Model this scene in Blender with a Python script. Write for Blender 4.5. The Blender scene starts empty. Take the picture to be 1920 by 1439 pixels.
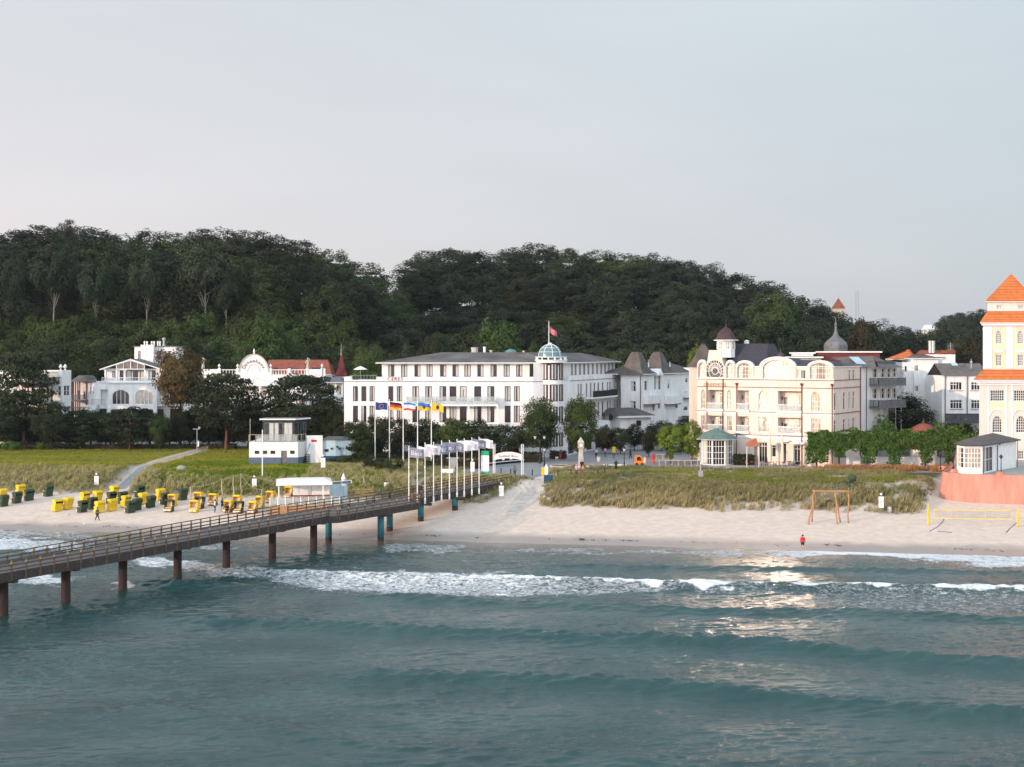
import bpy,math,random
import numpy as np
from mathutils import Vector,Matrix
R=math.radians
SC=bpy.context.scene
COL=SC.collection
# ------------------------------------------------------------------ camera, sky, sun, exposure
FPX,HOR,CZ=2450.0,662.0,22.0 # focal length and horizon in photo pixels, camera height in metres
cam_d=bpy.data.cameras.new('camera');cam=bpy.data.objects.new('camera',cam_d);COL.objects.link(cam)
cam.location=(0,0,CZ);cam.rotation_euler=(R(90),0,0)
cam_d.sensor_width=36;cam_d.lens=36*FPX/1920;cam_d.shift_y=-(719.5-HOR)/1920
cam_d.clip_start=1;cam_d.clip_end=9000
SC.camera=cam
SUN_EL,SUN_X,SUN_Y=R(11.0),-0.834,-0.552 # direction towards the sun
wd=bpy.data.worlds.new('World');SC.world=wd;wd.use_nodes=True
nt=wd.node_tree;nt.nodes.clear()
out=nt.nodes.new('ShaderNodeOutputWorld');bg=nt.nodes.new('ShaderNodeBackground')
sky=nt.nodes.new('ShaderNodeTexSky');sky.sky_type='NISHITA';sky.sun_disc=False
sky.sun_elevation=SUN_EL;sky.sun_rotation=math.atan2(SUN_X,SUN_Y)
sky.air_density=1.0;sky.dust_density=2.5;sky.ozone_density=1.5;sky.altitude=20
veil=nt.nodes.new('ShaderNodeMix');veil.data_type='RGBA';veil.inputs[0].default_value=0.82
tc=nt.nodes.new('ShaderNodeTexCoord');sep=nt.nodes.new('ShaderNodeSeparateXYZ')
nt.links.new(tc.outputs['Generated'],sep.inputs[0])
# thin high haze: pinkish low on the left, blue-grey towards the right
rx=nt.nodes.new('ShaderNodeMapRange');rx.inputs[1].default_value=-0.5;rx.inputs[2].default_value=0.45
nt.links.new(sep.outputs['X'],rx.inputs[0])
rz=nt.nodes.new('ShaderNodeMapRange');rz.inputs[1].default_value=0.0;rz.inputs[2].default_value=0.24
nt.links.new(sep.outputs['Z'],rz.inputs[0])
lo=nt.nodes.new('ShaderNodeMix');lo.data_type='RGBA'
lo.inputs[6].default_value=(8.8,7.7,7.85,1);lo.inputs[7].default_value=(4.8,5.3,5.8,1)
nt.links.new(rx.outputs[0],lo.inputs[0])
hi=nt.nodes.new('ShaderNodeMix');hi.data_type='RGBA'
hi.inputs[6].default_value=(6.8,6.95,7.2,1);hi.inputs[7].default_value=(5.75,6.4,6.8,1)
nt.links.new(rx.outputs[0],hi.inputs[0])
vv=nt.nodes.new('ShaderNodeMix');vv.data_type='RGBA'
zb=nt.nodes.new('ShaderNodeMix');zb.data_type='RGBA';zb.inputs[7].default_value=(5.4,6.8,8.3,1) # bluer overhead, above the view, added to cool the shade
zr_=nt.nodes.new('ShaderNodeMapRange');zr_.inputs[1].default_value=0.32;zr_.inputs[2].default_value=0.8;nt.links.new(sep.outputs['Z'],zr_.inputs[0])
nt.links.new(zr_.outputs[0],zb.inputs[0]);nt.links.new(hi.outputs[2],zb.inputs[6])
nt.links.new(rz.outputs[0],vv.inputs[0]);nt.links.new(lo.outputs[2],vv.inputs[6]);nt.links.new(zb.outputs[2],vv.inputs[7])
# hazy sky brighter on the sun's side behind the viewer, boosted as added fill
cn=nt.nodes.new('ShaderNodeTexNoise');cn.inputs['Scale'].default_value=2.2;cn.inputs['Detail'].default_value=4;cmp_=nt.nodes.new('ShaderNodeMapping');cmp_.inputs['Scale'].default_value=(1,1,5);cmp_.inputs['Rotation'].default_value=(0,.25,0)
nt.links.new(tc.outputs['Generated'],cmp_.inputs[0]);nt.links.new(cmp_.outputs[0],cn.inputs['Vector'])
cm=nt.nodes.new('ShaderNodeMapRange');cm.inputs[1].default_value=.3;cm.inputs[2].default_value=.7;cm.inputs[3].default_value=.955;cm.inputs[4].default_value=1.045;nt.links.new(cn.outputs[0],cm.inputs[0])
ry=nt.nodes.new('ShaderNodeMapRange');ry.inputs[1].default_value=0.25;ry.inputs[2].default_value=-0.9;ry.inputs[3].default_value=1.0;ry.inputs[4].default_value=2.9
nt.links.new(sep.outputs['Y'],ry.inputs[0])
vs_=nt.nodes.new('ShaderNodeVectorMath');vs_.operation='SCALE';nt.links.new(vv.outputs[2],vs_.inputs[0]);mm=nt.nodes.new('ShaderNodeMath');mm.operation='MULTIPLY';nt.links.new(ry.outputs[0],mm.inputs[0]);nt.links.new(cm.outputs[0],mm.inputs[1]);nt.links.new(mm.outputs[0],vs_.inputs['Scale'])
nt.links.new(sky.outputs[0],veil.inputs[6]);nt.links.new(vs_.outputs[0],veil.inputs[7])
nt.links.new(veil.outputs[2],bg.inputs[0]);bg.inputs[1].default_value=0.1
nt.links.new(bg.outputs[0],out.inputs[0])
sun_d=bpy.data.lights.new('sun','SUN');sun=bpy.data.objects.new('sun',sun_d);COL.objects.link(sun)
sun_d.energy=2.95;sun_d.angle=R(0.6);sun_d.color=(1.0,0.72,0.53)
sdir=Vector((SUN_X*math.cos(SUN_EL),SUN_Y*math.cos(SUN_EL),math.sin(SUN_EL)))
sun.rotation_euler=(-sdir).to_track_quat('-Z','Y').to_euler();sun.location=sdir*60
SC.view_settings.view_transform='Standard';SC.view_settings.look='None'
SC.view_settings.exposure=0.29;SC.view_settings.gamma=1.0;SC.view_settings.use_curve_mapping=False
SC.render.engine='CYCLES'
cy=SC.cycles
cy.max_bounces=5;cy.diffuse_bounces=2;cy.glossy_bounces=3;cy.transmission_bounces=3;cy.transparent_max_bounces=8
cy.volume_bounces=0;cy.use_denoising=True;cy.sample_clamp_indirect=80;cy.blur_glossy=0
try:
 cy.denoiser='OPENIMAGEDENOISE';cy.denoising_input_passes='RGB_ALBEDO_NORMAL';cy.denoising_prefilter='ACCURATE'
except Exception:pass

# ------------------------------------------------------------------ materials
def mat(name,col,rough=0.85,var=0.12,scale=3.0,bump=0.0,bscale=20.0,metal=0.0,col2=None,spec=0.3,coat=0.0,
stretch=(1,1,1),obj=False,randv=0.0,emis=None):
 m=bpy.data.materials.new(name);m.use_nodes=True
 n=m.node_tree.nodes;l=m.node_tree.links;p=n['Principled BSDF']
 p.inputs['Roughness'].default_value=rough;p.inputs['Metallic'].default_value=metal
 p.inputs['Specular IOR Level'].default_value=spec
 if coat:p.inputs['Coat Weight'].default_value=coat;p.inputs['Coat Roughness'].default_value=0.12
 g=n.new('ShaderNodeNewGeometry');t=n.new('ShaderNodeTexCoord')
 mp=n.new('ShaderNodeMapping');mp.inputs['Scale'].default_value=stretch
 l.new((t.outputs['Object']if obj else g.outputs['Position']),mp.inputs[0])
 nz=n.new('ShaderNodeTexNoise');nz.inputs['Scale'].default_value=scale;nz.inputs['Detail'].default_value=5
 l.new(mp.outputs[0],nz.inputs['Vector'])
 cr=n.new('ShaderNodeValToRGB');cr.color_ramp.elements[0].position=0.32;cr.color_ramp.elements[1].position=0.68
 c2=col2 or tuple(c*(1-2*var)for c in col);c1=col if col2 else tuple(min(1,c*(1+var))for c in col)
 cr.color_ramp.elements[0].color=(*c2,1);cr.color_ramp.elements[1].color=(*c1,1)
 l.new(nz.outputs[0],cr.inputs[0]);last=cr.outputs[0]
 if randv:
  oi=n.new('ShaderNodeObjectInfo');mr=n.new('ShaderNodeMapRange');mr.inputs[3].default_value=1-randv;mr.inputs[4].default_value=1+randv
  hs=n.new('ShaderNodeHueSaturation');l.new(oi.outputs['Random'],mr.inputs[0]);l.new(mr.outputs[0],hs.inputs['Value']);l.new(last,hs.inputs['Color']);last=hs.outputs[0]
 l.new(last,p.inputs['Base Color'])
 if bump:
  nb=n.new('ShaderNodeTexNoise');nb.inputs['Scale'].default_value=bscale;nb.inputs['Detail'].default_value=4
  l.new(mp.outputs[0],nb.inputs['Vector']);b=n.new('ShaderNodeBump');b.inputs['Strength'].default_value=1.0;b.inputs['Distance'].default_value=bump
  l.new(nb.outputs[0],b.inputs['Height']);l.new(b.outputs[0],p.inputs['Normal'])
 if emis:
  p.inputs['Emission Color'].default_value=(*emis[:3],1);p.inputs['Emission Strength'].default_value=emis[3]
 return m
def foliage(name,dark,light,rand=0.18,trans=0.25):
 m=bpy.data.materials.new(name);m.use_nodes=True
 n=m.node_tree.nodes;l=m.node_tree.links;p=n['Principled BSDF'];o=n['Material Output']
 p.inputs['Roughness'].default_value=0.7;p.inputs['Specular IOR Level'].default_value=0.15
 a=n.new('ShaderNodeAttribute');a.attribute_name='tint'
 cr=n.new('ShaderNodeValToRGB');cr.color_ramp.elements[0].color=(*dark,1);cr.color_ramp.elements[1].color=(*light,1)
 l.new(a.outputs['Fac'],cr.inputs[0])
 oi=n.new('ShaderNodeObjectInfo')
 mr=n.new('ShaderNodeMapRange');mr.inputs[3].default_value=1-rand;mr.inputs[4].default_value=1+rand
 m2=n.new('ShaderNodeMath');m2.operation='FRACT';m3=n.new('ShaderNodeMath');m3.operation='MULTIPLY';m3.inputs[1].default_value=7.31
 mh=n.new('ShaderNodeMapRange');mh.inputs[3].default_value=0.47;mh.inputs[4].default_value=0.512
 hs=n.new('ShaderNodeHueSaturation')
 l.new(oi.outputs['Random'],mr.inputs[0]);l.new(oi.outputs['Random'],m3.inputs[0]);l.new(m3.outputs[0],m2.inputs[0]);l.new(m2.outputs[0],mh.inputs[0])
 l.new(mh.outputs[0],hs.inputs['Hue']);l.new(mr.outputs[0],hs.inputs['Value']);l.new(cr.outputs[0],hs.inputs['Color'])
 l.new(hs.outputs[0],p.inputs['Base Color'])
 if trans:
  tr=n.new('ShaderNodeBsdfTranslucent');mx=n.new('ShaderNodeMixShader');mx.inputs[0].default_value=trans
  l.new(hs.outputs[0],tr.inputs[0]);l.new(p.outputs[0],mx.inputs[1]);l.new(tr.outputs[0],mx.inputs[2]);l.new(mx.outputs[0],o.inputs[0])
 return m
def tiles(name,c1,c2,mortar,bw=0.3,rh=0.42,bump=0.05):
 """roof tiles in courses: bands across the slope by height"""
 m=mat(name,c1,0.8,col2=c2,scale=1.2)
 n=m.node_tree.nodes;l=m.node_tree.links;p=n['Principled BSDF']
 src=p.inputs['Base Color'].links[0].from_socket
 g=n.new('ShaderNodeNewGeometry');s=n.new('ShaderNodeSeparateXYZ');l.new(g.outputs['Position'],s.inputs[0])
 w=n.new('ShaderNodeMath');w.operation='MULTIPLY';w.inputs[1].default_value=1/rh;l.new(s.outputs['Z'],w.inputs[0])
 f=n.new('ShaderNodeMath');f.operation='FRACT';l.new(w.outputs[0],f.inputs[0])
 r=n.new('ShaderNodeMapRange');r.inputs[1].default_value=0.0;r.inputs[2].default_value=0.25;l.new(f.outputs[0],r.inputs[0])
 mx=n.new('ShaderNodeMix');mx.data_type='RGBA';mx.inputs[6].default_value=(*mortar,1)
 l.new(r.outputs[0],mx.inputs[0]);l.new(src,mx.inputs[7]);l.new(mx.outputs[2],p.inputs['Base Color'])
 b=n.new('ShaderNodeBump');b.inputs['Distance'].default_value=bump;l.new(f.outputs[0],b.inputs['Height']);l.new(b.outputs[0],p.inputs['Normal'])
 return m
M={}
M['white']=mat('white_plaster',(.80,.775,.755),.9,.06,.5,.004,9,stretch=(2.5,2.5,.5))
M['villa_white']=mat('villa_plaster',(.82,.80,.78),.9,.06,.6,.004,9,stretch=(2.5,2.5,.5))
M['cream']=mat('cream_plaster',(.72,.605,.525),.9,.05,.5,.004,9,stretch=(2.5,2.5,.5))
M['cream_panel']=mat('ochre_panel_plaster',(.84,.67,.44),.9,.05,.4)
M['trim']=mat('white_trim',(.82,.80,.78),.7,.04,2)
M['orange_tile']=tiles('orange_roof_tile',(.60,.18,.05),(.47,.125,.035),(.30,.075,.02))
M['red_tile']=tiles('red_brown_roof_tile',(.30,.095,.06),(.21,.06,.04),(.13,.04,.028),rh=.25)
M['dark_red']=tiles('dark_red_shingle',(.16,.03,.03),(.10,.02,.02),(.06,.012,.012),rh=.3)
M['slate']=mat('dark_slate',(.045,.042,.055),.55,.25,1.2,.01,14,stretch=(6,6,.6))
M['bitumen']=mat('weathered_bitumen',(.16,.15,.14),.9,.1,.22,.01,6,col2=(.085,.075,.075))
M['shingle']=mat('grey_brown_shingle',(.13,.115,.10),.9,.2,.8,.01,12,col2=(.08,.07,.065))
M['grey_roof']=tiles('grey_tile',(.17,.155,.145),(.115,.105,.10),(.07,.065,.06),rh=.3)
M['copper_brown']=mat('brown_copper',(.085,.048,.052),.5,.2,2,metal=.35,stretch=(4,4,.5))
M['copper_green']=mat('green_copper',(.12,.19,.165),.7,.2,1.5,stretch=(3,3,1))
M['zinc']=mat('grey_zinc',(.16,.165,.17),.5,.15,2,metal=.4)
M['red_trim']=mat('red_brown_trim',(.17,.045,.035),.7,.1,3)
M['darkframe']=mat('brown_window_frame',(.055,.016,.014),.5,.1,4)
M['whiteframe']=mat('white_window_frame',(.80,.77,.73),.6,.03,4)
M['railing']=mat('dark_metal_railing',(.02,.018,.02),.5,.1,4)
M['steel']=mat('galvanised_steel',(.42,.42,.42),.45,.1,4,metal=.5)
M['glass']=mat('dark_window_glass',(.035,.033,.035),.09,.3,.6,spec=.6)
M['curtain']=mat('curtain_behind_glass',(.55,.53,.48),.8,.15,5,spec=.4,coat=1.0,stretch=(6,6,.3))
M['warm_glow_curtain']=mat('glow_tinted_curtain',(.42,.33,.225),.8,.35,1.2,spec=.4,coat=1.0,stretch=(3,3,.5))  # warm sun reflection of the panes painted into the curtain colour
for k,rg in(('curtain',.10),('warm_glow_curtain',.13)):
 if k[0]=='w':M[k].node_tree.nodes['Principled BSDF'].inputs['Coat IOR'].default_value=2.6
 M[k].node_tree.nodes['Principled BSDF'].inputs['Coat Roughness'].default_value=rg
M['sun_glass']=mat('old_window_glass',(.16,.13,.10),.15,.3,.9,spec=.8)
def clear(name,tint,alpha,rough=.05):
 m=bpy.data.materials.new(name);m.use_nodes=True;n=m.node_tree.nodes;l=m.node_tree.links
 p=n['Principled BSDF'];p.inputs['Base Color'].default_value=(*tint,1);p.inputs['Roughness'].default_value=rough
 p.inputs['Alpha'].default_value=alpha;return m
M['railglass']=clear('clear_rail_glass',(.55,.6,.6),.35)
M['dome_glass']=clear('green_dome_glass',(.12,.24,.26),.8,.25)
M['oldwood']=mat('weathered_pier_timber',(.075,.058,.052),.9,.2,2.5,.01,12,col2=(.036,.028,.027),stretch=(1,1,5))
M['deckwood']=mat('grey_deck_planks',(.17,.15,.145),.9,.2,6,.01,20,col2=(.10,.085,.08),stretch=(1,1,1))
M['railwood']=mat('lichened_rail_timber',(.135,.09,.06),.9,.2,3,.008,12,col2=(.06,.045,.035))
M['yellowcap']=mat('lichen_yellow_timber',(.42,.31,.11),.9,.2,6,col2=(.15,.11,.05))
M['pile_rust']=mat('rusted_steel_pile',(.024,.018,.016),.8,.2,2,.01,10,col2=(.045,.024,.017),stretch=(4,4,.8))
M['pile_teal']=mat('teal_painted_pile',(.03,.15,.19),.6,.12,1.5,stretch=(4,4,1),col2=(.02,.15,.19))
M['logwood']=mat('peeled_log',(.46,.25,.13),.8,.2,4,.01,10,stretch=(3,3,.6),col2=(.32,.16,.08))
M['palewood']=mat('pale_timber',(.45,.37,.27),.85,.15,4,stretch=(3,3,.6))
M['bark']=mat('brown_bark',(.085,.055,.038),.95,.2,4,.03,9,col2=(.045,.03,.024),stretch=(2,2,.5))
M['greybark']=mat('grey_beech_bark',(.15,.14,.12),.95,.2,2,.02,9,col2=(.07,.065,.055),stretch=(2,2,.4))
M['palebark']=mat('pale_beech_bark',(.24,.22,.18),.95,.2,2,.02,9,col2=(.2,.18,.15),stretch=(2,2,.4))
M['pinebark']=mat('orange_pine_bark',(.26,.11,.055),.95,.2,3,.03,9,col2=(.10,.05,.035),stretch=(2,2,.5))
M['pink_wall']=mat('salmon_painted_concrete',(.60,.265,.195),.9,.1,.7,.006,12,stretch=(2,2,.25),col2=(.44,.18,.135))
M['yellow']=mat('yellow_plastic',(.80,.50,.01),.6,.1,3)
M['orange']=mat('orange_paint',(.80,.20,.02),.5,.05,3)
M['red']=mat('red_paint',(.62,.02,.02),.5,.05,3)
M['navy']=mat('dark_blue_paint',(.02,.06,.12),.6,.1,2)
M['blueband']=mat('grey_blue_paint',(.10,.14,.20),.7,.08,2)
M['darkgrey']=mat('dark_grey',(.035,.037,.045),.6,.15,3)
M['midgrey']=mat('mid_grey',(.16,.16,.165),.7,.12,3)
M['paleblue']=mat('pale_blue_plaster',(.42,.55,.60),.9,.06,1)
M['stone']=mat('sandstone_block',(.50,.45,.39),.9,.15,2,.01,8)
M['concrete']=mat('grey_concrete',(.30,.285,.27),.9,.15,1.5,.01,8)
M['white_paint']=mat('white_paint',(.82,.80,.79),.5,.03,3)
M['canvas']=mat('cream_canvas',(.70,.60,.47),.9,.08,3,stretch=(5,5,.5))
M['gold']=mat('gilded_letters',(.42,.27,.09),.5,.1,8)
M['lettering_red']=mat('dark_red_letters',(.22,.03,.03),.7,.05,8)
M['black']=mat('black_paint',(.012,.012,.014),.5,.1,4)
M['lampglass']=mat('frosted_lamp_glass',(.62,.64,.66),.3,.05,4)
M['skin']=mat('skin',(.50,.27,.18),.6,.05,8)

# ------------------------------------------------------------------ mesh helpers
class MB:
 def __init__(s):s.v=[];s.f=[];s.m=[]
 def add(s,vs,fs,mi=0):
  o=len(s.v);s.v.extend([tuple(p)for p in vs]);s.f.extend([tuple(i+o for i in f)for f in fs]);s.m.extend([mi]*len(fs))
 def quad(s,a,b,c,d,mi=0):s.add([a,b,c,d],[(0,1,2,3)],mi)
 def box(s,x0,y0,z0,x1,y1,z1,mi=0):
  s.add([(x0,y0,z0),(x1,y0,z0),(x1,y1,z0),(x0,y1,z0),(x0,y0,z1),(x1,y0,z1),(x1,y1,z1),(x0,y1,z1)],
  [(0,3,2,1),(4,5,6,7),(0,1,5,4),(1,2,6,5),(2,3,7,6),(3,0,4,7)],mi)
 def prism(s,poly,z0,z1,mi=0,top=True):
  n=len(poly)
  zs0=z0 if isinstance(z0,(list,tuple))else[z0]*n;zs1=z1 if isinstance(z1,(list,tuple))else[z1]*n
  vs=[(p[0],p[1],z)for p,z in zip(poly,zs0)]+[(p[0],p[1],z)for p,z in zip(poly,zs1)]
  fs=[(i,(i+1)%n,n+(i+1)%n,n+i)for i in range(n)]+([tuple(range(n,2*n)),tuple(range(n-1,-1,-1))]if top else[])
  s.add(vs,fs,mi)
 def tube(s,pts,rs,n=8,mi=0,caps=True):
  pts=[Vector(p)for p in pts]
  if not isinstance(rs,(list,tuple)):rs=[rs]*len(pts)
  vs=[];fs=[];prev=None
  for i,p in enumerate(pts):
   d=(pts[min(i+1,len(pts)-1)]-pts[max(i-1,0)]).normalized()
   a=prev if prev is not None else(Vector((1,0,0))if abs(d.x)<.8 else Vector((0,1,0)))
   u=(a-d*a.dot(d)).normalized();w=d.cross(u);prev=u
   for k in range(n):
    t=2*math.pi*k/n;vs.append(tuple(p+(u*math.cos(t)+w*math.sin(t))*rs[i]))
  for i in range(len(pts)-1):
   for k in range(n):fs.append((i*n+k,i*n+(k+1)%n,(i+1)*n+(k+1)%n,(i+1)*n+k))
  if caps:fs.append(tuple(range(n-1,-1,-1)));fs.append(tuple(range((len(pts)-1)*n,len(pts)*n)))
  s.add(vs,fs,mi)
 def lathe(s,c,prof,n=16,mi=0,a0=0.0,a1=2*math.pi):
  full=abs(a1-a0-2*math.pi)<1e-6;k=n if full else n+1
  vs=[];fs=[]
  for r,z in prof:
   for i in range(k):
    t=a0+(a1-a0)*i/n;vs.append((c[0]+r*math.cos(t),c[1]+r*math.sin(t),c[2]+z))
  for j in range(len(prof)-1):
   for i in range(n):i2=(i+1)%k;fs.append((j*k+i,j*k+i2,(j+1)*k+i2,(j+1)*k+i))
  s.add(vs,fs,mi)
 def bar(s,a,b,w,h,mi=0):
  a=Vector(a);b=Vector(b);d=(b-a).normalized();up=Vector((0,0,1))
  if abs(d.z)>.95:up=Vector((0,1,0))
  u=d.cross(up).normalized()*(w/2);v=u.cross(d).normalized()*(h/2)
  vs=[a-u-v,a+u-v,a+u+v,a-u+v,b-u-v,b+u-v,b+u+v,b-u+v]
  s.add(vs,[(0,1,2,3),(7,6,5,4),(0,4,5,1),(1,5,6,2),(2,6,7,3),(3,7,4,0)],mi)
def link(o,parent=None):
 COL.objects.link(o)
 if parent is not None:o.parent=parent
 return o
def thing(name,label,cat,loc,group=None,rz=0.0):
 o=bpy.data.objects.new(name,None);o.empty_display_size=.3;link(o);o.location=loc;o.rotation_euler=(0,0,rz)
 o['label']=label;o['category']=cat
 if group:o['group']=group
 return o
def tag(o,label=None,cat=None,group=None,kind=None):
 if label:o['label']=label
 if cat:o['category']=cat
 if group:o['group']=group
 if kind:o['kind']=kind
 return o
def mk(name,mb,mats,parent=None,smooth=False,off=None):
 """link mb (world coordinates, or the parent's own when off is (0,0,0)) as one mesh object"""
 if isinstance(mats,str):mats=[mats]
 if off is None:off=wloc(parent)if parent is not None else(0,0,0)
 me=bpy.data.meshes.new(name)
 me.from_pydata([(v[0]-off[0],v[1]-off[1],v[2]-off[2])for v in mb.v],[],mb.f)
 for k in mats:me.materials.append(M[k]if isinstance(k,str)else k)
 if len(mats)>1:me.polygons.foreach_set('material_index',mb.m)
 if smooth:me.polygons.foreach_set('use_smooth',[True]*len(mb.f))
 me.update()
 return link(bpy.data.objects.new(name,me),parent)
def wloc(o):
 p=Vector((0,0,0))
 while o is not None:p=p+Vector(o.location);o=o.parent
 return p
def copy_tree(o,parent=None):
 c=o.copy();COL.objects.link(c);c.parent=parent
 for ch in KIDS.get(o,[x for x in o.children]):copy_tree(ch,c)
 return c
KIDS={}
def npmesh(name,verts,faces,mats,parent=None,smooth=False,attrs=None,link_it=True,matidx=None):
 me=bpy.data.meshes.new(name);nv=len(verts);nf,k=faces.shape
 me.vertices.add(nv);me.vertices.foreach_set('co',np.ascontiguousarray(verts,dtype=np.float32).ravel())
 me.loops.add(nf*k);me.loops.foreach_set('vertex_index',np.ascontiguousarray(faces,dtype=np.int32).ravel())
 me.polygons.add(nf);me.polygons.foreach_set('loop_start',np.arange(0,nf*k,k,dtype=np.int32))
 me.polygons.foreach_set('loop_total',np.full(nf,k,dtype=np.int32))
 if smooth:me.polygons.foreach_set('use_smooth',np.ones(nf,dtype=bool))
 for kk in mats:me.materials.append(M[kk]if isinstance(kk,str)else kk)
 if matidx is not None:me.polygons.foreach_set('material_index',matidx.astype(np.int32))
 for an,(dom,arr)in(attrs or{}).items():
  a=me.attributes.new(an,'FLOAT',dom);a.data.foreach_set('value',arr.astype(np.float32))
 me.update(calc_edges=True)
 if not link_it:return me
 return link(bpy.data.objects.new(name,me),parent)

# ------------------------------------------------------------------ noise and terrain height
def _lat(ix,iy,seed):
 h=(ix.astype(np.int64)*374761393+iy.astype(np.int64)*668265263+seed*974634777)&0xffffffff
 h=((h^(h>>13))*1274126177)&0xffffffff
 return((h^(h>>16))&0xffff)/65535.0
def noise(x,y,seed=0):
 x=np.asarray(x,float);y=np.asarray(y,float)
 ix=np.floor(x);iy=np.floor(y);fx=x-ix;fy=y-iy
 fx=fx*fx*(3-2*fx);fy=fy*fy*(3-2*fy)
 a=_lat(ix,iy,seed);b=_lat(ix+1,iy,seed);c=_lat(ix,iy+1,seed);d=_lat(ix+1,iy+1,seed)
 return(a*(1-fx)+b*fx)*(1-fy)+(c*(1-fx)+d*fx)*fy
def fbm(x,y,seed=0,o=4):
 s=0;a=.5
 for i in range(o):s=s+a*noise(x*2**i,y*2**i,seed+i*17);a*=.5
 return s/(1-.5**o)
def sst(a,b,x):
 t=np.clip((np.asarray(x,float)-a)/(b-a),0,1);return t*t*(3-2*t)
RIDGE=[(-600,470),(0,428),(120,418),(200,425),(300,426),(420,420),(500,430),(560,442),(640,472),(700,495),(725,530),(745,545),(765,505),(790,470),(840,458),(900,462),
(990,450),(1060,462),(1200,468),(1300,482),(1400,508),(1480,542),(1560,572),(1600,582),(1660,600),(1720,618),(1750,632),(1850,650),(2500,650)]
RX=np.array([r[0]for r in RIDGE],float);RY=np.array([r[1]for r in RIDGE],float)
def inland(x,y):return(np.asarray(y,float)-(151-.18*np.asarray(x,float)))*.984
def dune_mask(x,y):
 """1 on the dunes, 0 on the beach, the sandy ramp beside the pier, the path and the promenade"""
 s=inland(x,y);x=np.asarray(x,float)
 wob=1.6*(noise(x*.35,3.3,5)-.5)+.8*(noise(x*1.1,7.7,6)-.5)
 right=sst(3.0,6.5,x-(s-20)*.07)*(1-sst(49,51.5,x-(s-21)*.43))*sst(19.5,22.5,s+wob)*(1-sst(54,57,s))
 cx=-41.0-(s-25)*.16 # left path through the dune, running inland to the right
 pathL=1-sst(1.0,2.4,abs(x-pathx(s)))
 left=(1-sst(-14,-8,x-(s-20)*.10))*sst(21,24,s+wob)*(1-sst(84,90,s))*(1-pathL)
 mid=sst(-13,-11,x)*(1-sst(-.4,1.2,x+4-(s-22)*.42))*sst(21,24,s+wob)*(1-sst(36,37.5,s))
 return np.maximum(np.maximum(right,left),mid)
def pathx(s):
 s=np.asarray(s,float);return np.interp(s,[14,24,40,55,70,90],[-56.5,-56.0,-57.5,-58.5,-58.0,-57.0])
def ridge_y(px):return np.interp(px,RX,RY)
def H(x,y):
 x=np.asarray(x,float);y=np.asarray(y,float);s=inland(x,y)
 base=np.where(s<0,.07*s,np.minimum(.095*s,4.0));base=np.maximum(base,-4)
 pe=sst(29,34,s)*sst(-15,-12,x-(s-33)*.2)*(1-sst(3,6,x-(s-33)*.2));base=base+(3.85-base)*pe*(base<3.85)
 d=dune_mask(x,y)
 s0=np.where(x>0,20,21)
 bump=d*(1-.75*(x>-14)*(x<4-.0))*(1.35*sst(0,7,s-s0)*(1-sst(12,30,s-s0))+.35*(fbm(x*.25,y*.25,9)-.4))
 px=960+FPX*x/np.maximum(y,60)
 yr=380+55*sst(740,900,px)+60*sst(1300,1700,px)
 zr=22+(HOR-ridge_y(px))/FPX*yr-20
 hill=np.maximum(zr-4,0)*sst(285,1,1-0)if False else np.maximum(zr-4,0)*sst(0,1,(y-285)/(yr-285))*(1-.25*sst(0,500,y-yr))
 lump=.05*(fbm(x*.7,y*.7,3)-.5)*(s>0)*(s<40)
 return base+bump+hill+lump
def Hs(x,y):return float(H(np.array([x]),np.array([y]))[0])
def at(px,py,Y):return((px-960)/FPX*Y,Y,CZ-(py-HOR)/FPX*Y)
def gp(px,py,lift=0.0):
 """the ground point seen at a photo pixel"""
 z=3.0
 for _ in range(30):
  Y=FPX*(CZ-z-lift)/max(py-HOR,30);x=(px-960)/FPX*Y;z=z*.5+Hs(x,Y)*.5
 return(x,Y,z)
# ------------------------------------------------------------------ the setting: ground, beach, dunes, water
def sheet(name,xs,ys,zf,mats,smooth=True,attrs=None):
 X,Y=np.meshgrid(xs,ys);Z=zf(X,Y);nx,ny=len(xs),len(ys)
 v=np.stack([X.ravel(),Y.ravel(),Z.ravel()],1)
 i=(np.arange(ny-1)[:,None]*nx+np.arange(nx-1)[None,:]).ravel()
 f=np.stack([i,i+1,i+nx+1,i+nx],1)
 return npmesh(name,v,f,mats,smooth=smooth,attrs={k:('POINT',g(X,Y).ravel())for k,g in(attrs or{}).items()})
def cuts(*segs):
 out_=[]
 for a,b,st in segs:out_.extend(np.arange(a,b,st))
 return np.array(out_+[segs[-1][1]],float)
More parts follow.
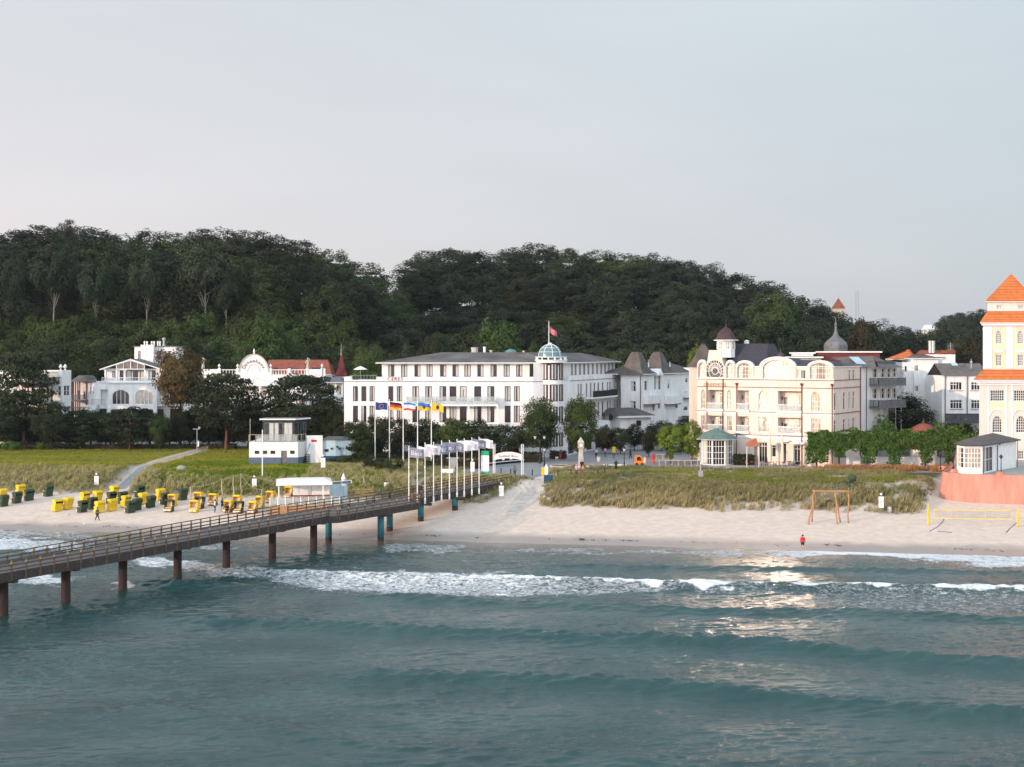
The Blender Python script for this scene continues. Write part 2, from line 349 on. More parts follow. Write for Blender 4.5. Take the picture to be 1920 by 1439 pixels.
# sand / soil
def ground_material():
 m=mat('sand',(.70,.565,.465),.95,.08,1.1,.03,3.5,col2=(.59,.47,.385))
 n=m.node_tree.nodes;l=m.node_tree.links;p=n['Principled BSDF']
 src=p.inputs['Base Color'].links[0].from_socket
 g=n.new('ShaderNodeNewGeometry');s=n.new('ShaderNodeSeparateXYZ');l.new(g.outputs['Position'],s.inputs[0])
 nz=n.new('ShaderNodeTexNoise');nz.inputs['Scale'].default_value=.25;l.new(g.outputs['Position'],nz.inputs['Vector'])
 ad=n.new('ShaderNodeMath');ad.operation='MULTIPLY_ADD';ad.inputs[1].default_value=-.35;l.new(nz.outputs[0],ad.inputs[0]);l.new(s.outputs['Z'],ad.inputs[2])
 r=n.new('ShaderNodeMapRange');r.inputs[1].default_value=.05;r.inputs[2].default_value=.36;l.new(ad.outputs[0],r.inputs[0])
 wet=n.new('ShaderNodeMix');wet.data_type='RGBA';wet.inputs[6].default_value=(.33,.27,.235,1);l.new(r.outputs[0],wet.inputs[0]);l.new(src,wet.inputs[7])
 rr=n.new('ShaderNodeMapRange');rr.inputs[3].default_value=.32;rr.inputs[4].default_value=.95;l.new(r.outputs[0],rr.inputs[0]);l.new(rr.outputs[0],p.inputs['Roughness'])
 a=n.new('ShaderNodeAttribute');a.attribute_name='soil'
 so=n.new('ShaderNodeMix');so.data_type='RGBA';l.new(a.outputs['Fac'],so.inputs[0]);l.new(wet.outputs[2],so.inputs[6])
 n2=n.new('ShaderNodeTexNoise');n2.inputs['Scale'].default_value=.5;n2.inputs['Detail'].default_value=6;l.new(g.outputs['Position'],n2.inputs['Vector'])
 c2=n.new('ShaderNodeValToRGB');c2.color_ramp.elements[0].position=.35;c2.color_ramp.elements[1].position=.65
 c2.color_ramp.elements[0].color=(.045,.05,.018,1);c2.color_ramp.elements[1].color=(.10,.085,.035,1);l.new(n2.outputs[0],c2.inputs[0])
 l.new(c2.outputs[0],so.inputs[7]);l.new(so.outputs[2],p.inputs['Base Color'])
# footprints
 v=n.new('ShaderNodeTexVoronoi');v.inputs['Scale'].default_value=1.6;l.new(g.outputs['Position'],v.inputs['Vector'])
 vr=n.new('ShaderNodeMapRange');vr.inputs[1].default_value=.05;vr.inputs[2].default_value=.25;l.new(v.outputs['Distance'],vr.inputs[0])
 b=n.new('ShaderNodeBump');b.inputs['Distance'].default_value=.035;b.inputs['Strength'].default_value=.8
 l.new(vr.outputs[0],b.inputs['Height']);nb=p.inputs['Normal'].links[0].from_node;l.new(nb.outputs[0],b.inputs['Normal']);l.new(b.outputs[0],p.inputs['Normal'])
 return m
M['ground']=ground_material()
def bare(X,Y):return.25+.75*np.maximum(.95*(X<-14),sst(.34,.46,fbm(X*.22,Y*.4,88)),sst(34,40,inland(X,Y))*(X<-20))
def soil(X,Y):
 s=inland(X,Y)
 return np.clip(np.maximum(dune_mask(X,Y)*bare(X,Y),sst(88,95,s)),0,1)
gx=cuts((-2600,-400,220),(-400,-100,12),(-100,90,.7),(90,400,12),(400,2600,220))
gy=cuts((-60,135,20),(135,215,.55),(215,290,2.5),(290,560,10),(560,1600,90),(1600,6000,700))
tag(sheet('ground',gx,gy,lambda X,Y:H(X,Y),['ground'],attrs={'soil':soil}),kind='structure')

# water with real swell
def px_of(X,Y,Z=0.0):return 960+FPX*X/Y,HOR+FPX*(CZ-Z)/Y
def crest(pts):
 P=sorted([((px-960)/FPX*(FPX*CZ/(py-HOR)),FPX*CZ/(py-HOR))for px,py in pts])
 return np.array([p[0]for p in P]),np.array([p[1]for p in P])
SWELL=[ # crest pixels, amplitude, half width, fade at ends (world X), steep towards the shore
([(380,1168),(480,1168),(560,1172),(700,1182),(960,1192),(1150,1198),(1300,1204),(1480,1216),(1600,1228),(1750,1240),(2000,1256)],.42,1.25,-27,60),
([(600,1276),(760,1270),(1000,1275),(1150,1284),(1300,1296),(1600,1322),(1800,1335),(2000,1350)],.40,1.15,-13,60),
([(620,1118),(960,1132),(1150,1141),(1300,1146),(1600,1150),(1950,1165)],.30,1.2,-14,60),
([(150,1092),(240,1094),(330,1098),(420,1098)],.40,1.3,-37,-27),
([(900,1060),(1100,1063),(1500,1069),(1700,1072),(2000,1078)],.22,.9,3,60),
([(430,1060),(520,1074),(640,1080),(800,1088),(960,1090),(1200,1098),(1500,1103),(2000,1109)],.38,1.4,-24,60),
([(0,1345),(300,1330),(700,1400),(1000,1420),(1500,1440),(1900,1445)],.16,1.6,-30,40),
([(0,1150),(120,1148),(250,1160),(330,1165)],.16,1.6,-50,-26),
([(-60,1040),(150,1045),(300,1052)],.22,1.4,-70,-38),
]
SWELL=[(crest(p),a,w,x0,x1)for p,a,w,x0,x1 in SWELL]
def water_z(X,Y):
 s=-inland(X,Y)
 fade=sst(0,9,s)*sst(20,45,Y)
 Z=np.zeros_like(X)
 for(cx,cyy),a,w,x0,x1 in SWELL:
  sl0=(cyy[1]-cyy[0])/(cx[1]-cx[0]);sl1=(cyy[-1]-cyy[-2])/(cx[-1]-cx[-2])
  Yc=np.interp(X,cx,cyy)+np.where(X<cx[0],(X-cx[0])*sl0,0)+np.where(X>cx[-1],(X-cx[-1])*sl1,0)
  Yc=Yc+.5*(noise(X*.22,Yc*0+a*40,11)-.5)+.3*(noise(X*.8,0*X+a*70,12)-.5)
  d=Y-Yc
  sh=np.where(d>0,np.exp(-(d/(w*.6))**2),np.exp(-(d/(w*1.25))**2))*(1+.7*(fbm(X*1.1,Y*1.9,91,3)-.5))
  amp=1.25*a*(.85+.4*noise(X*.13,0*X+a*30,21))*sst(x0-4,x0+5,X)*(1-sst(x1-5,x1+6,X))
  Z=Z+amp*sh
  Z=Z-.18*amp*np.exp(-((d+w*3.2)/(w*1.8))**2)
 u=X*.98+Y*.2;v=Y*.98-X*.2
 patch=.5+1.1*noise(u*.07,v*.13,51)
 Z=Z+.12*(fbm(u*.26,v*.55,31,3)-.5)+.085*patch*(1-abs(2*fbm(u*.55,v*1.15,41,3)-1))**3+.03*(noise(u*1.7,v*2.6,43)-.5)
 swash=.04
 return Z*fade+swash*(1-fade)*(noise(X*.3,Y*.3,8)-.3)
def band(px,py,pts):
 a=np.array(pts,float)
 top=np.interp(px,a[:,0],a[:,1]);bot=np.interp(px,a[:,0],a[:,2]);st=np.interp(px,a[:,0],a[:,3],left=0,right=0)
 t=(py-top)/np.maximum(bot-top,1)
 return st*sst(-.12,.12,t)*(1-sst(.7,1.15,t))
BANDS=[
[(400,1058,1066,0),(450,1064,1080,.45),(520,1070,1096,.66),(640,1070,1118,.74),(800,1072,1126,.74),(960,1076,1126,.72),(1100,1088,1120,.6),(1200,1092,1114,.62),(1350,1098,1112,.5),(1500,1104,1114,.4),(1600,1106,1116,0)],
[(700,1082,1087,0),(800,1084,1090,.8),(1000,1087,1095,.9),(1200,1092,1101,1.0),(1300,1095,1105,1.05),(1500,1098,1106,.95),(1920,1101,1111,.95),(2300,1106,1118,.8)],
[(1400,1104,1120,0),(1550,1104,1148,.5),(1700,1106,1156,.52),(1920,1110,1162,.5),(2300,1110,1170,.5)],
[(850,1026,1031,0),(940,1030,1036,.55),(1300,1034,1042,.62),(1500,1035,1043,.8),(1560,1029,1042,1.05),(1650,1028,1046,1.0),(1750,1031,1060,.85),(1920,1038,1067,.85),(2300,1045,1075,.8)],
[(-400,985,1010,.5),(0,990,1012,.7),(80,993,1012,.6),(200,1004,1016,.55),(240,1004,1020,0)],
[(-400,1000,1035,.7),(0,1008,1034,.85),(120,1012,1036,.7),(200,1015,1034,.4),(230,1015,1030,0)],
[(-60,1074,1090,.4),(30,1075,1092,.75),(110,1078,1100,.85),(165,1082,1098,.3),(190,1084,1098,0)],
[(230,1046,1060,0),(270,1048,1066,.8),(340,1050,1072,.8),(430,1056,1086,.65),(520,1066,1096,.55),(600,1080,1100,0)],
[(340,1022,1030,0),(380,1022,1034,.65),(450,1024,1032,.55),(480,1026,1032,0)],
[(690,1020,1030,0),(740,1022,1038,.6),(860,1022,1040,.6),(900,1026,1040,0)],
[(205,1096,1104,0),(225,1096,1106,.9),(245,1097,1105,.8),(270,1098,1104,0)],
]
def foam(X,Y):
 Ys=np.maximum(Y,40.);px,py=px_of(X,Ys)
 px=px+26*(fbm(X*.5,Y*.35,61,3)-.5)*2;py=py+9*(fbm(X*.45,Y*.45,62,3)-.5)*2
 F=np.zeros_like(X)
 for b in BANDS:F=np.maximum(F,band(px,py,b))
# thin swash line along the whole shore
 s=-inland(X,Y)+1.2*(fbm(X*.25,Y*0,71,3)-.5)
 F=np.maximum(F,.6*np.exp(-((s-.4)/.35)**2)*sst(.3,.6,noise(X*.12,Y*0,72)))
 return F*(Y<175)
def shallow(X,Y):
 s=-inland(X,Y);return np.exp(-np.maximum(s,0)/4.5)
def water_material():
 m=bpy.data.materials.new('sea_water');m.use_nodes=True;n=m.node_tree.nodes;l=m.node_tree.links;p=n['Principled BSDF']
 g=n.new('ShaderNodeNewGeometry')
 ns=n.new('ShaderNodeTexNoise');ns.inputs['Scale'].default_value=.12;ns.inputs['Detail'].default_value=3;l.new(g.outputs['Position'],ns.inputs['Vector'])
 deep=n.new('ShaderNodeValToRGB');deep.color_ramp.elements[0].position=.3;deep.color_ramp.elements[1].position=.7
 deep.color_ramp.elements[0].color=(.017,.050,.050,1);deep.color_ramp.elements[1].color=(.029,.074,.071,1);l.new(ns.outputs[0],deep.inputs[0])
 a=n.new('ShaderNodeAttribute');a.attribute_name='shallow'
 mx=n.new('ShaderNodeMix');mx.data_type='RGBA';l.new(a.outputs['Fac'],mx.inputs[0]);l.new(deep.outputs[0],mx.inputs[6]);mx.inputs[7].default_value=(.23,.18,.15,1)
 fa=n.new('ShaderNodeAttribute');fa.attribute_name='foam'
 mp=n.new('ShaderNodeMapping');mp.inputs['Scale'].default_value=(1,1.2,1);l.new(g.outputs['Position'],mp.inputs[0])
# lacy foam pattern
 vo=n.new('ShaderNodeTexNoise');vo.inputs['Scale'].default_value=1.7;vo.inputs['Detail'].default_value=10;vo.inputs['Roughness'].default_value=.78;vo.inputs['Distortion'].default_value=1.2
 l.new(mp.outputs[0],vo.inputs['Vector'])
 r1=n.new('ShaderNodeMapRange');r1.inputs[1].default_value=.30;r1.inputs[2].default_value=.70;r1.clamp=False;l.new(vo.outputs[0],r1.inputs[0])
 sb=n.new('ShaderNodeMath');sb.operation='ADD';l.new(fa.outputs['Fac'],sb.inputs[0]);l.new(r1.outputs[0],sb.inputs[1])
 r2=n.new('ShaderNodeMapRange');r2.inputs[1].default_value=.96;r2.inputs[2].default_value=1.34;l.new(sb.outputs[0],r2.inputs[0])
 gate=n.new('ShaderNodeMapRange');gate.inputs[1].default_value=.05;gate.inputs[2].default_value=.3;l.new(fa.outputs['Fac'],gate.inputs[0])
 fm=n.new('ShaderNodeMath');fm.operation='MULTIPLY';l.new(r2.outputs[0],fm.inputs[0]);l.new(gate.outputs[0],fm.inputs[1])
 mf=n.new('ShaderNodeMix');mf.data_type='RGBA';l.new(fm.outputs[0],mf.inputs[0]);l.new(mx.outputs[2],mf.inputs[6]);mf.inputs[7].default_value=(.74,.76,.77,1)
 l.new(mf.outputs[2],p.inputs['Base Color'])
 rg=n.new('ShaderNodeMapRange');rg.inputs[3].default_value=.07;rg.inputs[4].default_value=.8;l.new(fm.outputs[0],rg.inputs[0]);l.new(rg.outputs[0],p.inputs['Roughness'])
 p.inputs['IOR'].default_value=1.333
# ripples
 m1=n.new('ShaderNodeMapping');m1.inputs['Scale'].default_value=(.8,1.5,1);m1.inputs['Rotation'].default_value=(0,0,R(11));l.new(g.outputs['Position'],m1.inputs[0])
 n1=n.new('ShaderNodeTexNoise');n1.inputs['Scale'].default_value=2.8;n1.inputs['Detail'].default_value=6;n1.inputs['Roughness'].default_value=.62;l.new(m1.outputs[0],n1.inputs['Vector'])
 big=n.new('ShaderNodeTexNoise');big.inputs['Scale'].default_value=.09;big.inputs['Detail'].default_value=2;l.new(m1.outputs[0],big.inputs['Vector'])
 br=n.new('ShaderNodeMapRange');br.inputs[1].default_value=.35;br.inputs[2].default_value=.65;br.inputs[3].default_value=.25;br.inputs[4].default_value=1.0;l.new(big.outputs[0],br.inputs[0])
 b=n.new('ShaderNodeBump');b.inputs['Distance'].default_value=.095;l.new(n1.outputs[0],b.inputs['Height']);l.new(br.outputs[0],b.inputs['Strength'])
 b2=n.new('ShaderNodeBump');b2.inputs['Distance'].default_value=.06;l.new(fm.outputs[0],b2.inputs['Height']);l.new(b.outputs[0],b2.inputs['Normal'])
 l.new(b2.outputs[0],p.inputs['Normal'])
 return m
M['water']=water_material()
wx=cuts((-2600,-300,200),(-300,-74,4),(-74,70,.2),(70,300,4),(300,2600,200))
wy=cuts((-1500,0,150),(0,62,4),(62,172,.15),(172,180,2))
tag(sheet('water',wx,wy,water_z,['water'],attrs={'foam':foam,'shallow':shallow}),kind='structure')

# paved sheets draped over the ground
def strip(name,xs,f0,f1,n,m,lift=.03):
 ts=np.linspace(0,1,n);X=np.repeat(np.array(xs)[None,:],n,0)
 F0=np.array([f0(x)for x in xs]);F1=np.array([f1(x)for x in xs])
 Y=F0[None,:]*(1-ts[:,None])+F1[None,:]*ts[:,None];Z=H(X,Y)+lift
 nx=len(xs);v=np.stack([X.ravel(),Y.ravel(),Z.ravel()],1)
 i=(np.arange(n-1)[:,None]*nx+np.arange(nx-1)[None,:]).ravel()
 return tag(npmesh(name,v,np.stack([i,i+1,i+nx+1,i+nx],1),[m],smooth=True),kind='structure')
M['paving']=mat('grey_paving',(.30,.30,.30),.8,.12,.5,.004,6,col2=(.23,.23,.24))
M['promenade']=mat('beige_paving',(.38,.35,.32),.85,.12,.7,.004,6)
M['path_pave']=mat('grey_path_paving',(.34,.33,.34),.9,.12,2,.004,6)
def shore(x):return 151-.18*x
strip('plaza',np.linspace(-12,32,120),lambda x:shore(x)+37.5+6*float(sst(1,6,x)),lambda x:282,50,'paving',.04)
strip('promenade',np.linspace(32,120,60),lambda x:shore(x)+56,lambda x:282,50,'promenade',.035)
strip('promenade',np.linspace(-130,-12,80),lambda x:shore(x)+(86 if x<-22 else 60),lambda x:290,40,'promenade',.03)
def ribbon(name,pts,w,m,lift=.04):
 P=[Vector((p[0],p[1]))for p in pts];vs=[];n=0;fs=[]
 fine=[]
 for a,b in zip(P,P[1:]):
  k=max(2,int((b-a).length/1.0))
  for i in range(k):fine.append(a.lerp(b,i/k))
 fine.append(P[-1])
 for i,p in enumerate(fine):
  d=(fine[min(i+1,len(fine)-1)]-fine[max(i-1,0)]).normalized();nn=Vector((-d.y,d.x))
  ww=w if not callable(w)else w(i/(len(fine)-1))
  for t in(-1,-.5,0,.5,1):q=p+nn*t*ww/2;vs.append((q.x,q.y,Hs(q.x,q.y)+lift))
  if i:
   o=(i-1)*5
   for j in range(4):fs.append((o+j,o+j+1,o+j+6,o+j+5))
 mb=MB();mb.add(vs,fs);return tag(mk(name,mb,m,smooth=True),kind='structure')
M['trod']=mat('trodden_grey_sand',(.55,.475,.42),.95,.1,.8,.015,5)
ribbon('sandy_path',[gp(1036,896)[:2],gp(1020,908)[:2],gp(1000,925)[:2],gp(975,948)[:2],gp(955,968)[:2]],lambda f:4.2-3.2*f**2,'trod',.02)
ribbon('dune_path',[(float(pathx(s)),shore(float(pathx(s)))+s/.984)for s in(26,34,42,50,58,66,74,82,90)],1.5,'path_pave')
# ------------------------------------------------------------------ foliage
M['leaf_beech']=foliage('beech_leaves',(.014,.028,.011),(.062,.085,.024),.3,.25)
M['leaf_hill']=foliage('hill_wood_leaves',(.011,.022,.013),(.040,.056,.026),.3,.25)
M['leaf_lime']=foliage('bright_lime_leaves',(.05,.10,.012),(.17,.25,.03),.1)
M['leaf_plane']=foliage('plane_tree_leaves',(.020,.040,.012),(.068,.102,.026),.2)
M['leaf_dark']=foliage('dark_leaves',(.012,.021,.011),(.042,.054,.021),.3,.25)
M['leaf_autumn']=foliage('autumn_leaves',(.055,.048,.014),(.14,.112,.034),.05)
M['leaf_pine']=foliage('pine_needles',(.014,.026,.014),(.05,.065,.026),.15,.1)
M['leaf_purple']=foliage('purple_brown_leaves',(.020,.022,.010),(.065,.055,.026),.1)
M['leaf_hedge']=foliage('ivy_hedge_leaves',(.03,.07,.010),(.12,.19,.03),.1)
M['grass_dune']=foliage('marram_grass',(.10,.13,.04),(.50,.42,.21),.05,.4)
M['grass_lawn']=foliage('meadow_grass',(.10,.19,.012),(.42,.42,.06),.05,.4)
M['grass_straw']=foliage('dry_straw_grass',(.30,.17,.05),(.55,.36,.14),.05,.3)

def leaf_quads(rng,C,N,size,jitter=.5,tint=None):
 """one bent leaf card per point C with normal N"""
 n=len(C);r=rng.normal(size=(n,3));Nn=N+r*jitter;Nn/=np.linalg.norm(Nn,axis=1)[:,None]+1e-9
 t=rng.normal(size=(n,3));u=np.cross(Nn,t);u/=np.linalg.norm(u,axis=1)[:,None]+1e-9;w=np.cross(Nn,u)
 sz=size*rng.uniform(.6,1.3,n)[:,None];asp=rng.uniform(.5,.95,n)[:,None]
 a=C-u*sz;b=C+w*sz*asp;c=C+u*sz;d=C-w*sz*asp
 V=np.stack([a,b,c,d],1).reshape(-1,3);F=np.arange(n*4).reshape(-1,4)
 T=rng.uniform(0,1,n)if tint is None else np.clip(tint+rng.normal(0,.16,n),0,1)
 return V,F,T
def clump_crown(seed,rx,rz,n_cl,per,leaf,cl_r=(1.2,2.2),flat=.7,lower=-.75,fill=.35,shape=2.0):
 rng=np.random.default_rng(seed);Cs=[];Ns=[];Ts=[]
 for i in range(n_cl):
  while True:
   d=rng.normal(size=3);d/=np.linalg.norm(d)
   if d[2]>lower:break
  rad=rng.uniform(fill,1)**.5
  cen=d*rad*np.array([rx,rx,rz])*rng.uniform(.82,1.08)
  if d[2]<0:cen[:2]*=1-.25*abs(d[2])
  cr=rng.uniform(*cl_r);k=int(per*(cr/cl_r[1])**2)+4
  q=rng.normal(size=(k,3));q/=np.linalg.norm(q,axis=1)[:,None];q*=rng.uniform(.1,1.05,k)[:,None]**.55
  q[:,2]=np.where(q[:,2]<-.35,-q[:,2],q[:,2])
  Cs.append(cen+q*np.array([cr,cr,cr*flat]));nn=q*.5+d*1.1+np.array([0,0,.35]);Ns.append(nn)
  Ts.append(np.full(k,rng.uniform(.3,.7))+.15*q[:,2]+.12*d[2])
 C=np.concatenate(Cs);N=np.concatenate(Ns);N/=np.linalg.norm(N,axis=1)[:,None]
 return leaf_quads(rng,C,N,leaf,.38,np.concatenate(Ts))
def pine_crown(seed,rx,rz,n_cl,per,leaf):
 """flat layered plates of needles with gaps between"""
 rng=np.random.default_rng(seed);Cs=[];Ns=[];Ts=[];ends=[]
 for i in range(n_cl):
  h=rng.uniform(-1,1);a=rng.uniform(0,2*math.pi);lim=rx*math.sqrt(max(.08,1-h*h*.8));r=lim*rng.uniform(.25,1)**.6
  cen=np.array([r*math.cos(a),r*math.sin(a),h*rz]);cr=rng.uniform(.8,1.6)*rx/4.5
  ends.append(cen);q=rng.normal(size=(per,3));q/=np.linalg.norm(q,axis=1)[:,None];q*=rng.uniform(.3,1,per)[:,None]**.5
  q[:,2]=q[:,2]*.9
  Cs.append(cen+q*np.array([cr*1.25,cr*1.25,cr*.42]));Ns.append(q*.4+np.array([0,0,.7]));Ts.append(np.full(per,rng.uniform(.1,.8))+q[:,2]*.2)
 C=np.concatenate(Cs);N=np.concatenate(Ns)
 V,F,T=leaf_quads(rng,C,N,leaf,.8,np.concatenate(Ts));return V,F,T,ends
def trunk_mb(seed,h,r,zc,rx,rz,n=8,ends=None,lean=.25,fork=.45):
 """tapered trunk with limbs reaching into the crown"""
 rg=random.Random(seed);mb=MB();lx=rg.uniform(-lean,lean);ly=rg.uniform(-lean,lean)
 top=zc+rz*.25;pts=[];rs=[]
 for i in range(6):t=i/5;pts.append((lx*t*t*2+.08*math.sin(t*7+seed),ly*t*t*2,top*t-.3*(1-t)));rs.append(r*(1.25 if i==0 else 1-.72*t))
 mb.tube(pts,rs,8)
 for i in range(n):
  zs=top*rg.uniform(fork,.92);t=zs/top;p0=(lx*t*t*2,ly*t*t*2,zs)
  if ends:e=ends[rg.randrange(len(ends))];p2=(e[0],e[1],e[2]+zc)
  else:
   a=rg.uniform(0,6.28);rr=rx*rg.uniform(.45,.85);p2=(rr*math.cos(a),rr*math.sin(a),zc+rz*rg.uniform(-.3,.6))
  pm=((p0[0]+p2[0])*.45,(p0[1]+p2[1])*.45,(p0[2]*.45+p2[2]*.55)-.1*rx)
  mb.tube([p0,pm,p2],[r*.42*(1-.4*t),r*.24,r*.07],5)
 return mb
PROTO={}
def proto(key,h,rx,rz,kind='broad',seed=1,n_cl=45,per=110,leaf=.3,r=.25,cl=(1.0,2.0),fork=.45,lower=-.75,flat=.7):
 zc=h-rz
 if kind=='pine':V,F,T,ends=pine_crown(seed,rx,rz,n_cl,per,leaf)
 else:V,F,T=clump_crown(seed,rx,rz,n_cl,per,leaf,cl,lower=lower,flat=flat);ends=None
 V=V+np.array([0,0,zc])
 tm=trunk_mb(seed,h,r,zc,rx,rz,9 if kind!='pine' else 16,ends,fork=fork)
 PROTO[key]=(h,rx,V,F,T,tm);PM.setdefault(key,{})
PM={}
def tree(key,loc,h,w,leafm,barkm,name,label,group=None,cat='tree',rot=None,seed=0):
 """a tree of its own: crown and trunk share mesh data with trees of the same build"""
 H0,rx,V,F,T,tm=PROTO[key];c=PM[key]
 if('c',leafm)not in c:
  c[('c',leafm)]=npmesh('crown',V,F,[leafm],attrs={'tint':('FACE',T)},link_it=False)
 if('t',barkm)not in c:
  me=bpy.data.meshes.new('trunk');me.from_pydata(tm.v,[],tm.f);me.materials.append(M[barkm]);me.polygons.foreach_set('use_smooth',[True]*len(tm.f));c[('t',barkm)]=me
 o=thing(name,label,cat,loc,group,rz=rot if rot is not None else(hash((round(loc[0],1),round(loc[1],1)))%628)/100)
 sx=w/(2*rx);o.scale=(sx,sx,h/H0)
 link(bpy.data.objects.new('crown',c[('c',leafm)]),o);link(bpy.data.objects.new('trunk',c[('t',barkm)]),o)
 return o
for i in range(5):proto(f'beech{i}',24,6.2+.3*i,9.5+(i%2),seed=10+i,n_cl=200,per=130,leaf=.25,r=.42,cl=(.9,2.2),fork=.35,lower=-.95,flat=.9)
for i in range(3):proto(f'round{i}',12,5.0,5.5,seed=30+i,n_cl=210,per=140,leaf=.17,r=.3,cl=(.7,1.6),fork=.3,lower=-.9,flat=.85)
for i in range(3):proto(f'pine{i}',12,5.2,4.2,'pine',seed=50+i,n_cl=110,per=120,leaf=.2,r=.28,fork=.35)
for i in range(2):proto(f'youngpine{i}',8,3.4,3.3,'pine',seed=70+i,n_cl=74,per=110,leaf=.17,r=.14,fork=.2)
for i in range(2):proto(f'ball{i}',6,2.8,2.6,seed=90+i,n_cl=110,per=120,leaf=.12,r=.14,cl=(.4,.9),fork=.5,lower=-.98,flat=.9)
for i in range(2):proto(f'shrub{i}',3,2.6,1.6,seed=95+i,n_cl=34,per=80,leaf=.14,r=.08,cl=(.6,1.1),fork=.1,lower=-.5)

# hill woods: rows of tall trees stepping up the slope, each a tree of its own
rg=random.Random(5)
def hill_tree(px,top,Y,w,key,leafm,bark,label,group,hmin=8,hmax=27):
 x=(px-960)/FPX*Y;z=Hs(x,Y);ztop=CZ+(HOR-top)/FPX*Y;h=max(hmin,min(hmax,ztop-z))
 return tree(key,(x,Y,ztop-h if ztop-h<z else z-.2),h,w,leafm,bark,'beech_tree',label,group,rot=rg.uniform(0,6.28))
HL='tall dark green beech in the wood that covers the left hill'
HR='tall dark green beech in the wood that covers the right hill'
ONES='first second third fourth fifth sixth seventh eighth ninth tenth eleventh twelfth thirteenth fourteenth fifteenth sixteenth seventeenth eighteenth nineteenth twentieth'.split()
def nth(n):return ONES[n-1]if n<=20 else('twenty-'+ONES[n-21]if n<=29 else 'thirtieth')
ROWN=-1
RL=['skyline row of beeches on the left hill','second beech row from the top of the left hill','front row of dark beeches on the left hill','skyline row of beeches on the right hill','second beech row from the top of the right hill','third beech row down the right hill','fourth beech row down the right hill','lowest beech row of the right hill','upper row of low trees under the left hill','middle row of low trees under the left hill','low tree row directly behind the left villas','row of low trees behind the domed white hotel','row of low trees behind the twin towered villa','far tree row where the right hill runs out','middle tree row where the right hill runs out','near tree row beside the orange roofed tower']
def row(px0,px1,step,Y,f,w,key,leafs,label,group,hmax=27,jit=10,hmin=8):
 global ROWN;ROWN+=1;px=px0;n_=0;base_l=label
 while px<px1:
  n_+=1;label=f'{nth(n_)} from the left in the {RL[ROWN]}'
  top=f(px)+rg.uniform(-jit,jit);k=key+str(rg.randrange({'beech':5,'round':3}[key]))
  hill_tree(px+rg.uniform(-3,3),top,Y+rg.uniform(-6,6),w*rg.uniform(.85,1.25),k,rg.choice(leafs),'greybark',label,group,hmin,hmax)
  px+=step*rg.uniform(.8,1.2)
hl=['leaf_hill','leaf_hill','leaf_beech','leaf_dark']
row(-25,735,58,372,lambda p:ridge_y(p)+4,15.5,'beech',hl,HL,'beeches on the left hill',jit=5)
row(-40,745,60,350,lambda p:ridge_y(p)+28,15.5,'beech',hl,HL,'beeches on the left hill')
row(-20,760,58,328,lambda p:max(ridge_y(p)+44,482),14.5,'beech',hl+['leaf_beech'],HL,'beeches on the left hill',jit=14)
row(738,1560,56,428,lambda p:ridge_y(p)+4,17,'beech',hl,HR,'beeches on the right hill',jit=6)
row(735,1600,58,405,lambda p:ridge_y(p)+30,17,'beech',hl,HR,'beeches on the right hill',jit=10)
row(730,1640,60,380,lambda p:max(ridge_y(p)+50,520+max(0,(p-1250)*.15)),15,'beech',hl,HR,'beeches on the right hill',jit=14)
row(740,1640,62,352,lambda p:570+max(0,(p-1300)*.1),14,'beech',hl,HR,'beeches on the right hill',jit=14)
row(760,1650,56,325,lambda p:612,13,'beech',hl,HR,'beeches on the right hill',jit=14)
LB='low spreading green tree in the belt between the villas and the left hill wood'
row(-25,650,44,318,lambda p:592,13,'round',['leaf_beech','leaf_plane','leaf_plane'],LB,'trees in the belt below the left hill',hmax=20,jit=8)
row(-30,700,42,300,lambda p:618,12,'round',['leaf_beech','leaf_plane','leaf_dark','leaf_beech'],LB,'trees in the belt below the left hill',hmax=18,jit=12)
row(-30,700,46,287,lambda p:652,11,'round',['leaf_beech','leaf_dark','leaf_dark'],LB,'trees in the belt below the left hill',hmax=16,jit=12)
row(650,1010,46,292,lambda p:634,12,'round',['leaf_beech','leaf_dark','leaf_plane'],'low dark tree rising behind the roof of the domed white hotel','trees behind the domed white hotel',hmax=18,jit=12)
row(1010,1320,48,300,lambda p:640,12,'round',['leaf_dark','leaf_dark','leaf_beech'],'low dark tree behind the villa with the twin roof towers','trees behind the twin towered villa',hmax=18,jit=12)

row(1480,1730,40,420,lambda p:585+(p-1480)*.13,15,'beech',['leaf_hill','leaf_beech'],'','trees right of the right hill',hmax=24,jit=10)
row(1560,1760,40,370,lambda p:626,14,'beech',['leaf_dark','leaf_hill'],'','trees right of the right hill',hmax=22,jit=10)
row(1600,1860,44,330,lambda p:646,12,'round',['leaf_dark','leaf_hill','leaf_beech'],'','trees right of the right hill',hmax=20,jit=10)
DI='hazy green tree on the distant rise beside the orange roofed tower'
for Yd,off,stp in((640,0,18),(600,14,20),(560,30,22)):
 px=1755+(8 if Yd<620 else 0);n_=0
 while px<1990:
  top=np.interp(px,[1750,1775,1800,1840,2000],[622,592,584,583,590])+off+rg.uniform(-5,5)
  n_+=1;DI=f'{nth(n_)} hazy tree from the left in the '+{640:'rear',600:'middle',560:'front'}[Yd]+' row on the distant rise';x=(px-960)/FPX*Yd;zt=CZ+(HOR-top)/FPX*Yd
  tree('beech'+str(rg.randrange(5)),(x,Yd,zt-24),24,15,'leaf_hill','greybark','beech_tree',DI,'trees on the distant rise',rot=rg.uniform(0,6))
  px+=stp
